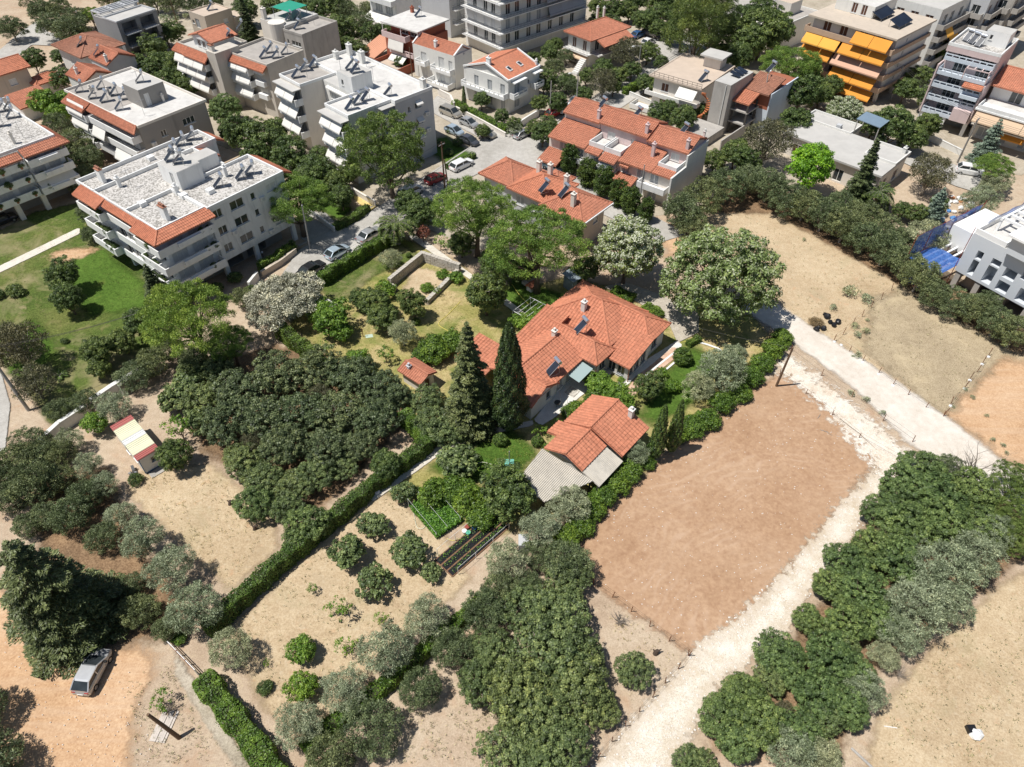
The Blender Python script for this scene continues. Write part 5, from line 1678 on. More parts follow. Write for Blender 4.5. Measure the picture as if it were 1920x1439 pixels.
for x, y, h in ((1.6, 2.4, 2.2), (5.6, 6.6, 1.8), (6.2, 12.2, 1.9), (6.6, 10.4, 1.9)):
    b.chimney(x, y, 6.0, h, .6, CREAM)
heaters(b, [(2.6, 4.6)], 6.6, 'solar water heater on the right-hand hip roof behind the pines', None)
heaters(b, [(2.4, 8.0)], 6.2, 'solar water heater on the middle hip roof behind the pines', None)
# ================================================================ right quarter
BAND = paint('tan_band', (.52, .37, .26), .85, .06, .6, .15)
b = Bld('apartment_block', 'sand-coloured block hung with rows of orange awnings', (1686, 67), 12.5, 42)
b.mass(0, 14, 0, 17, 2.4, 12.0, OFFW, {'w': sum([rows([3, 6.5, 10.5, 14], (z,), 1.6, 1.9, 'bshut') for z in (2.9, 5.2, 7.5, 9.8)], []), 's': sum([rows([4.5], (z,), .5, .7, 'win') for z in (3.4, 5.7, 8.0, 10.3)], [])}, ROOFT)
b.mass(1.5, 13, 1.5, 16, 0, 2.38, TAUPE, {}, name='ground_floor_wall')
pilotis(b, [(.4, .4), (.4, 6), (.4, 11.5), (.4, 16.6), (7, .4)], 2.39, CREAM)
for z in (2.6, 4.95, 7.3, 9.6):
    b.balcony('w', 0, -.6, 17.6, z, 1.9, 'solid', BAND, .8)
    b.balcony('s', 0, .01, 13.5, z, .6, 'solid', BAND, .5)
b.boxpart('roof_slab', -1.7, 14, -.6, 17.6, 12.04, 12.35, SAND)
b.awning('w', -1.6, 0, 7.4, 11.8, 1.5, 1.6, AWO, 2)
b.awning('w', -1.6, 9.6, 17, 9.5, 1.5, 1.6, AWY, 2)
b.awning('w', -1.6, 0, 9.2, 9.5, 1.5, 1.6, AWO, 2)
b.awning('w', -1.6, 10.4, 17, 7.3, 1.5, 1.6, AWO, 2)
b.awning('w', -1.6, 0, 10.0, 7.3, 1.5, 1.6, AWP, 1)
b.awning('w', -1.6, .4, 9.6, 4.9, 1.5, 1.6, AWO, 2)
b.awning('w', -1.6, 11, 15, 4.9, 1.5, 1.6, AWP, 1)
b.awning('w', -1.6, .2, 9.8, 2.7, 1.5, 1.6, AWO, 1)
b.awning('w', -1.6, 12, 16.5, 2.6, 1.5, 1.6, AWP, 1)
b.mass(5, 14, 8, 16, 12.37, 14.4, OFFW, {'w': rows([10, 12], (12.5,), 1.1, 1.8, 'bshut')}, ROOFW, name='penthouse_wall')
for x, y in ((3.0, 1.6), (4.6, 6.0)):
    o_ = b.part('solar_array', MB().slab([(x, y, 12.8), (x + 5.2, y, 13.0), (x + 5.2, y + 2.2, 13.9), (x, y + 2.2, 13.7)], .06), PANEL)
    lg = MB()
    for dx in (.2, 2.6, 5):
        lg.bar((x + dx, y + .1, 12.36), (x + dx, y + .1, 12.78), .06).bar((x + dx, y + 2.1, 12.36), (x + dx, y + 2.1, 13.7), .06)
    lg.build('array_stand', METAL, o_)
b = Bld('apartment_block', 'grey slab block behind the orange awning block', (1775, 20), 12.5, 42)
b.mass(-2, 12, 0, 12, 0, 13, OFFW, {'w': sum([rows([2, 5, 8], (z,), 1.6, 1.8, 'bshut') for z in (2.9, 5.2, 7.5, 9.8)], []), 's': sum([rows([1, 4, 8], (z,), 1.6, 1.8, 'glass') for z in (2.9, 5.2, 7.5, 9.8)], [])}, ROOFC)
for z in (2.6, 4.95, 7.3, 9.6):
    b.balcony('s', 0, -2, 12, z, 1.4, 'solid', CONC, .8)
b.awning('s', -1.1, 0, 3, 9.3, 1.0, 1.3, AWY, 1)
b.awning('s', -1.1, 4, 8, 6.8, 1.0, 1.3, AWY, 1)
for k, (px, py, lab, awn) in enumerate(((1845, 30, 'grey corner block with balconies and mustard blinds', AWY), (1895, 20, 'shaded tower block with orange blinds behind the pink tower', AWO))):
    b = Bld('apartment_block', lab, (px, py), 10, 45)
    b.mass(0, 12, 0, 10, 0, 14, CONC if k else LGREY, {'w': sum([rows([2, 5, 8], (z,), 1.6, 1.8, 'glass') for z in (2.9, 5.2, 7.5, 9.8)], []), 's': sum([rows([2, 6, 10], (z,), 1.6, 1.8, 'bshut') for z in (2.9, 5.2, 7.5, 9.8)], [])}, ROOFC)
    for z in (2.6, 4.95, 7.3, 9.6):
        b.balcony('w', 0, .2, 9.8, z, 1.3, 'solid', CONC, .8)
        b.balcony('s', 0, .2, 11.8, z, 1.3, 'solid', CONC, .8)
    for z in (4.9, 7.2, 9.5):
        b.awning('w', -1.0, 5, 9, z, .9, 1.3, awn, 1)
b = Bld('flat_roofed_house', 'flat grey roof house with a pale roof-top hut by the pines', (1470, 50), 5.5, 42, 'house')
b.mass(0, 14, 0, 11, 0, 5.4, CREAM, {'w': rows([3, 7], (3,), 1.6, 1.6, 'glass')}, ROOFG)
b.parapet(0, 14, 0, 11, 5.43, .3, .2, OFFW)
b.mass(6.5, 11, 3, 7, 5.44, 8, CREAM, {'w': [(5.6, 6.2, 1.0, 1.0, 'glass')]}, ROOFT, name='roof_hut')
b.awning('w', 0, 4, 11, 5.0, 1.6, 1.0, AWW)
b = Bld('apartment_block', 'brown shaded block behind the far crossing pines', (1275, 15), 0, 42)
b.mass(0, 10, 0, 12, 0, 12, SAND, {'w': sum([rows([3, 7, 10], (z,), 1.6, 1.8, 'bshut') for z in (.6, 3.4, 6.4)], [])}, ROOFC)
for z in (3.0, 6.0):
    b.balcony('w', 0, .2, 11.8, z, 1.3, 'solid', SAND, .8)

b = Bld('tower_block', 'slender white and pink tower of terraces with slotted parapets', (1874, 108), 14.0, 48)
b.mass(2.4, 11, 0, 8.6, 2.4, 13.6, PINK, {'w': sum([rows([1.8, 5.6], (z,), 2.2, 1.8, 'glass') for z in (2.6, 4.9, 7.2, 9.4, 11.5)], []), 's': rows([6], (4, 8), .6, .7, 'win')}, ROOFP)
b.mass(3.5, 10, 1, 7.5, 0, 2.38, TAUPE, {}, name='ground_floor_wall')
pilotis(b, [(.3, .4), (.3, 4.2), (.3, 8.2), (6, .3)], 2.39, WHITE)
b.part('side_wall', MB().box(-.4, 2.38, -.02, .2, 2.4, 9.2), PINK)
b.part('side_wall', MB().box(-.4, 2.38, 8.4, 8.62, 2.4, 10.8), PINK)
b.part('roof_band', MB().box(1.2, 2.38, 0, 8.6, 12.7, 13.6), PINK)
for i, z in enumerate((2.6, 4.9, 7.2, 9.4, 11.5)):
    dp = 2.6 if i < 4 else 1.4
    b.balcony('w', 2.4, .25, 8.35, z, dp, 'slot', BLUEW)
b.boxpart('bay_front', -1.0, 0.0, .3, 3.2, 2.6, 4.7, PINK)
b.boxpart('bay_front', -1.0, 0.0, .3, 3.2, 6.6, 7.2, BLUEW)
b.tiles([[(-1.2, 3.4, 8.6), (-1.2, .2, 8.6), (.6, .2, 9.4), (.6, 3.4, 9.4)]], TILE_B, .3, .4, name='bay_roof')
pg = MB()
for y in (.4, 1.6, 2.8, 4.0):
    pg.bar((-.2, y, 11.3), (2.3, y, 11.3), .14)
pg.bar((-.2, .3, 11.3), (-.2, 4.1, 11.3), .14)
pg.bar((-.2, .3, 9.5), (-.2, .3, 11.2), .14)
pg.bar((-.2, 4.1, 9.5), (-.2, 4.1, 11.2), .14)
b.part('pergola', pg, PINK)
b.parapet(1.2, 11, 0, 8.6, 13.62, .5, .2, WHITE)
b.mass(5.5, 9, .6, 4.4, 13.63, 16, WHITE, {'w': [(3.4, 14.6, .5, .8, 'win')]}, ROOFC, name='stair_house')
heaters(b, [(4.2, 4.4), (4.8, 5.6), (5.4, 6.8)], 13.66, 'solar water heater on the roof of the pink tower', 'heaters on the pink tower')
b = Bld('apartment_block', 'block with a red tile roof, furnished terrace and peach awnings', (1965, 262), 4, 46)
b.mass(2, 12, 0, 12, 0, 6.2, CREAM, {'w': sum([rows([3, 7, 10], (z,), 2.0, 1.9, 'gshut') for z in (.4, 3.4)], [])}, ROOFW)
b.boxpart('terrace', -1.5, 2, -.2, 12.2, 5.9, 6.15, WHITE)
b.balcony('w', 2, 0, 12, 3.1, 2.2, 'bars', CREAM)
b.balcony('w', 2, 0, 12, 6.2, 3.4, 'solid', WHITE, .6)
b.awning('w', -1.2, .2, 11.8, 5.8, 1.2, 1.4, AWB, 3)
b.awning('w', .2, 3, 8, 2.9, .8, .6, AWO)
b.mass(4.5, 12, 0, 12, 6.2, 8.8, WHITE, {'w': rows([4, 8], (6.3,), 2, 1.9, 'glass')}, name='penthouse_wall')
b.gable(3, 12.5, -.4, 12.4, 8.8, 2.0, 'y', TILE, WHITE)
b = Bld('flat_roofed_house', 'single-storey flat concrete house with low parapets among trees', (1652, 328), 4, 45, 'house')
b.mass(.3, 10, 0, 10, 0, 3.6, CREAM, {'s': rows([3, 7], (.6,), 1.6, 1.6, 'bshut'), 'w': rows([3, 6.5], (.3,), 1.6, 2.0, 'glass')}, ROOFC)
b.mass(3.2, 14, 10, 18.5, 0, 3.4, CREAM, {'w': rows([12.5, 15.5], (.3,), 1.8, 2.0, 'bshut')}, ROOFC)
b.boxpart('roof_slab', -.3, 10.2, -.3, 9.9, 3.64, 3.95, ROOFC)
b.boxpart('roof_slab', 2.8, 14.3, 10.0, 18.9, 3.44, 3.75, ROOFC)
b.parapet(4.5, 10.2, -.3, 5, 3.96, .35, .2, OFFW)
b.parapet(10, 14.3, 10, 18.9, 3.76, .3, .2, OFFW)
b.boxpart('air_conditioner', 2.2, 3.1, 2.2, 3.0, 3.97, 4.7, OFFW)
b.boxpart('air_conditioner', 10.5, 11.3, 12.2, 13.0, 3.77, 4.4, LGREY)
b.chimney(9.6, .6, 3.9, .9, .5, OFFW)
b.part('glass_canopy', MB().slab([(11, 6, 6.0), (14.5, 6, 6.1), (14.5, 10.2, 6.3), (11, 10.2, 6.2)], .12), paint('blue_polycarbonate', (.20, .27, .34), .25, .08, 1))
for x, y in ((11.2, 6.2), (14.3, 6.2), (11.2, 10), (14.3, 10)):
    b.part('canopy_post', MB().bar((x, y, 3.6), (x, y, 6.0), .14), CONC)

# ---- new white building under construction with blue netting
NEWW_SHADE = paint('shade_toned_white_render', (.60, .63, .66), .8, .03, .6)  # white render, darkened and blued so the colour carries the wall's weak light
b = Bld('construction_building', 'new white-rendered building with empty window holes under construction', (1791, 504), 3, 33)
b.mass(0, 12, -14, 0, 2.8, 8.6, NEWW_SHADE, {'w': [(-1.9, 5.6, .8, 1.2, 'void'), (-1.9, 3.2, .8, 2.2, 'void'), (-4.1, 5.9, 1.2, .9, 'void'), (-4.1, 3.2, 1.2, 2.5, 'void'), (-6.2, 5.1, 1.5, 1.4, 'void'), (-6.2, 3.1, 1.5, 1.5, 'void'), (-8.8, 6.0, 2.8, 1.8, 'void'), (-9.4, 3.1, 2.6, 1.9, 'void'), (-12, 3.1, 2, 1.9, 'void')]}, ROOFW)
b.mass(2.0, 11, -13, -1, 0, 2.78, CONC, {'w': rows([-4, -8, -11], (.1,), 2.4, 2.4, 'void')}, name='ground_floor_wall')
pilotis(b, [(.5, -.6), (.5, -3.4), (.5, -6.6), (.5, -10)], 2.79, CONC, .35)
b.mass(-.9, 12, -14, -4.6, 8.61, 11, NEWW_SHADE, {}, ROOFW, name='upper_wall')
b.boxpart('roof_slab', -1.6, 12, -14, -4.2, 11.02, 11.3, NEWW)
b.parapet(.05, 12, -4.1, -.02, 8.62, .7, .2, NEWW)
bm_ = MB()
for i in range(6):
    bm_.box(3.0 + 1.5 * i, 3.3 + 1.5 * i, -4.1, -1.4, 10.2, 10.5)
bm_.box(2.6, 11.6, -1.4, -1.1, 10.2, 10.55)
for x in (2.7, 7, 11.3):
    bm_.box(x, x + .25, -1.38, -1.12, 8.62, 10.18)
b.part('roof_beams', bm_, NEWW)
b.boxpart('side_terrace', 4.5, 12, .02, 4.6, 2.6, 5.9, NEWW)
for i in range(4):
    b.boxpart('terrace_beam', -3.4, 4.45, 3.6 - 1.0 * i, 3.85 - 1.0 * i, 3.0, 3.25, NEWW)
net = NT('blue_safety_net')
p_ = net.pos()
net.base(net.ramp(net.noise(p_, 2.2, 4, .6, .4), [(.3, (.03, .10, .36)), (.7, (.10, .24, .60))]), .7, .2)
tr_ = net.n('ShaderNodeBsdfTransparent')
mx_ = net.n('ShaderNodeMixShader')
mx_.inputs[0].default_value = .72
net.l(tr_.outputs[0], mx_.inputs[1])
net.l(net.b.outputs[0], mx_.inputs[2])
net.l(mx_.outputs[0], net.out.inputs[0])
sc_t = thing('scaffold', 'scaffold wrapped in blue safety net beside the new white building', 'scaffold', b.o, b.a)
def drape(x0, y0, x1, y1, z0, z1, n=14, sag=.25):
    m = MB()
    for j in range(5):
        for i in range(n + 1):
            t_ = i / n
            s_ = math.sin(t_ * 19 + j) * .07 + sag * math.sin(math.pi * j / 4) * math.sin(t_ * 9) * .5
            dx, dy = (x1 - x0), (y1 - y0)
            L_ = math.hypot(dx, dy)
            m.v.append((x0 + dx * t_ - dy / L_ * s_, y0 + dy * t_ + dx / L_ * s_, z0 + (z1 - z0) * j / 4 + .06 * math.sin(t_ * 23)))
    for j in range(4):
        for i in range(n):
            a = j * (n + 1) + i
            m.f.append((a, a + 1, a + n + 2, a + n + 1))
    return m
drape(-3.6, .2, -3.6, 4.6, .1, 3.0).build('safety_net', net.m, sc_t)
drape(-3.6, 4.8, 11, 4.8, .1, 6.8, 24).build('safety_net', net.m, sc_t)
drape(2.2, -.15, 12, -.15, 8.7, 9.8, 20, .5).build('safety_net', net.m, sc_t)
hm = MB()
for j in range(9):
    for i in range(7):
        hm.v.append((-3.6 + 5.6 * i / 6, .1 + 4.6 * j / 8, 3.34 + .05 * math.sin(i * 2.1 + j * 1.7)))
for j in range(8):
    for i in range(6):
        a = j * 7 + i
        hm.f.append((a, a + 1, a + 8, a + 7))
hm.build('safety_net', net.m, sc_t)
pp = MB()
for x in (-3.7, -.1, 2.5, 5, 7.5, 10, 12):
    pp.tube([(x, 4.9, 0), (x, 4.9, 7.0)], .045, 6)
for x, y in ((-3.7, .1), (-3.7, 2.4), (-.15, .1)):
    pp.tube([(x, y, 0), (x, y, 3.4 if x < -1 else 9.4)], .045, 6)
for z in (3.1, 6.6):
    pp.tube([(-3.7, 4.9, z), (12, 4.9, z)], .045, 6)
pp.tube([(-3.7, 0, 3.1), (-3.7, 4.9, 3.1)], .045, 6)
pp.build('tubes', paint('red_oxide_tube', (.28, .06, .05), .6, .1, 2), sc_t)
# ================================================================ villa and outbuildings
b = Bld('villa', 'rambling white villa with many terracotta hip roofs in the middle of the garden', (1212, 637), 3.3, 50, 'house')
VILLA = b
WV = paint('villa_plaster', (.72, .70, .66), .8, .05, .6, .12)
K = dict(mat=TILE_B, rib=.42, course=.42)
b.mass(-3.4, 4.1, 3, 12, 0, 3.3, WV, {'n': []})
b.mass(-.1, 4.0, -.2, 6, 0, 3.3, WV, {'s': [(1.9, .9, 1.2, 1.5, 'win')], 'w': [(1.5, 1, .8, 1.2, 'win')]}, frame=LGREY)
b.mass(-4.5, -.1, -.6, 5, 0, 2.7, WV, {'s': rows([-3.9, -2.6, -1.2], (.7,), 1.1, 1.7, 'glass'), 'w': rows([.4, 1.7], (.5,), 1.0, 1.9, 'glass')}, frame=LGREY)
b.mass(-6.9, -3.9, 2.5, 10, 0, 3.1, WV, {'s': [(-5.3, .9, 1.2, 1.3, 'win')], 'w': [(7, 2.2, .6, .4, 'win')]}, frame=LGREY)
b.mass(-15.2, -7.4, 4.5, 11, 0, 3.0, WV, {'s': rows([-9.2, -11], (.6,), 1.2, 1.6, 'gshut')})
b.mass(-16.6, -12.4, 4.3, 9, 0, 2.8, WV, {'s': [(-13.4, 1, .8, 1.2, 'win')], 'w': rows([6], (1,), 1.2, 1.2, 'gshut')})
b.hip(-4.0, 4.6, 2.6, 12.7, 3.3, 2.25, **K)
b.hip(-.5, 4.5, -.7, 7, 3.25, 1.5, axis='y', e1=False, **K)
b.tiles([[(-5.0, 6.0, 2.65), (-5.0, -1.0, 2.65), (.2, -1.0, 3.95), (.2, 6.0, 3.95)]], **K)
b.hip(-7.35, -3.5, 2.0, 10.6, 3.05, 1.35, axis='y', e1=False, **K)
b.tiles([[(-10, 12.4, 3.2), (-10, 9.0, 3.2), (-3.4, 9.0, 4.4), (-3.4, 12.4, 4.4)]], **K)
b.gable(-15.6, -6.9, 4.0, 11.6, 2.95, 1.6, 'x', TILE_B, WV, .42, .42)
b.gable(-17.1, -12.0, 3.8, 8.6, 2.75, 1.25, 'y', TILE_B, WV, .42, .42)
b.tiles([[(-16.5, 16, 2.6), (-16.5, 11.2, 2.6), (-12, 11.2, 3.4), (-12, 16, 3.4)]], **K)
b.chimney(-1.6, 8.2, 4.6, 1.2, .55, WV)
b.chimney(-7.6, 8.1, 4.3, .9, .5, CREAM)
gl = NT('roof_glass')
gl.base((.34, .43, .42), .3, .5)
b.part('glass_canopy', MB().slab([(-10.2, 2.4, 2.3), (-7.5, 2.4, 2.5), (-7.5, 4.0, 2.7), (-10.2, 4.0, 2.5)], .05), gl.m)
b.boxpart('air_conditioner', -4.0, -3.2, 1.4, 1.9, 1.7, 2.3, WHITE)
for (x, y) in ((-7.0, 2.3), (-4.6, -.75), (-.2, -.35)):
    b.part('drain_pipe', MB().tube([(x, y, 0), (x, y, 2.7)], .05, 6), TILE_O)
heaters(b, [(-4.6, 6.2)], 4.25, 'solar water heater on the middle of the villa roof', None, 200)
heaters(b, [(-11.6, 4.9)], 3.4, 'solar water heater low on the service wing of the villa', None, 200)
b.part('step', MB().box(-8.5, -7.0, .4, 2.3, 0, .22).box(-10.8, -9.6, 2.6, 3.9, 0, .3), PAVE)

b = Bld('guest_house', 'small gabled tile-roofed house with corrugated carport sheets', (1212, 803), 2.8, 50, 'house')
b.mass(-4.4, -.2, .4, 6.8, 0, 2.6, WV, {'s': [(-2.2, .9, 1.2, 1.2, 'gshut')]})
b.mass(-8.6, -4.4, 2.1, 6.4, 0, 2.6, WV, {})
yr = 3.95
b.tiles([[(-4.9, -.2, 2.75), (.3, -.2, 2.75), (.3, yr, 4.3), (-4.9, yr, 4.3)], [(-9.2, 1.75, 3.0), (-4.92, 1.75, 3.0), (-4.92, yr, 3.95), (-9.2, yr, 3.95)],
         [(.3, 7.3, 2.75), (-4.9, 7.3, 2.75), (-4.9, yr, 4.3), (.3, yr, 4.3)], [(-4.92, 6.6, 2.85), (-9.2, 6.6, 2.85), (-9.2, yr, 3.95), (-4.92, yr, 3.95)],
         [(-4.9, 8.0, 2.4), (-7.0, 8.0, 2.4), (-7.0, 6.62, 2.8), (-4.9, 6.62, 2.8)]], TILE_B, .42, .42, [((-9.2, yr, 4.0), (-4.9, yr, 4.0)), ((-4.9, yr, 4.35), (.3, yr, 4.35))])
b.tiles([[(-9.3, 6.8, 2.7), (-14.2, 6.3, 2.3), (-14.2, 2.6, 2.3), (-9.3, .3, 2.7)]], SHEET, .2, 0, (), 'carport_roof', .05)
b.tiles([[(-9.2, -.4, 2.2), (-5.0, -.4, 2.2), (-5.0, 1.9, 2.9), (-9.2, 1.9, 2.9)]], SHEET, .2, 0, (), 'carport_roof', .05)
for x, y in ((-14, 2.9), (-14, 6.0), (-9.4, .6), (-9.1, -.2), (-5.2, -.2), (-11.6, 6.3)):
    b.part('carport_post', MB().box(x - .07, x + .07, y - .07, y + .07, 0, 2.2), DMETAL)
b.chimney(-.3, 1.9, 3.0, 1.6, .5, WV)

b = Bld('garden_hut', 'tiny hut with a patched tile roof on the dry garden lawn', (790, 718), 2.2, 50, 'hut')
b.mass(.2, 2.2, .3, 3.4, 0, 2.0, CREAM, {'s': [(1.2, .1, .8, 1.7, 'bshut')]})
b.gable(-.2, 2.6, 0, 3.8, 2.0, .55, 'y', TILE, CREAM, .3, .35)
b.chimney(.7, 2.7, 2.2, .5, .4, LGREY)
b = Bld('garden_shed', 'flat white-roofed garden shed under the silver olive', (598, 590), 2.0, 50, 'shed')
b.mass(0, 2.6, 0, 3.0, 0, 1.95, OFFW, {'s': [(1.3, .1, .9, 1.7, 'gshut')]})
b.boxpart('roof', -.15, 2.75, -.15, 3.15, 1.97, 2.1, ROOFP)
b = Bld('utility_kiosk', 'blue-grey sheet metal kiosk under the pine behind the villa', (1075, 528), 2.0, 42, 'kiosk')
BK = paint('blue_grey_sheet', (.26, .31, .34), .6, .08, 2)
b.mass(0, 2.2, 0, 1.8, 0, 1.9, BK, {'s': [(1.3, .1, 1.0, 1.7, 'void')]})
b.part('roof', MB().slab([(-.2, -.2, 2.0), (2.4, -.2, 2.0), (2.4, 2.0, 2.35), (-.2, 2.0, 2.35)], .06), BK)
b = Bld('brick_oven', 'small garden oven with a tile cap beside the pine trunk', (996, 540), .9, 45, 'oven')
b.mass(0, 1.3, 0, .9, 0, .85, CREAM, {'s': [(.65, .2, .5, .45, 'void')]})
b.gable(-.12, 1.42, -.12, 1.02, .86, .25, 'x', TILE_B, CREAM, .25)

# ---- site cabin with striped sheet roof
b = Bld('site_cabin', 'white site cabin with a red, yellow and white striped sheet roof', (258, 862), 2.5, 45, 'cabin')
b.mass(0, 2.15, 0, 6.4, .15, 2.4, OFFW, {'s': [(1.4, 1.1, .7, .7, 'win')], 'w': [(1.5, 1.1, .8, .7, 'win'), (4, .25, .8, 1.9, 'gshut')]})
ST = (('red', (.45, .15, .13)), ('cream', (.74, .72, .52)), ('white', (.74, .74, .71)))
seg_ = [(-.1, .75, 0), (.75, 2.7, 1), (2.7, 3.6, 2), (3.6, 5.6, 1), (5.6, 6.5, 0)]
for y0, y1, k in seg_:
    b.tiles([[(-.1, y1, 2.42), (-.1, y0, 2.42), (2.25, y0, 2.5), (2.25, y1, 2.5)]], paint(ST[k][0] + '_roof_sheet', ST[k][1], .5, .05, 1), .26, 0, (), 'roof_sheet', .04)
tm_ = MB()
for z in (.15, 2.34):
    tm_.box(-.03, 2.18, -.04, -.005, z, z + .08)
for x in (-.03, 2.1):
    tm_.box(x, x + .08, -.045, -.004, .23, 2.34)
b.part('trim', tm_, paint('blue_trim', (.06, .17, .34), .6, .06, 2))
b.boxpart('step', .2, 2.6, -1.0, -.1, 0, .12, CONC)
t = thing('junk_heap', 'pile of grey scrap metal against the side of the striped cabin', 'scrap', b.w(-.9, .8), b.a)
for i in range(6):
    r_ = random.Random(i)
    m_ = MB()
    m_.bar((r_.uniform(-.5, .5), r_.uniform(-.8, .8), .1), (r_.uniform(-.5, .5), r_.uniform(-.8, .8), r_.uniform(.3, .9)), r_.uniform(.1, .3), r_.uniform(.05, .2))
    m_.build('scrap_piece', METAL if i % 2 else DMETAL, t)

# ---- stone enclosure (old cistern walls)
STONE = paint('rubble_stone', (.36, .32, .27), .95, .25, 2.5, bump=.5)
STONE2 = paint('pale_rubble_stone', (.50, .46, .40), .95, .22, 2.5, bump=.5)
t = thing('stone_enclosure', 'roofless rectangle of old rubble stone walls on the garden lawn', 'ruin', G(793, 490))
o_ = Vector(t.location)
rs = random.Random(5)
for (p, q, h) in (((732, 540), (793, 490), 1.5), ((793, 490), (860, 512), 1.5), ((860, 512), (800, 572), .7), ((732, 540), (742, 548), .8)):
    A, C_ = G(*p) - o_, G(*q) - o_
    d = (C_ - A)
    L_ = d.length
    d.normalize()
    nn = Vector((-d.y, d.x, 0))
    m_ = MB().add([A - nn * .25, C_ - nn * .25, C_ + nn * .25, A + nn * .25] + [v + Vector((0, 0, h)) for v in (A - nn * .25, C_ - nn * .25, C_ + nn * .25, A + nn * .25)],
                  [(3, 2, 1, 0), (4, 5, 6, 7), (0, 1, 5, 4), (1, 2, 6, 5), (2, 3, 7, 6), (3, 0, 4, 7)])
    w_ = m_.build('wall', STONE, t)
    cb = MB()
    x = 0
    while x < L_ - .2:
        w = rs.uniform(.3, .6)
        for k_ in range(int(h / .24)):
            for sg in (-1, 1):
                c = A + d * (x + w / 2 + rs.uniform(-.1, .1)) + nn * (.25 * sg)
                z = .1 + k_ * .24
                cb.bar(c + Vector((0, 0, z)) - d * w * .45, c + Vector((0, 0, z)) + d * w * .45, rs.uniform(.04, .12), .19)
        c = A + d * (x + w / 2)
        cb.bar(c - d * w * .46 + Vector((0, 0, h + .03)), c + d * w * .46 + Vector((0, 0, h + .03)), .56, rs.uniform(.08, .16))
        x += w
    cb.build('stonework', STONE2, w_, kind='stuff')
# ================================================================ cars
CARM = {}
def carpaint(name, c, metal=.3):
    if name not in CARM:
        t = NT('car_paint_' + name)
        t.base(t.ramp(t.noise(t.pos(), 3, 3), [(.4, sc(c, .94)), (.6, c)]), .3, .5, metal)
        t.b.inputs['Coat Weight'].default_value = .6
        t.b.inputs['Coat Roughness'].default_value = .08
        CARM[name] = t.m
    return CARM[name]
TYRE = paint('tyre_rubber', (.02, .02, .02), .9, .1, 5)
RIM = paint('alloy_rim', (.45, .46, .47), .35, .05, 5, metal=.8)
LAMP = glass_mat('headlamp_glass', (.6, .6, .58), .1)
TAIL = paint('tail_lamp', (.35, .02, .015), .3, .05, 5)
PLATE = paint('number_plate_white', (.8, .8, .78), .5, .02, 5)
STYLES = {  # length, half width, roof height, hood end, windscreen top, rear-glass top, rear-glass foot, hood z, boot z
    'hatch': (3.95, .84, 1.43, 1.2, .2, -1.2, -1.82, .86, .95),
    'sedan': (4.5, .88, 1.43, 1.2, .45, -.95, -1.55, .90, .98),
    'wagon': (4.6, .89, 1.48, 1.25, .5, -1.75, -2.2, .92, 1.0),
    'suv': (4.4, .91, 1.66, 1.25, .55, -1.55, -2.08, 1.05, 1.12),
    'van': (4.6, .92, 1.72, 1.5, .7, -1.9, -2.25, 1.02, 1.1)}
CARMESH = {}
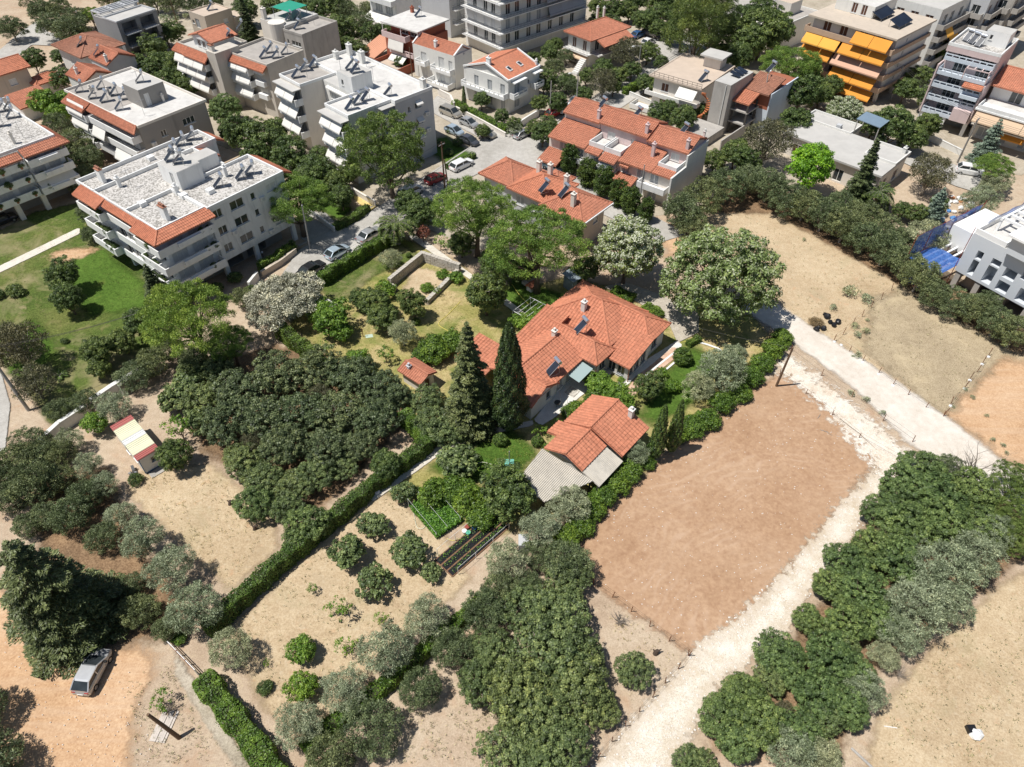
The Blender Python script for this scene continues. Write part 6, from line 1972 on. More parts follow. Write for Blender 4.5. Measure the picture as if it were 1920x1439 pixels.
def car_meshes(style):
    if style in CARMESH:
        return CARMESH[style]
    L, W, H, hx, wt, rt, rf, hz, bz = STYLES[style]
    F_, B_ = L / 2, -L / 2
    # lower body: lofted sections (x, half width, top z)
    S = [(F_, W * .70, hz - .28), (F_ - .12, W * .86, hz - .14), (F_ - .45, W * .95, hz - .05), (hx, W, hz), (wt, W, hz + .03), (0, W, bz), (rt, W, bz), (rf, W * .98, bz - .01), (B_ + .14, W * .92, bz - .10), (B_, W * .80, bz - .32)]
    body = MB()
    n = 8
    for x, w, z in S:
        zb = .24 if abs(x) < L / 2 - .2 else .36
        prof = [(-w * .92, zb), (-w, zb + .18), (-w, z - .16), (-w * .90, z), (w * .90, z), (w, z - .16), (w, zb + .18), (w * .92, zb)]
        body.v += [(x, y, zz) for y, zz in prof]
    for i in range(len(S) - 1):
        for k in range(n):
            k2 = (k + 1) % n
            body.f.append((i * n + k, i * n + k2, (i + 1) * n + k2, (i + 1) * n + k))
    body.f.append(tuple(range(n))[::-1])
    body.f.append(tuple((len(S) - 1) * n + k for k in range(n)))
    # roof + pillars in paint
    rw = W * .76
    zr = H
    roof = [(wt, -rw, zr - .07), (wt, rw, zr - .07), (wt * .4, rw, zr), (wt * .4, -rw, zr), (rt + .15, -rw, zr - .02), (rt + .15, rw, zr - .02), (rt, rw, zr - .09), (rt, -rw, zr - .09)]
    body.add(roof, [(0, 1, 2, 3), (3, 2, 5, 4), (4, 5, 6, 7)])
    for sgn in (-1, 1):
        for (a, c) in (((hx, W * .9, hz - .01), (wt, rw, zr - .06)), ((-.35, W * .93, bz - .02), (-.3, rw, zr - .03)), ((rf, W * .9, bz - .02), (rt, rw, zr - .08)), ((wt, rw, zr - .06), (rt, rw, zr - .06))):
            body.bar((a[0], a[1] * sgn, a[2]), (c[0], c[1] * sgn, c[2]), .10, .08)
    # glasshouse
    g = MB()
    lo = [(hx, W * .86, hz + .0), (rf, W * .86, bz - .01)]
    hi = [(wt, rw - .02, zr - .085), (rt, rw - .02, zr - .10)]
    g.add([(lo[0][0], -lo[0][1], lo[0][2]), (lo[0][0], lo[0][1], lo[0][2]), (hi[0][0], hi[0][1], hi[0][2]), (hi[0][0], -hi[0][1], hi[0][2])], [(0, 1, 2, 3)])
    ws = g
    sd_ = MB()
    for s_ in (-1, 1):
        q = [(lo[0][0], s_ * lo[0][1], lo[0][2]), (lo[1][0], s_ * lo[1][1], lo[1][2]), (hi[1][0], s_ * hi[1][1], hi[1][2]), (hi[0][0], s_ * hi[0][1], hi[0][2])]
        sd_.add(q if s_ < 0 else q[::-1], [(3, 2, 1, 0)])
    rg = MB().add([(lo[1][0], -lo[1][1], lo[1][2]), (lo[1][0], lo[1][1], lo[1][2]), (hi[1][0], hi[1][1], hi[1][2]), (hi[1][0], -hi[1][1], hi[1][2])], [(3, 2, 1, 0)])
    ty, ri = MB(), MB()
    ty.tube([(0, -.1, 0), (0, .1, 0)], .31, 16)
    ri.tube([(0, -.11, 0), (0, .11, 0)], .19, 10)
    hl = MB().box(-.06, .04, -.16, .16, -.07, .07)
    CARMESH[style] = dict(body=body, ws=ws, sd=sd_, rg=rg, ty=ty.mesh('tyre', TYRE), ri=ri.mesh('rim', RIM), hl=hl, S=STYLES[style], cache={})
    return CARMESH[style]
def car(px, py, head, style, col, metal, name, label):
    M = car_meshes(style)
    L, W, H, hx, wt, rt, rf, hz, bz = M['S']
    if 'glass' not in M['cache']:
        M['cache'].update(ws=M['ws'].mesh('windscreen', GLASS), sd=M['sd'].mesh('side_windows', GLASS), rg=M['rg'].mesh('rear_window', GLASS), hl=M['hl'].mesh('headlamp', LAMP), tl=M['hl'].mesh('tail_lamp', TAIL), glass=1,
                          pl=MB().box(-.02, .02, -.26, .26, -.06, .06).mesh('number_plate', PLATE), mi=MB().box(-.1, .1, -.1, .1, -.07, .07).mesh('mirror', TYRE))
    p = G(px, py)
    t = thing('parked_car', label, 'car', (p.x, p.y, .03), R(head))
    obj('body', M['body'].mesh('car_body', carpaint(name, col, metal)), t)
    c = M['cache']
    obj('windscreen', c['ws'], t)
    obj('side_window', c['sd'], t)
    obj('rear_window', c['rg'], t)
    for x in (L / 2 - .82, -L / 2 + .78):
        for s_ in (-1, 1):
            w = obj('wheel', M['ty'], t, (x, s_ * (W - .08), .31))
            obj('rim', M['ri'], w)
    for s_ in (-1, 1):
        obj('headlamp', c['hl'], t, (L / 2 - .13, s_ * W * .62, hz - .27))
        obj('tail_lamp', c['tl'], t, (-L / 2 + .10, s_ * W * .66, bz - .24))
        obj('wing_mirror', c['mi'], t, (wt + .55, s_ * (W + .08), hz + .08))
    obj('number_plate', c['pl'], t, (-L / 2 - .01, 0, .55))
    return t
SIL, WHI, BEI = (.52, .53, .54), (.78, .78, .77), (.48, .45, .39)
CARS = [(179, 1264, 84, 'hatch', SIL, .5, 'silver', 'silver hatchback parked on the dirt yard under the fir'),
        (866, 315, 46, 'wagon', WHI, 0, 'white', 'white estate car parked at the street bend'),
        (817, 341, 48, 'hatch', (.32, .03, .03), .2, 'red', 'red car with a dark roof beside the street pole'),
        (771, 367, 48, 'van', WHI, 0, 'white', 'white van in the tree shade below the red car'),
        (845, 217, -40, 'van', BEI, .5, 'beige', 'beige minivan parked against the house ramp'),
        (879, 236, -40, 'hatch', SIL, .5, 'silver', 'silver hatchback between the beige minivan and the beige saloon'),
        (910, 255, -40, 'sedan', BEI, .5, 'beige', 'beige saloon parked along the garden hedge'),
        (852, 251, -40, 'hatch', (.50, .60, .68), .4, 'pale_blue', 'pale blue car parked beside the small street-bend lawn'),
        (880, 270, -40, 'hatch', (.10, .105, .12), .4, 'graphite', 'graphite hatchback behind the pale blue car'),
        (979, 257, 45, 'hatch', SIL, .4, 'silver', 'silver hatchback at the street corner before the garden hedge'),
        (1061, 209, 45, 'suv', WHI, .0, 'white', 'white car beside the lamp post at the row houses'),
        (1083, 194, 45, 'sedan', (.30, .31, .33), .5, 'grey', 'grey car behind the white one at the row houses'),
        (1039, 217, 45, 'hatch', (.42, .03, .025), .1, 'bright_red', 'red car half hidden by the garden of the row houses'),
        (1037, 318, -36, 'hatch', (.30, .46, .56), .4, 'sky_blue', 'sky blue car beside the red-roofed house and the conifers'),
        (1220, 68, -42, 'suv', (.22, .23, .25), .5, 'dark_grey', 'dark grey car in the far cross street'),
        (1245, 78, -42, 'hatch', (.03, .03, .035), .3, 'black', 'black car in the shade of the large pine'),
        (1215, 84, 45, 'hatch', WHI, 0, 'white', 'white car in the far cross street beside the ashy tree'),
        (1196, 70, 45, 'hatch', (.05, .14, .32), .3, 'blue', 'blue car behind the hip-roofed villa'),
        (1132, 27, 40, 'hatch', (.42, .03, .025), .1, 'bright_red', 'bright red car behind the hip-roofed villa chimneys'),
        (1172, 27, 40, 'hatch', WHI, 0, 'white', 'white car by the far gate behind the hip-roofed villa'),
        (634, 479, 52, 'hatch', (.40, .50, .58), .4, 'pale_blue', 'pale car with a blue windscreen beside the street hedge'),
        (694, 447, 52, 'sedan', SIL, .4, 'silver', 'silver saloon parked beside the street hedge near the palm'),
        (585, 512, 52, 'sedan', (.03, .03, .035), .3, 'black', 'black car at the end of the street hedge by the silver olive'),
        (1816, 327, -22, 'suv', WHI, .0, 'white', 'white car in the side street below the pink tower'),
        (6, 420, 50, 'sedan', (.02, .02, .025), .3, 'black', 'black car parked among the columns under the planted-balcony block')]
for c_ in CARS:
    car(*c_)
# ================================================================ poles, wires, fences, garden things
WOOD = paint('weathered_pole_wood', (.17, .11, .07), .9, .2, 3, bump=.3)
RUST = paint('rusty_steel', (.22, .09, .045), .85, .2, 4)
PVC = paint('white_pvc', (.78, .78, .76), .5, .03, 3)
BLACKP = paint('black_plastic', (.018, .018, .02), .35, .2, 5)
def pole(label, base, h, r=.14, mat=None, top=None, arms=(), lamp=None, name='utility_pole', cat='pole'):
    p = G(*base)
    t = thing(name, label, cat, (p.x, p.y, 0))
    tp = (G(top[0], top[1], h) - p) if top else Vector((0, 0, h))
    MB().tube([(0, 0, -.2), (tp.x * .5, tp.y * .5, h * .5), (tp.x, tp.y, h)], [r * 1.15, r, r * .75], 10).build('shaft', mat or WOOD, t)
    for (z, w, a) in arms:
        c = tp * (z / h)
        d = Vector((math.cos(R(a)), math.sin(R(a)), 0)) * (w / 2)
        o = MB().bar(Vector((c.x, c.y, z)) - d, Vector((c.x, c.y, z)) + d, .1).build('crossarm', METAL, t)
        m = MB()
        for k in (-.9, 0, .9):
            q = Vector((c.x, c.y, z)) + d * k
            m.tube([q + Vector((0, 0, .05)), q + Vector((0, 0, .25))], .05, 6)
        m.build('insulators', BROWNF, o)
    if lamp:
        d = Vector((math.cos(R(lamp)), math.sin(R(lamp)), 0))
        c = Vector((tp.x, tp.y, h - .3))
        MB().tube([c, c + d * .9 + Vector((0, 0, .35)), c + d * 1.5 + Vector((0, 0, .35))], .035, 6).build('lamp_arm', METAL, t)
        e = c + d * 1.75 + Vector((0, 0, .33))
        m = MB()
        m.tube([e - d * .35, e - d * .1, e + d * .3], [.06, .16, .1], 8)
        m.build('lamp_head', FRAME, t)
    return p + tp
tA = pole('leaning rust-brown wooden pole at the corner of the bare brown plot', (1455, 725), 6.5, .13, WOOD, (1487, 652))
tB = pole('leaning wooden post on the dry ground beside the white planks', (337, 1384), 4.4, .16, WOOD, (277, 1340))
t1 = pole('dark wooden utility pole beside the red car at the street bend', (834, 354), 8.0, .13, WOOD, None, ((7.6, 1.4, 50),))
t2 = pole('second wooden utility pole leaning beside the first at the street bend', (842, 362), 7.0, .11, WOOD, (833, 300))
pole('white street lamp on a concrete post before the two-storey flat house', (1194, 152), 7.0, .12, CONC, None, (), 200, 'street_lamp', 'street lamp')
pole('white street lamp on a concrete post beside the white car and row houses', (1080, 205), 7.0, .12, CONC, None, (), 200, 'street_lamp', 'street lamp')
pole('concrete post behind the silver hatchback at the street corner', (1031, 222), 7.0, .11, CONC)
tL = pole('thick concrete utility pole leaning beside the lane', (54, 770), 9.0, .17, CONC, (-28, 655))
tD = pole('grey utility pole standing beside the umbrella pine on the driveway', (581, 466), 8.5, .12, METAL, (566, 385))
t3 = pole('concrete utility pole with crossarm at the foot of the pink tower', (1795, 305), 9.0, .14, CONC, (1835, 222), ((8.6, 1.6, 45),))
t4 = pole('concrete utility pole with crossarm before the orange awnings', (1670, 188), 6.5, .13, CONC, None, ((6.2, 1.6, 45),))
t5 = pole('concrete utility pole at the left end of the orange awnings', (1528, 140), 7.0, .13, CONC, None, ((6.6, 1.6, 45),))
pole('concrete lamp pole rising before the brick rooms of the concrete tower', (1426, 235), 9.0, .13, CONC, (1440, 140), (), 60, 'street_lamp', 'street lamp')
pole('thin dark pole on the ochre field behind the tan house', (337, 58), 7.0, .1, WOOD)
pole('white lamp pole beside the country lane trees', (158, 60), 4.0, .07, METAL, None, (), 120, 'street_lamp', 'street lamp')
pole('dark pole at the wall of the stepped block, beside the red villa', (773, 145), 6.0, .1, WOOD)
pole('grey flag pole before the beige wall of the row houses', (1197, 392), 7.5, .1, CONC)
def wire(name, label, pts, sag=.6, r=.018, group=None, z_off=((0, 0),)):
    t = thing(name, label, 'cable', pts[0], 0, group)
    for (ox, oy) in z_off:
        m = MB()
        for a, c in zip(pts[:-1], pts[1:]):
            q = [a.lerp(c, i / 10) - pts[0] + Vector((ox, oy, -sag * 4 * (i / 10) * (1 - i / 10))) for i in range(11)]
            m.tube(q, r, 4, False)
        m.build('strand', DMETAL, t)
wire('power_line', 'three power lines running past the orange awnings to the pink tower', [t5, t4, t3, t3 + Vector((26, -22, 0))], .5, .02, None, ((.5, .5), (0, 0), (-.5, -.5)))
wire('service_cable', 'thin cable from the rust-brown pole to the villa', [tA, VILLA.w(3.5, 2, 4.2)], .5)
wire('service_cable', 'thin cable slung across the villa terrace towards the small house', [VILLA.w(-12.5, 4.0, 3.4), G(1068, 795, 2.8)], .3)
wire('service_cable', 'pair of cables crossing the lower end of the park lawn', [tL, G(330, 560, 7)], .8, .02, None, ((0, 0), (.5, .4)))
wire('service_cable', 'cable spanning the street between the two utility poles', [t1, tD], .7)

# ---- fences
def fence(label, pts, h=1.2, r=.04, mat=None, wires=(.5, 1.0), name='wire_fence'):
    P_ = [G(*p) for p in pts]
    t = thing(name, label, 'fence', P_[0])
    pm = MB().tube([(0, 0, -.1), (0, 0, h)], r, 6).mesh('fence_post', mat or RUST)
    for p in P_:
        o = obj('post', pm, t, p - P_[0])
        o.rotation_euler = (vr.uniform(-.1, .1), vr.uniform(-.1, .1), 0)
    m = MB()
    for a, c in zip(P_[:-1], P_[1:]):
        for z in wires:
            m.tube([a - P_[0] + Vector((0, 0, z * h)), c - P_[0] + Vector((0, 0, z * h))], .009, 3, False)
    m.build('wires', DMETAL, t)
fence('wire fence on iron posts between the bare brown plot and the dry corner', [(1113, 1096), (1148, 1121), (1183, 1148), (1218, 1175), (1254, 1203), (1290, 1231)])
fence('wire fence on iron posts along the edge of the gravel track', [(1290, 1231), (1271, 1256), (1247, 1282), (1223, 1309), (1199, 1335), (1173, 1363), (1147, 1391), (1121, 1420), (1100, 1446)])
fence('row of iron posts crossing the dry field to the chalk road', [(1671, 545), (1652, 562), (1633, 578), (1616, 594), (1598, 610), (1580, 628), (1563, 640)])
fence('low post fence along the upper edge of the chalk road', [(1563, 640), (1592, 660), (1617, 678), (1647, 700), (1674, 722), (1702, 742), (1735, 765), (1768, 782)], 1.0)
fence('wire fence with pale post feet dividing the dry field from orange earth', [(1876, 642), (1853, 668), (1842, 682), (1832, 698), (1818, 712), (1808, 728), (1782, 760), (1769, 780)], 1.3)
fence('old wire fence along the lower edge of the chalk road', [(1482, 660), (1540, 705), (1597, 745), (1655, 790), (1710, 830)], 1.1)
fence('sagging wire on thin posts over the chalk spill', [(1462, 702), (1510, 740), (1560, 780), (1610, 822), (1690, 868)], .9)
for (px, py) in ((1853, 670), (1841, 684), (1818, 714), (1782, 762), (1808, 730), (1564, 642), (1577, 648), (1617, 680), (1647, 703), (1674, 724)):
    p = G(px, py)
    m = MB()
    m.tube([(0, 0, 0), (0, 0, .12), (0, 0, .2)], [.22, .2, .06], 7)
    m.build('foot_stone', PVC, None, loc=p, label='white-painted footing at a field fence post', category='stone', group='white footings of the field fence')

# ---- white bar gate, planks, stumps, stones, pipes
p, q = G(322, 1214), G(372, 1266)
t = thing('bar_gate', 'long low white bar gate across the entrance between the hedges', 'gate', p)
d = q - p
for z in (.25, .65, 1.05):
    MB().bar((0, 0, z), (d.x, d.y, z), .06, .06).build('bar', PVC if z > 1 else RUST, t)
for f_ in (0, .33, .66, 1):
    MB().bar((d.x * f_, d.y * f_, -.05), (d.x * f_, d.y * f_, 1.12), .08).build('gate_post', RUST if 0 < f_ < 1 else PVC, t)
PLK = paint('bleached_plank', (.58, .52, .46), .9, .2, 3)
t = thing('plank_stack', 'stack of bleached broken planks under the leaning wooden post', 'planks', G(292, 1392), R(-8))
for i in range(7):
    MB().box(-.55 + i * .19, -.38 + i * .19, 0, 2.3 + .3 * math.sin(i * 2.2), .02 + .03 * (i % 3), .08 + .03 * (i % 3)).build('plank', PLK, t)
STUMP = paint('charred_stump', (.09, .065, .05), .95, .3, 4)
for i, (px, py, s_, lab) in enumerate(((432, 946, 1, 'charred tree stump beside the orchard wood on the straw clearing'), (478, 993, .9, 'charred tree stump in the middle of the straw clearing'), (1229, 1226, 1, 'blackened stump with stub branches in the fenced dry corner'))):
    m = MB()
    m.tube([(0, 0, -.05), (.05, .02, .25), (.12, .05, .55)], [.26 * s_, .2 * s_, .14 * s_], 8)
    m.tube([(0, 0, .3), (.3, .1, .45), (.45, .12, .6)], [.12, .08, .04], 6)
    m.tube([(0, 0, .3), (-.25, .15, .5)], [.1, .05], 6)
    m.build('tree_stump', STUMP, None, loc=G(px, py), label=lab, category='stump')
def rock(px, py, s_, mat, name, label, cat, group=None, seed=0, flat=.7, parent=None):
    r_ = random.Random(seed + int(px) * 3 + int(py))
    bm = bmesh.new()
    bmesh.ops.create_icosphere(bm, subdivisions=2, radius=s_)
    for v in bm.verts:
        k = 1 + r_.uniform(-.18, .18)
        v.co = Vector((v.co.x * k, v.co.y * k * .85, max(-.1, v.co.z * flat * k + s_ * flat * .6)))
    me = bpy.data.meshes.new(name)
    bm.to_mesh(me)
    bm.free()
    me.materials.append(mat)
    o = obj(name, me, None, G(px, py), r_.uniform(0, 6), label=label, category=cat)
    if group:
        o['group'] = group
    return o
rock(1828, 1378, .55, PVC, 'white_boulder', 'white lime boulder on the lower right dry field', 'stone')
MB().box(-.35, .3, -.3, .3, 0, .45).build('black_crate', BLACKP, None, loc=G(1819, 1370), label='small black box beside the white boulder on the dry field', category='box')
rock(708, 924, .42, paint('white_sack', (.72, .73, .78), .7, .1, 4), 'white_sack', 'full white sack lying at the foot of the long hedge', 'sack')
MB().tube([(0, 0, .04), (1.0, -.15, .04)], .04, 6).build('pvc_pipe', PVC, None, loc=G(1657, 1362), label='short white pipe lying on the lower right dry field', category='pipe')
MB().tube([(0, 0, .12), (2.6, -3.2, .12)], .11, 8).build('fallen_post', CONC, None, loc=G(1595, 1404), label='pale concrete post lying at the lower right wood', category='post')
for i, (px, py) in enumerate(((1534, 616), (1543, 618), (1550, 596), (1556, 606), (1563, 612), (1570, 606), (1547, 592), (1530, 620))):
    rock(px, py, .34 + .06 * (i % 3), BLACKP, 'rubbish_bag', 'black plastic rubbish bag heaped on the dry field by the chalk road', 'bag', 'black rubbish bags', i, .85)
SACKC = [paint('builders_sack_white', (.75, .75, .73), .8, .1, 3), paint('builders_sack_blue', (.10, .25, .52), .7, .1, 3), paint('builders_sack_orange', (.62, .25, .10), .7, .1, 3)]
rs = random.Random(8)
for i in range(26):
    c = 0 if i % 6 < 4 else i % 6 - 3
    nm = ('white', 'blue', 'orange')[c]
    px, py = 1790 + rs.uniform(-26, 26), 400 + rs.uniform(-30, 34)
    rock(px - (py - 400) * .3, py, rs.uniform(.3, .6), SACKC[c], 'builders_sack', nm + ' builders rubbish sack in the heap before the netted scaffold', 'sack', nm + ' sacks of the builders heap', i, .6)
# ---- loose stones (uncountable)
def scatter(name, pts, n, smin, smax, mat, seed):
    rng = np.random.default_rng(seed)
    poly = [tuple(G(*p).xy) for p in pts]
    xs, ys = [p[0] for p in poly], [p[1] for p in poly]
    X = rng.uniform(min(xs), max(xs), n * 3)
    Y = rng.uniform(min(ys), max(ys), n * 3)
    k = seg_dist(X, Y, poly) > 0
    X, Y = X[k][:n], Y[k][:n]
    m = MB()
    for x, y in zip(X, Y):
        s_ = rng.uniform(smin, smax)
        a = rng.uniform(0, 6.28, 4)
        v = [(x + s_ * math.cos(1.57 * i + a[0] * .4), y + s_ * rng.uniform(.6, 1) * math.sin(1.57 * i + a[0] * .4), .1) for i in range(4)]
        m.add(v + [(x + s_ * .2, y, .1 + s_ * rng.uniform(.35, .7))], [(0, 1, 4), (1, 2, 4), (2, 3, 4), (3, 0, 4)])
    m.build(name, mat, None, kind='stuff', label='loose pale stones strewn over the ground', category='stones')
scatter('loose_stones', [(1640, 880), (1720, 860), (1600, 1010), (1480, 1185), (1300, 1380), (1240, 1450), (1090, 1450), (1295, 1218), (1480, 1060)], 1500, .04, .13, paint('lime_chip', (.72, .68, .62), .9, .1, 4), 1)
scatter('loose_stones', [(1440, 720), (1640, 870), (1300, 1225), (1100, 1100), (1130, 960)], 350, .03, .08, paint('lime_chip', (.7, .6, .5)), 2)
scatter('loose_stones', [(1460, 690), (1740, 880), (1650, 900), (1540, 760)], 500, .04, .12, paint('lime_chip', (.7, .6, .5)), 3)
scatter('loose_stones', [(0, 1200), (240, 1240), (300, 1439), (100, 1439)], 160, .03, .07, paint('lime_chip', (.7, .6, .5)), 4)
# dry tufts on the straw fields
def tufts(name, pts, n, mat, seed, ls=.15):
    rng = np.random.default_rng(seed)
    poly = [tuple(G(*p).xy) for p in pts]
    xs, ys = [p[0] for p in poly], [p[1] for p in poly]
    X = rng.uniform(min(xs), max(xs), n * 4)
    Y = rng.uniform(min(ys), max(ys), n * 4)
    dn = np.sin(X * .9 + 1) * np.sin(Y * .8) + .6 * np.sin(X * 2.3 + Y * 1.7)
    k = (seg_dist(X, Y, poly) > .3) & (rng.random(len(X)) < .35 + .3 * dn)
    X, Y = X[k][:n], Y[k][:n]
    m_ = len(X)
    P = np.stack([np.repeat(X, 5), np.repeat(Y, 5), np.zeros(m_ * 5)], 1) + rng.normal(0, .07, (m_ * 5, 3)) * np.array([1, 1, 0])
    P[:, 2] = ls * .42 + .09
    T = np.array([0, 0, 1.]) + rng.normal(0, .5, (m_ * 5, 3))
    obj(name, leaf_mesh(name, mat, P, rng.normal(0, 1, (m_ * 5, 3)), T, ls * rng.uniform(.6, 1.3, m_ * 5), .3, rng.random(m_ * 5)), None, kind='stuff', label='dry grass tufts covering the open ground', category='grass')
L_TUFT = foliage('straw_tuft', (.22, .18, .11), (.38, .33, .22), transl=.1)
L_GTUFT = foliage('green_tuft', (.10, .15, .03), (.24, .26, .08), transl=.2)
FLD = ([(1240, 430), (1370, 385), (1700, 530), (1900, 660), (1780, 780), (1560, 640), (1420, 560)], [(1640, 1439), (1660, 1330), (1760, 1200), (1920, 1070), (1960, 1439)], [(250, 890), (400, 880), (520, 985), (430, 1110), (330, 1010)],
       [(430, 1190), (620, 1000), (720, 925), (830, 1000), (880, 1090), (760, 1200), (560, 1400), (500, 1330)], [(1115, 1110), (1285, 1225), (1120, 1400), (1170, 1250)], [(640, 1439), (760, 1330), (900, 1290), (960, 1380), (900, 1439)], [(230, 1260), (330, 1240), (450, 1439), (250, 1439)])
for i, f_ in enumerate(FLD):
    tufts('dry_grass', f_, (900, 600, 600, 800, 250, 350, 400)[i], L_TUFT, i)
tufts('green_grass', [(600, 530), (740, 445), (870, 500), (930, 560), (900, 640), (760, 640), (640, 690), (540, 610)], 1500, L_GTUFT, 21, .12)
tufts('green_grass', [(-20, 560), (150, 385), (280, 480), (300, 580), (220, 700), (60, 720)], 1800, L_GTUFT, 22, .12)
tufts('green_grass', [(820, 850), (960, 810), (1010, 850), (1000, 960), (860, 980)], 1200, L_GTUFT, 23, .12)

# ---- garden things
def hose(label, pts, mat, r=.022, name='garden_hose'):
    P_ = [G(*p, .1) for p in pts]
    # smooth by Catmull-Rom
    q = []
    for i in range(len(P_) - 1):
        p0, p1, p2, p3 = P_[max(i - 1, 0)], P_[i], P_[i + 1], P_[min(i + 2, len(P_) - 1)]
        for k in range(6):
            t_ = k / 6
            q.append(.5 * ((2 * p1) + (p2 - p0) * t_ + (2 * p0 - 5 * p1 + 4 * p2 - p3) * t_ ** 2 + (3 * p1 - p0 - 3 * p2 + p3) * t_ ** 3))
    q.append(P_[-1])
    MB().tube([v - P_[0] for v in q], r, 5).build(name, mat, None, loc=P_[0], label=label, category='hose')
YEL = paint('yellow_hose', (.72, .62, .14), .5, .05, 3)
PALEH = paint('pale_hose', (.66, .66, .52), .5, .05, 3)
hose('yellow hose looped over the lawn beside the stone enclosure', [(863, 566), (840, 590), (826, 602), (823, 610), (835, 618), (852, 627)], YEL, .035)
hose('yellow hose on the lawn beside the tile-capped oven', [(960, 533), (968, 545), (980, 560), (1000, 578), (1010, 585)], YEL, .035)
hose('yellow hose curled over the lush lawn edge', [(1262, 645), (1290, 640), (1330, 634), (1345, 640), (1340, 652), (1325, 660), (1320, 673)], YEL, .035)
hose('pale hose across the lawn to the sunshade foot', [(870, 880), (890, 872), (905, 867), (925, 872), (945, 877)], PALEH, .03)
hose('pale hose looped beside the vegetable bed', [(775, 955), (778, 975), (783, 990), (795, 990), (803, 972), (810, 960)], PALEH, .03)
hose('yellow hose behind the vegetable bed', [(838, 1010), (850, 1014), (870, 1008), (890, 1000), (905, 992)], YEL, .03)
t = thing('sunshade_foot', 'thin grey post on a green square base on the lawn', 'post', G(955, 869))
MB().box(-.5, .5, -.5, .5, 0, .08).build('base', paint('green_base', (.16, .42, .34), .6, .05, 3), t)
MB().tube([(0, 0, .08), (0, 0, 2.0)], .06, 8).build('post', METAL, t)
t = thing('iron_post', 'rusty iron post with a pale green lid on the dry garden lawn', 'post', G(681, 632))
MB().tube([(0, 0, 0), (0, 0, 1.4)], .05, 8).build('post', RUST, t)
MB().prism([(.4, -.3), (1.3, -.1), (1.1, .5), (.2, .3)], .02, .06).build('lid', paint('pale_green_lid', (.46, .56, .46), .7, .05, 3), t)
for (px, py, lab) in ((895, 478, 'white globe lamp on the lawn under the umbrella pines'), (494, 483, 'white globe lamp in the shaded yard of the white block')):
    t = thing('globe_lamp', lab, 'lamp', G(px, py))
    MB().tube([(0, 0, 0), (0, 0, .7)], .04, 6).build('post', DMETAL, t)
    m = MB()
    m.sm = True
    m.tube([(0, 0, .7 + .18 * (1 - math.cos(a_ * math.pi / 8))) for a_ in range(9)], [max(.01, .18 * math.sin(a_ * math.pi / 8)) for a_ in range(9)], 10)
    m.build('globe', PVC, t)
t = thing('pergola', 'white metal rod pergola under vines beside the villa', 'pergola', G(985, 620), R(50))
for i in range(7):
    MB().tube([(0, -2.2 + .7 * i, 2.2), (3.6, -2.2 + .7 * i, 2.2)], .03, 5).build('rod', PVC, t)
for x in (0, 3.6):
    MB().tube([(x, -2.3, 2.15), (x, 2.2, 2.15)], .035, 5).build('beam', PVC, t)
    for y in (-2.2, 2.1):
        MB().tube([(x, y, -.02), (x, y, 2.15)], .035, 5).build('post', PVC, t)
t = thing('terrace_table', 'small dark garden table casting a shadow on the white terrace', 'table', G(1045, 763))
MB().tube([(0, 0, .7), (0, 0, .74)], .4, 12).build('top', DMETAL, t)
for a_ in range(3):
    MB().bar((0, 0, .7), (.3 * math.cos(a_ * 2.1), .3 * math.sin(a_ * 2.1), 0), .04).build('leg', DMETAL, t)
# vegetable plot
o_ = G(840, 1060)
SOILB = paint('raised_bed_soil', (.22, .125, .075), .95, .2, 3)
t = thing('mulched_bed', 'vegetable bed covered with strips of black plastic mulch and stakes', 'vegetable bed', o_, R(46))
MB().box(-.6, 7.2, -1.3, 1.3, -.02, .12).build('soil', SOILB, t)
for y in (-.85, 0, .85):
    MB().box(-.5, 7.0, y - .34, y + .34, .124, .16).build('plastic_strip', BLACKP, t)
for x in (0, 2.3, 4.6, 6.8):
    for y in (-1.45, 1.45):
        MB().bar((x, y, -.05), (x, y, 1.2), .04).build('stake', PVC, t)
MB().bar((0, -1.45, 1.2), (6.8, -1.45, 1.2), .02).build('rail', PVC, t)
MB().bar((0, 1.45, 1.2), (6.8, 1.45, 1.2), .02).build('rail', PVC, t)
rng = np.random.default_rng(4)
n_ = 700
P_ = np.stack([rng.uniform(-.3, 7, n_), rng.choice([-.85, 0, .85], n_) + rng.normal(0, .16, n_), rng.uniform(.2, .6, n_)], 1)
obj('seedlings', leaf_mesh('bed_plants', L_VEG, P_, rng.normal(0, 1, (n_, 3)) + np.array([0, 0, 1.]), rng.normal(0, 1, (n_, 3)), .13, .6, rng.random(n_)), t, kind='stuff')
o_ = G(838, 990)
t = thing('vegetable_bed', 'lush green vegetable bed strung with stakes and lines', 'vegetable bed', o_, R(130))
n_ = 9000
P_ = np.stack([rng.uniform(-.5, 4.2, n_), rng.uniform(-1.6, 1.6, n_), rng.uniform(.1, .75, n_)], 1)
P_[:, 2] *= .5 + .5 * np.sin(P_[:, 1] * 5) ** 2
obj('leaves', leaf_mesh('bed_leaves', L_VEG, P_ + np.array([0, 0, .1]), rng.normal(0, .7, (n_, 3)) + np.array([0, 0, 1.]), rng.normal(0, 1, (n_, 3)), .2, .7, rng.random(n_)), t, kind='stuff')
for y in (-1.4, .2, 1.5):
    MB().bar((-.4, y, 1.0), (4.4, y, 1.5), .015).build('line', PVC, t)
    for x in (-.4, 4.4):
        MB().bar((x, y, -.05), (x, y, 1.0 if x < 0 else 1.5), .04).build('stake', PVC, t)
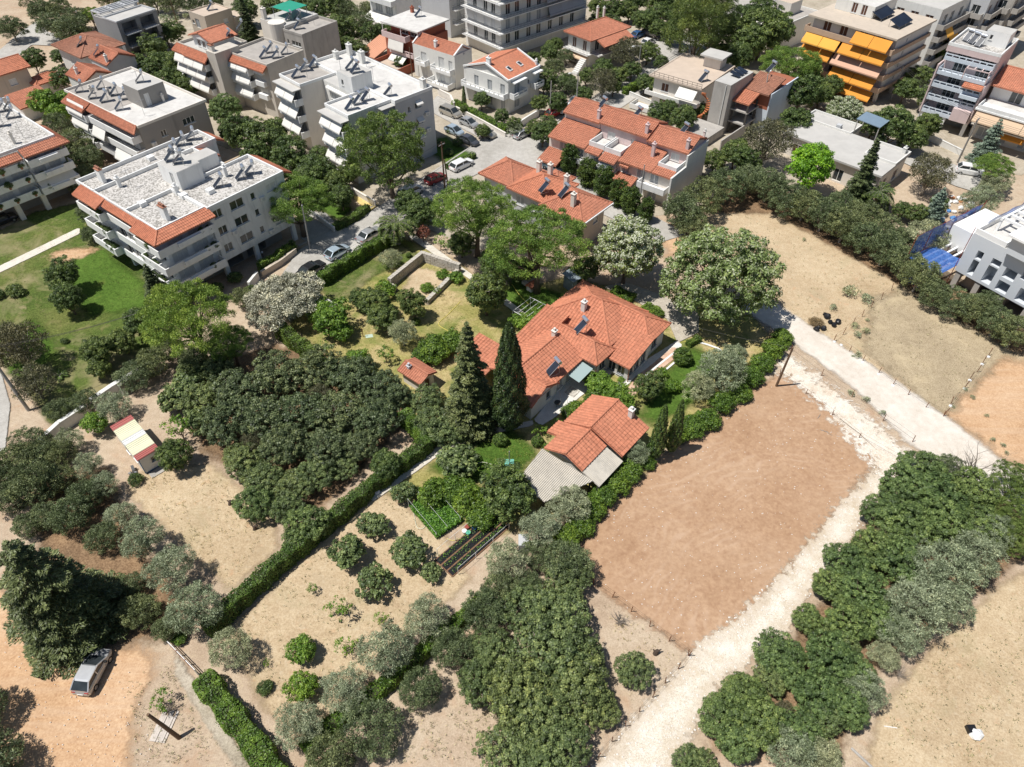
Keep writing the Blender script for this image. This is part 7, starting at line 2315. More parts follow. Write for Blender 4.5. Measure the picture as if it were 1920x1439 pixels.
for i, (px, py, c, lab) in enumerate(((876, 991, (.30, .07, .05), 'dark red bucket beside the lush vegetable bed'), (890, 993, (.05, .18, .45), 'blue watering can beside the lush vegetable bed'), (871, 999, (.7, .7, .68), 'white tub beside the lush vegetable bed'), (878, 1002, (.10, .42, .30), 'green pot beside the lush vegetable bed'))):
    m = MB()
    m.tube([(0, 0, .0), (0, 0, .35), (0, 0, .36)], [.2, .26, .2], 10)
    m.build('bucket', paint('bucket_%d' % i, c, .5, .05, 3), None, loc=G(px, py), label=lab, category='bucket')
MB().slab([(0, 0, 1.2), (1.0, 0, 1.2), (1.0, 1.1, 1.45), (0, 1.1, 1.45)], 1.15).build('tool_box', LGREY, None, loc=G(972, 1036), label='pale grey lean-to tool box between the olives and the bare plot', category='box')
# path kerbs and small walls
def wall(label, pts, h, w, mat, name='garden_wall'):
    P_ = [G(*p) for p in pts]
    t = thing(name, label, 'wall', P_[0])
    for a, c in zip(P_[:-1], P_[1:]):
        d = (c - a).normalized()
        m = MB().bar(a - P_[0] + Vector((0, 0, h / 2 - .05)), c - P_[0] + Vector((0, 0, h / 2 - .05)), w, h + .1)
        m.build('wall_panel', mat, t)
        MB().bar(a - P_[0] + Vector((0, 0, h + .045)), c - P_[0] + Vector((0, 0, h + .045)), w + .08, .07).build('coping', mat, t)
wall('white garden wall beside the lane, broken by trees', [(305, 690), (262, 715), (218, 742), (180, 768)], 1.6, .5, OFFW)
wall('low white wall among olive-green trees at the lane', [(170, 775), (120, 808), (85, 840), (62, 868)], 1.4, .45, OFFW)
wall('rough wall with grey panels at the end of the orchard wood', [(255, 722), (232, 742)], 1.5, .3, CONC)
wall('low stone wall under the trimmed street hedge of the white block', [(492, 520), (528, 498), (556, 476)], .9, .35, SAND)
wall('white entrance pillars and gate of the apartment block', [(470, 545), (486, 525)], 1.3, .3, OFFW)
wall('low white wall along the driveway of the umbrella pine', [(575, 398), (600, 415), (628, 436)], .8, .25, OFFW)
wall('pale low wall around the yellow-floored garden by the driveway', [(660, 362), (690, 380), (705, 388)], 1.0, .25, CREAM)
wall('cream front wall below the skylight house hedge', [(855, 208), (905, 234), (948, 258)], .8, .25, CREAM)
wall('cream ramp wall beside the beige minivan', [(822, 178), (845, 190), (852, 205)], 1.2, .3, CREAM)
wall('white front wall with gate at the street corner', [(975, 240), (990, 230), (1010, 218)], 1.2, .25, OFFW)
wall('white garden wall before the two-storey flat house', [(1180, 180), (1215, 195), (1240, 205)], .8, .25, OFFW)
wall('white front wall and ramp at the foot of the pink tower', [(1720, 255), (1755, 270), (1800, 292)], 1.0, .25, OFFW)
wall('curved white kerb between the lush lawn and the dry lawn', [(1308, 643), (1325, 648), (1345, 655), (1352, 660)], .12, .18, PVC, 'lawn_kerb')
wall('white kerb along the rose path', [(1198, 716), (1235, 686), (1272, 657)], .12, .16, PVC, 'lawn_kerb')
wall('white kerb along the outer side of the rose path', [(1215, 722), (1245, 698), (1284, 665)], .12, .16, PVC, 'lawn_kerb')
for (px, py) in ((600, 372), (640, 385)):
    pass
def kerb(pts):
    m = MB()
    P_ = [G(*p) for p in pts]
    for a, c in zip(P_[:-1], P_[1:]):
        m.bar(a + Vector((0, 0, .03)), c + Vector((0, 0, .03)), .28, .26)
    m.build('kerb', CONC, None, kind='structure')
for k_ in ([(560, 462), (620, 432), (700, 388)], [(745, 372), (800, 332), (860, 292), (905, 262), (800, 206)], [(1000, 258), (1060, 218), (1100, 192), (1180, 140)], [(950, 303), (1000, 326), (1060, 372), (1130, 405)], [(1025, 300), (1100, 342), (1190, 392)], [(822, 182), (900, 220), (985, 256)]):
    kerb(k_)
# fallen branches on the brown plot
for i, (a, c) in enumerate((((1537, 806), (1561, 818)), ((1575, 786), (1645, 845)), ((1533, 785), (1538, 775)))):
    A, C_ = G(*a, .1), G(*c, .1)
    mid = A.lerp(C_, .5) + Vector((.15, .1, .05))
    MB().tube([(0, 0, 0), mid - A, C_ - A], [.05, .04, .015], 5).build('fallen_branch', DEADW, None, loc=A, label='dry fallen branch on the upper end of the bare brown plot', category='branch', group='fallen branches on the bare plot')
# ================================================================ planting plan
# --- lower left: dirt yard, olive row, dry orchard
footed('fir', 'huge dark fir overhanging the parked silver car on the dirt yard', 'tree', None, [(150, 1172, 13.2)])
crowns('olive', '{n} silvery olive from the white bar gate in the row along the straw clearing', 'tree', 'olives beside the straw clearing', [(365, 1140, 54), (320, 1066, 48), (268, 1010, 43), (224, 966, 31), (192, 912, 29)], (345, 1240))
crowns('wild_olive', 'dull green bushy tree in the thicket between the fir and the olive row', 'tree', 'thicket beside the fir', [(262, 1150, 42), (312, 1180, 30), (190, 1010, 34), (135, 965, 45), (165, 930, 36), (60, 905, 52), (25, 865, 42), (105, 900, 38), (245, 1100, 30), (110, 850, 30), (18, 935, 40), (85, 965, 34), (-5, 895, 40), (50, 985, 30)])
crowns('bush_hedge', 'small bright bush at the far post of the white bar gate', 'shrub', None, [(335, 1198, 16)])
crowns('olive', 'grey olive standing alone beyond the white bar gate', 'tree', None, [(433, 1214, 44)])
crowns('wild_olive', 'olive whose shadow falls on the orange dirt yard, mostly out of frame', 'tree', 'olives at the edge of the dirt yard', [(-70, 1330, 70), (-40, 1440, 75)])
crowns('twig_shrub', 'ragged half-dry shrub beside the leaning wooden post', 'shrub', None, [(308, 1325, 30)])
crowns('sapling', 'thin green sapling growing through the ragged dry shrub', 'shrub', None, [(300, 1310, 24)])
crowns('citrus', 'young yellow-green citrus on the dry orchard grass, {n} from the long hedge', 'tree', 'young citrus trees of the dry orchard', [(565, 1218, 31), (567, 1284, 31)], (500, 1100))
crowns('sapling', 'sparse spindly sapling on the dry orchard grass', 'tree', 'sparse saplings of the dry orchard', [(645, 1214, 24), (585, 1105, 13), (640, 1140, 26), (711, 1160, 15), (500, 1243, 9)])
crowns('shrub', 'low dark round shrub on the dry orchard grass', 'shrub', None, [(497, 1288, 17)])
crowns('olive', 'pale olive above the low bright hedge, {n} counted from the mulched vegetable bed', 'tree', 'olives above the low hedge', [(563, 1356, 46), (642, 1296, 46), (726, 1222, 56), (800, 1162, 46)], (870, 1060))
crowns('wild_olive', 'darker olive below the low bright hedge, {n} counted from the mulched vegetable bed', 'tree', 'olives below the low hedge', [(702, 1362, 58), (788, 1291, 45), (618, 1424, 54), (850, 1216, 44), (905, 1150, 48), (935, 1105, 40)], (870, 1060))
# --- pistachio wood beside the gravel track
crowns('pistachio', 'broad pistachio tree in the wood beside the gravel track', 'tree', 'pistachio wood by the gravel track', [(1035, 1225, 78), (1075, 1285, 66), (1010, 1340, 62), (1128, 1330, 40), (1055, 1395, 56), (1010, 1435, 56), (1095, 1235, 46)])
crowns('pistachio', 'broad pistachio tree in the wood next to the dark olives', 'tree', 'pistachio wood by the dark olives', [(975, 1290, 66), (925, 1220, 48), (900, 1275, 46), (1050, 1150, 62), (990, 1130, 54), (960, 1410, 60), (1060, 1090, 45)])
crowns('pistachio', 'lone pistachio tree on the dry grass in the fenced corner', 'tree', None, [(1184, 1256, 37)])
crowns('wild_olive', 'olive between the vegetable plot and the bare brown plot', 'tree', 'olives beside the bare plot', [(1065, 1058, 52), (1010, 1040, 34), (985, 1100, 34)])
crowns('olive', 'silvery olive on the garden side of the boundary hedge, {n} from the chalk road', 'tree', 'olives along the boundary hedge', [(1068, 944, 42), (1012, 988, 40), (1190, 852, 28), (945, 1052, 42), (1350, 694, 46), (1310, 722, 34), (1375, 672, 30)], (1480, 620))
# --- garden fruit trees
crowns('fig', 'spreading fig on the dry grass, {n} in distance from the white sack', 'tree', 'figs on the dry grass below the garden', [(700, 984, 31), (650, 1035, 39), (766, 1033, 42), (703, 1092, 37), (808, 1075, 23)], (708, 924))
crowns('fig', 'open-branched fig tree on the lawn beside the garden path', 'tree', 'figs along the garden path', [(860, 864, 44), (757, 924, 26)])
crowns('pistachio', 'thin grey-green tree behind the hedge corner at the garden path', 'tree', 'trees at the hedge corner', [(815, 792, 40), (795, 750, 36), (845, 810, 34)])
crowns('broadleaf', 'round blue-green tree standing in the long hedge', 'tree', None, [(722, 870, 33)])
crowns('broadleaf', 'large dark-leaved tree beside the corrugated carport roof', 'tree', None, [(955, 925, 56)])
crowns('bush_hedge', 'dense bright green bush behind the vegetable bed', 'shrub', 'bushes behind the vegetable bed', [(812, 925, 34), (845, 915, 34), (880, 940, 36), (900, 965, 32), (868, 915, 28)])
crowns('yellow_shrub', 'pale yellow-green shrub between the bright bushes and the dark tree', 'shrub', None, [(908, 935, 16)])
crowns('ball_shrub', 'clipped yellow-green ball on the lawn near the sunshade foot', 'shrub', None, [(938, 825, 15)])
crowns('ball_shrub', 'clipped dark ball on the lawn near the small house', 'shrub', None, [(1008, 828, 13)])
# --- orchard wood, left centre
crowns('orchard', 'dark crown in the dense orchard wood inside the long hedge', 'tree', 'orchard wood', [(450, 735, 54), (522, 705, 54), (592, 698, 50), (658, 705, 50), (712, 730, 46), (425, 800, 50), (492, 782, 56), (565, 772, 58), (638, 772, 58), (702, 788, 52), (530, 838, 52), (610, 835, 50), (672, 835, 42), (740, 745, 34)])
crowns('pistachio', 'lighter crown at the lower rim of the orchard wood', 'tree', 'lower rim of the orchard wood', [(590, 885, 40), (548, 908, 40), (500, 900, 44), (455, 860, 42), (535, 950, 36), (640, 872, 30), (385, 745, 42), (405, 700, 36), (470, 880, 30)])
crowns('fig', 'loose open tree on the pink earth behind the striped cabin', 'tree', 'loose trees behind the cabin', [(345, 725, 40), (325, 755, 30), (375, 790, 34), (360, 690, 30)])
crowns('carob', 'dark glossy tree where the orchard wood meets the hedge', 'tree', 'dark trees at the hedge', [(575, 985, 46), (555, 1010, 30), (480, 945, 40)])
crowns('broadleaf', 'bright green tree at the end of the striped cabin', 'tree', None, [(325, 853, 36)])
crowns('sapling', 'half-bare little tree behind the striped cabin', 'tree', None, [(335, 805, 34)])
crowns('shrub', 'small round bush at the corner of the striped cabin', 'shrub', None, [(253, 900, 15)])
crowns('olive', 'grey olive at the far end of the striped cabin', 'tree', 'olives around the striped cabin', [(213, 762, 34), (165, 875, 28), (130, 828, 28)])
crowns('wild_olive', 'olive-green tree along the white garden wall by the lane', 'tree', 'trees along the wall by the lane', [(155, 755, 28), (112, 772, 28), (60, 830, 40), (90, 850, 30)])
crowns('citrus', 'yellow-green tree between the white wall and the striped cabin', 'tree', None, [(178, 795, 26)])
crowns('thin_tree', 'tall dark ashy tree at the edge of the lane below the park lawn', 'tree', 'ashy trees at the lane', [(35, 655, 54), (60, 715, 44), (10, 640, 40)])
# --- park lawn and pine
crowns('broadleaf', 'dark tree standing free in the middle of the park lawn', 'tree', 'free-standing trees of the park lawn', [(118, 523, 33), (127, 562, 33)])
crowns('shrub', 'blue-green shrub on the park lawn near the stone path', 'shrub', 'shrubs on the park lawn', [(28, 543, 19), (-4, 552, 14), (120, 640, 9)])
footed('agave', 'small agave on the lower end of the park lawn', 'plant', None, [(114, 708, .17)])
crowns('broadleaf', 'dark green tree at the lower rim of the park lawn', 'tree', 'trees at the rim of the park lawn', [(228, 640, 30), (180, 660, 32), (265, 607, 34), (185, 690, 24)])
footed('cedar', 'small cedar at the corner of the white apartment block', 'tree', None, [(310, 585, 7.5)])
crowns('stone_pine', 'yellow-green pine spreading below the white apartment block', 'tree', 'pine below the white block', [(355, 598, 92), (432, 645, 44)])
crowns('wild_olive', 'brown-green tree beside the garden wall under the spreading pine', 'tree', 'trees under the spreading pine', [(250, 700, 36), (285, 680, 34), (320, 655, 30), (455, 560, 26), (410, 690, 34), (365, 680, 34)])
crowns('shrub', 'bush at the entrance steps of the white apartment block', 'shrub', 'bushes at the block entrance', [(440, 520, 16), (405, 540, 16), (470, 545, 14)])
crowns('silver_olive', 'broad silver-white olive at the end of the street hedge', 'tree', None, [(535, 560, 68)])
footed_pines = [(892, 392, 84), (1010, 452, 96)]
crowns('stone_pine', 'tall umbrella pine between the red roofs and the villa garden', 'tree', 'umbrella pines in the villa garden', footed_pines)
crowns('stone_pine', 'umbrella pine beside the white block, over the driveway', 'tree', None, [(552, 366, 72)])
crowns('tipu_tree', 'large light green tree before the stepped grey apartment block', 'tree', None, [(727, 292, 84)])
crowns('blossom_tree', 'round tree covered in whitish flower heads behind the villa', 'tree', None, [(1176, 466, 80)])
crowns('linden', 'big pale green tree beside the villa drive and the chalk road', 'tree', None, [(1366, 515, 110)])
# --- villa garden
footed('cypress', 'tall dark cypress beside the villa', 'tree', None, [(955, 806, 15.6)])
footed('dark_fir', 'tall shaggy fir next to the dark cypress', 'tree', None, [(886, 800, 15.0)])
footed('slim_cypress', 'slim young cypress behind the small tiled house', 'tree', 'pair of slim cypresses', [(1226, 862, 8.6), (1256, 850, 8.4)])
crowns('broadleaf', 'dense dark evergreen beside the villa garden path', 'tree', None, [(911, 552, 46)])
crowns('broadleaf', 'shaded dark tree under the umbrella pines', 'tree', 'shaded trees under the pines', [(935, 492, 38), (980, 505, 30), (865, 455, 30), (790, 395, 36), (765, 385, 30), (1100, 505, 30), (1075, 515, 20)])
footed('palm', 'feathery palm at the far end of the street hedge', 'tree', None, [(748, 458, 3.2)])
crowns('plum', 'small plum tree with purple-red leaves by the garden path', 'tree', None, [(793, 437, 16)])
crowns('sapling', 'slender sapling beside the purple-leaved plum', 'tree', 'saplings by the garden path', [(785, 418, 18), (825, 452, 18)])
crowns('olive', 'pale grey shrub-like olive on the lawn above the stone walls', 'tree', None, [(733, 486, 24)])
crowns('ball_shrub', 'small clipped bush near the corner of the stone walls', 'shrub', None, [(766, 479, 6)])
crowns('broadleaf', 'garden tree crowding the open end of the stone enclosure', 'tree', 'trees at the stone enclosure', [(700, 566, 34), (718, 590, 34), (775, 572, 30), (676, 560, 24)])
crowns('yellow_shrub', 'yellow-green bush between the garden trees and the stone wall', 'shrub', 'yellow-green bushes at the stone wall', [(722, 545, 24), (830, 515, 14), (855, 520, 16), (800, 540, 14)])
crowns('ball_shrub', 'clipped green ball on the lawn before the stone enclosure', 'shrub', None, [(780, 603, 9)])
crowns('olive', 'thin grey tree on the dry garden lawn near the clipped ball', 'tree', None, [(755, 626, 30)])
crowns('citrus', 'citrus tree on the dry garden lawn below the small shed', 'tree', 'citrus trees of the dry garden', [(622, 600, 38), (600, 590, 26), (640, 620, 24), (668, 676, 28)])
crowns('sapling', 'gnarled thin little tree on the dry garden lawn', 'tree', 'little trees of the dry garden', [(638, 567, 17), (612, 652, 20), (722, 663, 22), (820, 545, 10)])
crowns('bush_hedge', 'bright green bush between the tiled garden hut and the firs', 'shrub', 'bushes beside the tiled hut', [(815, 655, 34), (845, 640, 30), (795, 665, 24)])
crowns('citrus', 'leafy vine growing over the rods of the garden pergola', 'shrub', 'vine over the pergola', [(985, 605, 22), (1005, 592, 20), (968, 600, 16)])
crowns('yellow_shrub', 'yellow-green shrub at the corner of the villa roof', 'shrub', None, [(1018, 582, 16)])
crowns('citrus', 'bright vine and lemon trees on the villa terrace', 'tree', 'green trees on the villa terrace', [(1125, 720, 30), (1150, 735, 28), (1170, 755, 24), (1108, 710, 18)])
crowns('broadleaf', 'round dark citrus tree beside the rose path', 'tree', None, [(1216, 728, 30)])
crowns('bush_hedge', 'green bush between villa terrace and the small tiled house', 'shrub', 'bushes by the small tiled house', [(1082, 768, 24), (1066, 775, 18), (1110, 750, 18)])
crowns('yellow_shrub', 'light green rose shrub on the lush lawn', 'shrub', 'shrubs on the lush lawn', [(1260, 725, 18), (1240, 700, 14), (1378, 660, 14), (1165, 712, 8)])
crowns('ball_shrub', 'large clipped dome bush beside the rose path', 'shrub', None, [(1281, 668, 21)])
crowns('weed', 'grey lavender clump by the small tiled house', 'shrub', None, [(1186, 770, 10)])
crowns('sapling', 'young shrub in the bed beside the lawn corner', 'shrub', 'young shrubs near the small house', [(1015, 805, 16), (1045, 795, 14), (1025, 840, 12)])
crowns('bush_hedge', 'bushy hedge plant along the bare brown plot, {n} from the chalk road', 'shrub', 'boundary hedge plants', [(1468, 632, 22), (1450, 655, 24), (1432, 680, 24), (1410, 705, 26), (1385, 735, 26), (1355, 755, 27), (1325, 785, 27), (1300, 800, 26), (1180, 885, 28), (1155, 908, 28), (1130, 930, 28), (1110, 955, 28), (1088, 985, 28), (1062, 1010, 30), (1215, 868, 18), (1275, 815, 22)], (1500, 610))
# --- lower right wood
crowns('carob', 'fresh green carob of the wood near the chalk road corner', 'tree', 'green wood at the chalk road corner', [(1735, 880, 46), (1700, 920, 50), (1760, 930, 56), (1820, 930, 52), (1655, 960, 42), (1700, 985, 56), (1765, 990, 56), (1840, 985, 50)])
crowns('carob', 'fresh green carob of the wood between the gravel track and the grey trees', 'tree', 'green wood beside the grey trees', [(1640, 1030, 50), (1590, 1060, 44), (1680, 1050, 54), (1560, 1100, 42), (1620, 1110, 54), (1650, 1160, 46), (1590, 1170, 50)])
crowns('carob', 'fresh green carob of the wood at the lower end of the gravel track', 'tree', 'green wood at the lower track', [(1550, 1230, 52), (1600, 1260, 48), (1530, 1300, 52), (1585, 1330, 48), (1460, 1225, 48), (1395, 1300, 46), (1360, 1340, 50), (1420, 1350, 56), (1480, 1260, 36), (1500, 1370, 46), (1385, 1390, 46)])
crowns('olive', 'grey-green oak-like tree at the field side of the lower right wood', 'tree', 'grey trees of the lower right wood', [(1770, 1065, 62), (1720, 1130, 62), (1825, 1040, 56), (1780, 1130, 46), (1690, 1190, 42), (1860, 1000, 40), (1490, 1410, 50), (1540, 1420, 40), (1620, 1300, 40), (1660, 1230, 30)])
crowns('carob', 'dark round bush standing apart on the edge of the gravel track', 'tree', None, [(1515, 1166, 31)])
crowns('pistachio', 'bushy tree at the lower end of the gravel track', 'tree', 'bushy trees at the end of the track', [(1290, 1428, 32), (1320, 1440, 30)])
crowns('pistachio', 'yellow-flecked tree among the fresh green carobs beside the track', 'tree', 'yellow-flecked trees among the carobs', [(1575, 1205, 40), (1545, 1345, 40), (1560, 1290, 38), (1440, 1275, 34), (1720, 925, 36)])
crowns('thin_tree', 'half-dry grey tree among the fresh green carobs beside the track', 'tree', 'half-dry trees among the carobs', [(1655, 1010, 26), (1600, 1120, 24), (1470, 1340, 26)])
crowns('thin_tree', 'half-dry grey crown inside the orchard wood or the pistachio wood', 'tree', 'half-dry crowns in the woods', [(600, 745, 30), (480, 830, 28), (660, 800, 26), (1045, 1300, 30), (950, 1340, 26)])
crowns('twig_shrub', 'grey leafless shrub at the field side of the lower right wood', 'shrub', 'leafless shrubs of the lower right wood', [(1692, 1258, 26), (1675, 1245, 20)])
footed('bare_tree', 'bare grey tree standing at the corner of the chalk road', 'tree', 'bare trees at the chalk road', [(1800, 905, 4.6), (1818, 890, 5.2)])
crowns('wild_olive', 'slim dark olive beside the bare grey trees', 'tree', None, [(1780, 870, 26)])
crowns('tipu_tree', 'pale green tree at the chalk road, right of the bare trees', 'tree', 'pale trees by the chalk road', [(1905, 905, 46), (1890, 960, 40), (1910, 1010, 40)])
footed('dead_tree', 'leafless pruned tree in the fenced dry corner', 'tree', None, [(1161, 1166, 1.6)])
# --- olive belt across the right field
crowns('wild_olive', 'olive at the row-house end of the belt above the dry field', 'tree', 'row-house end of the olive belt', [(1275, 398, 42), (1318, 375, 44), (1362, 350, 44), (1300, 420, 34), (1405, 335, 38), (1440, 350, 40)])
crowns('wild_olive', 'olive of the belt above the dry field, before the flat concrete house', 'tree', 'middle of the olive belt', [ (1478, 372, 40), (1510, 385, 38), (1545, 405, 40), (1585, 425, 42), (1625, 445, 42), (1660, 470, 40), (1695, 490, 40), (1725, 520, 40), (1575, 385, 36), (1620, 405, 36), (1665, 425, 36), (1700, 450, 34)])
crowns('wild_olive', 'olive of the belt above the dry field, before the new white building', 'tree', 'building-site end of the olive belt', [(1752, 552, 34), (1790, 570, 34), (1830, 580, 36), (1870, 605, 38), (1905, 625, 40), (1850, 565, 30)])
crowns('olive', 'pale grey olive behind the belt, before the blue safety net', 'tree', None, [(1737, 448, 42)])
crowns('weed', 'weedy bush on the dry field beside the fence posts', 'plant', 'weeds on the dry field', [(1596, 545, 18), (1628, 562, 14), (1563, 578, 9), (1605, 612, 10), (1607, 627, 9), (1622, 622, 9), (1610, 667, 9), (1626, 600, 5), (1508, 450, 5), (1598, 668, 4)])
crowns('weed', 'small weed on the verge of the chalk road', 'plant', 'weeds on the chalk verge', [(1597, 737, 8), (1623, 750, 9), (1655, 775, 8), (1810, 730, 5), (1823, 745, 6), (1787, 763, 4), (1850, 780, 5), (1862, 825, 6), (1880, 835, 6), (1888, 850, 5)])
crowns('brush', 'heap of dry brushwood beside the black rubbish bags', 'brushwood', None, [(1530, 606, 17)])
# --- town, right side
crowns('thin_tree', 'brown-tinged thin tree at the flat concrete house', 'tree', 'thin trees around the flat concrete house', [(1440, 262, 52), (1748, 322, 46)])
crowns('broadleaf', 'green garden tree between the row houses and the flat house', 'tree', 'garden trees behind the row houses', [(1380, 285, 32), (1340, 300, 24), (1400, 300, 30), (1255, 205, 20), (1280, 225, 28), (1235, 215, 24), (1315, 205, 18), (1490, 230, 34)])
crowns('lime_tree', 'vivid lime green tree before the flat concrete house', 'tree', None, [(1518, 316, 46)])
footed('dark_fir', 'blue-grey conifer rising before the flat concrete house', 'tree', None, [(1600, 385, 11.5)])
footed('palm', 'palm in the garden of the flat concrete house', 'tree', None, [(1635, 395, 3.0)])
footed('blue_spruce', 'blue spruce beside the builders rubbish heap', 'tree', None, [(1740, 420, 6)])
footed('blue_spruce', 'blue spruce beside the white and pink tower', 'tree', None, [(1838, 305, 7.5)])
crowns('broadleaf', 'shrubby tree in the yard beside the blue spruce and rubbish heap', 'tree', 'shrubs in the rubbish yard', [(1715, 400, 22), (1690, 395, 18), (1760, 385, 18)])
crowns('olive', 'grey-green pine-like tree before the scaffolded white building', 'tree', 'trees before the scaffolded building', [(1838, 378, 34), (1868, 345, 26), (1855, 350, 20)])
crowns('stone_pine', 'low bright pine at the beige awning block', 'tree', None, [(1868, 312, 36)])
crowns('blossom_tree', 'pale flowering tree at the foot of the orange awning block', 'tree', None, [(1585, 205, 40)])
crowns('broadleaf', 'leafy tree between the orange awning block and the tower', 'tree', 'trees between awning block and tower', [(1675, 235, 44), (1710, 255, 32), (1640, 230, 30), (1738, 235, 28), (1745, 185, 26), (1700, 165, 28), (1720, 145, 26), (1765, 100, 24), (1540, 175, 28), (1560, 160, 22), (1770, 90, 20)])
crowns('tall_pine', 'large dark pine beside the far street crossing', 'tree', 'large pines at the far street', [(1310, 45, 62), (1340, 20, 50), (1285, 30, 40)])
crowns('stone_pine', 'dense round pine left of the orange awning block', 'tree', None, [(1482, 122, 55)])
crowns('broadleaf', 'green tree in the grove behind the concrete tower', 'tree', 'grove behind the concrete tower', [(1430, 60, 46), (1400, 80, 36), (1385, 110, 30), (1460, 60, 36), (1500, 180, 36), (1515, 145, 30), (1420, 30, 32), (1395, 40, 30)])
# --- town, middle
crowns('thuja', 'plump dark conifer before the terraced row houses, {n} from the street corner', 'tree', 'conifer row at the row houses', [(1068, 300, 20), (1102, 322, 21), (1132, 342, 21), (1160, 362, 19), (1183, 375, 21), (1212, 395, 17)], (1020, 270))
crowns('broadleaf', 'dark garden tree at the street corner by the row houses', 'tree', 'trees at the street corner', [(1018, 250, 26), (1045, 258, 18), (1000, 240, 16), (1030, 235, 18)])
crowns('thin_tree', 'ashy thin-leaved tree beside the far street', 'tree', 'ashy trees beside the far street', [(1132, 155, 30), (1175, 100, 34)])
crowns('wild_olive', 'tall grey-green tree before the small hip-roofed villa', 'tree', 'grey-green trees before the hip-roofed villa', [(1040, 130, 24), (1038, 165, 20), (1075, 165, 20), (1060, 105, 20)])
crowns('broadleaf', 'garden tree around the small hip-roofed villa', 'tree', 'garden trees of the hip-roofed villa', [(1000, 110, 16), (1040, 85, 18), (1130, 130, 22), (1215, 95, 24), (1240, 120, 16), (1210, 155, 20), (1235, 165, 20), (1215, 40, 22), (1150, 20, 26), (1180, 20, 20), (1120, 10, 20), (1240, 20, 24)])
crowns('broadleaf', 'dark leafy garden tree between the skylight house and the hip-roofed villa', 'tree', 'dark trees left of the hip-roofed villa', [(1020, 155, 24), (1045, 195, 22), (1062, 150, 20), (1010, 195, 18), (1095, 175, 18), (1030, 100, 18), (1100, 145, 18), (1160, 140, 22), (1185, 130, 20), (1150, 165, 16)])
crowns('broadleaf', 'dark crown in the garden belt behind the hip-roofed villa and the grey block', 'tree', 'garden belt behind the hip-roofed villa', [(1120, 40, 20), (1150, 45, 18), (1200, 40, 20), (1235, 50, 20), (1260, 60, 22), (1185, 5, 22), (1220, 0, 24), (1260, 5, 26), (1370, 60, 26), (1350, 85, 22), (1330, 70, 22)])
crowns('broadleaf', 'young tree before the white house with skylights', 'tree', 'trees before the white house with skylights', [(903, 185, 20), (965, 235, 16), (905, 245, 16), (940, 220, 16), (870, 205, 9)])
footed('slim_cypress', 'slim column of greenery at the white house corner', 'tree', None, [(871, 205, 4.5)])
crowns('olive', 'flowering grey bush at the hedge of the skylight house', 'shrub', None, [(965, 240, 16)])
crowns('shrub', 'reddish-green bush on the small lawn by the street bend', 'shrub', 'bushes on the street-bend lawn', [(841, 285, 11), (858, 267, 12), (825, 270, 9), (845, 245, 9)])
crowns('broadleaf', 'leafy tree between the apartment blocks', 'tree', 'trees between the apartment blocks', [(455, 255, 38), (505, 265, 40), (480, 290, 34), (545, 300, 40), (590, 320, 42), (570, 350, 34), (625, 345, 30), (640, 370, 26), (520, 240, 24), (600, 290, 24), (430, 245, 24), (650, 330, 24)])
crowns('carob', 'round dark tree behind the taupe apartment block', 'tree', None, [(417, 206, 35)])
crowns('broadleaf', 'garden tree behind the red brick villa', 'tree', 'trees behind the red brick villa', [(640, 55, 34), (620, 85, 26), (690, 65, 22), (715, 60, 20), (645, 85, 20), (740, 55, 20), (670, 95, 20), (620, 15, 26), (590, 20, 26), (560, 5, 24), (750, 115, 14), (510, 15, 24), (460, 20, 26), (540, 30, 20), (600, 45, 20)])
crowns('wild_olive', 'blue-grey tree behind the red brick villa', 'tree', 'blue-grey trees behind the brick villa', [(650, 25, 26), (675, 40, 26), (640, 5, 24), (690, 20, 20), (680, 95, 18)])
footed('dark_fir', 'dark fir beside the tan house at the edge of the fields', 'tree', None, [(470, 75, 10)])
# --- town, left side
crowns('wild_olive', 'dark tree beside the lower left apartment block', 'tree', 'trees between the left blocks', [(145, 270, 44), (120, 300, 36), (170, 300, 30), (110, 240, 30), (165, 330, 28), (150, 350, 22)])
crowns('citrus', 'bright green tree behind the left corner block', 'tree', 'bright trees behind the corner block', [(85, 195, 30), (50, 195, 18), (120, 190, 24), (110, 215, 24)])
crowns('olive', 'grey olive at the gable of the taupe block', 'tree', None, [(288, 265, 26)])
crowns('wild_olive', 'olive at the balconies end of the park lawn path', 'tree', 'olives at the lawn path', [(165, 400, 26), (170, 440, 20)])
crowns('wild_olive', 'grey tree along the country lane behind the roofs', 'tree', 'trees along the country lane', [(20, 52, 30), (75, 22, 26), (100, 45, 34), (130, 55, 34), (115, 20, 26), (145, 35, 26), (155, 65, 22), (200, -5, 26), (240, -5, 28), (290, 0, 26), (320, 5, 26), (360, 8, 24), (400, 5, 22), (60, -10, 30)])
crowns('stone_pine', 'small bright umbrella pine beside the dark grey cube house', 'tree', None, [(170, 28, 20)])
crowns('broadleaf', 'garden tree among the left red roofs', 'tree', 'garden trees among the left roofs', [(62, 115, 24), (110, 105, 16), (115, 150, 22), (85, 150, 16), (255, 115, 24), (290, 90, 26), (310, 65, 22), (330, 60, 20), (300, 120, 30), (340, 130, 32), (320, 150, 30), (280, 140, 26), (355, 160, 24)])
footed('slim_cypress', 'narrow dark cypress among the left red roofs', 'tree', 'narrow cypresses among the left roofs', [(8, 190, 6), (60, 172, 4), (54, 170, 4)])
crowns('weed', 'scrub bush on the ochre field behind the tan house', 'shrub', 'scrub on the ochre field', [(310, 35, 12), (330, 38, 10), (340, 52, 8), (325, 30, 8), (350, 30, 10)])
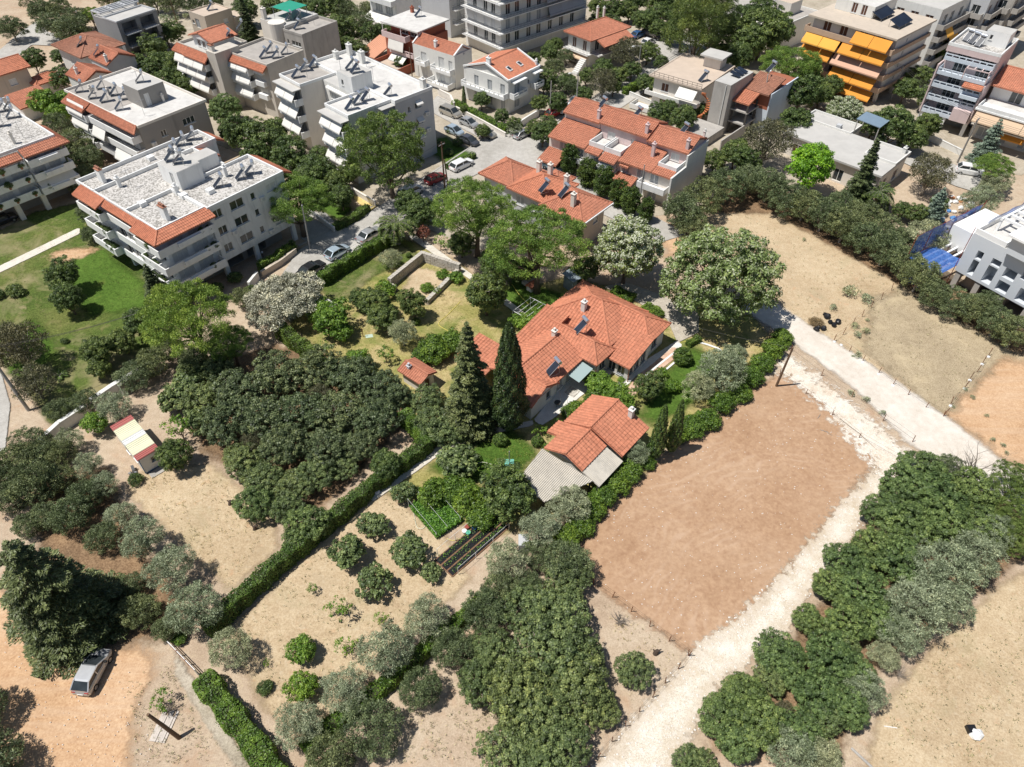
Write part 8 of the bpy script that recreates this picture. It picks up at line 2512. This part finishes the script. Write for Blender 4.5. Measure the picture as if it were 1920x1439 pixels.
# --- hedges
hedge('long clipped hedge from the white bar gate along the dry orchard', L_HEDGE2, [(395, 1192), (470, 1118), (545, 1052), (620, 990), (700, 922), (765, 872), (806, 842)], 1.3, 1.9, dens=150)
hedge('bright hedge returning up the garden path from the long hedge', L_HEDGE, [(806, 842), (780, 812), (758, 790)], 1.5, 1.9, dens=170)
hedge('bushy bright hedge from the white bar gate along the worn path', L_HEDGE, [(388, 1282), (430, 1336), (480, 1400), (530, 1470)], 1.7, 1.7, dens=170)
hedge('low hedge dividing the two rows of olives', L_HEDGE, [(575, 1412), (650, 1345), (730, 1285), (800, 1222), (880, 1155), (905, 1130)], 1.3, 1.2, dens=160)
hedge('tall clipped hedge along the street beside the parked cars', L_HEDGE, [(605, 536), (660, 500), (735, 455)], 1.3, 2.0, dens=170)
hedge('dark hedge between the orchard wood and the dry garden', L_HEDGE2, [(530, 632), (575, 668), (620, 705), (660, 735)], 1.4, 2.2, dens=150)
hedge('low clipped hedge strip behind the villa, beside the sett drive', L_HEDGE, [(1150, 551), (1185, 566)], 1.6, .9, dens=200)
hedge('low clipped hedge strip at the villa corner, beside the sett drive', L_HEDGE, [(1208, 580), (1238, 598)], 1.6, .9, dens=200)
hedge('short curved hedge beside the large clipped dome', L_HEDGE2, [(1290, 650), (1308, 640)], 1.0, .8, dens=200)
hedge('hedge behind the pavement of the skylight house', L_HEDGE, [(852, 200), (905, 228), (950, 252)], 1.1, 1.4, dens=90, ls=.24)
hedge('hedge around the small lawn at the street bend', L_HEDGE2, [(890, 297), (838, 318)], .9, 1.0, dens=90, ls=.24)
hedge('trimmed hedge on the street wall below the white apartment block', L_HEDGE, [(490, 512), (525, 492), (552, 470)], 1.0, 1.6, dens=110, ls=.2)
hedge('hedge around the small garden beside the driveway', L_HEDGE2, [(630, 432), (665, 415), (690, 395)], 1.2, 1.1, dens=110, ls=.2)
hedge('hedge along the garden wall of the row houses', L_HEDGE, [(1040, 290), (1075, 272)], 1.2, 1.5, dens=90, ls=.24)
hedge('hedge before the two-storey flat-roofed house', L_HEDGE, [(1170, 178), (1215, 160), (1240, 148)], 1.2, 1.5, dens=70, ls=.26)
# ================================================================ clutter on roofs and balconies
def antenna(b, x, y, z, h=2.6):
    m = MB().tube([(x, y, z), (x, y, z + h)], .03, 5)
    o = b.part('aerial_mast', m, METAL)
    r = MB().bar((x - .7, y, z + h - .15), (x + .7, y, z + h - .15), .03)
    for i in range(6):
        r.bar((x - .65 + .26 * i, y - .4 + .04 * i, z + h - .15), (x - .65 + .26 * i, y + .4 - .04 * i, z + h - .15), .02)
    r.build('aerial_rods', METAL, o)
for b, spots in ROOFS:
    for (x, y, z) in spots:
        antenna(b, x, y, z)
def potted(b, x, y, z, s, label, group):
    t = thing('potted_plant', label, 'plant', b.w(x, y, z), vr.uniform(0, 6), group)
    MB().tube([(0, 0, 0), (0, 0, .32), (0, 0, .33)], [.16, .22, .17], 8).build('pot', TILE_O, t)
    m, tm = PROTO['shrub']['v'][vr.randrange(3)]
    o = obj('foliage', m, t, (0, 0, .2))
    o.scale = (s, s, s * 1.2)
for b, spots, lab, grp in POTS:
    for (x, y, z) in spots:
        potted(b, x, y, z, vr.uniform(.28, .5), lab, grp)
def ac_unit(b, side, base, a, z):
    if side == 's':
        m, f = MB().box(a - .4, a + .4, base - .34, base - .01, z, z + .6), [(a + .05, base - .345, z + .3), (a + .05, base - .36, z + .3)]
    else:
        m, f = MB().box(base - .34, base - .01, a - .4, a + .4, z, z + .6), [(base - .345, a + .05, z + .3), (base - .36, a + .05, z + .3)]
    o = b.part('air_conditioner', m, OFFW)
    MB().tube(f, .22, 12).build('fan_grille', LGREY, o)
for b, side, base, spots in ACS:
    for (a, z) in spots:
        ac_unit(b, side, base, a, z)
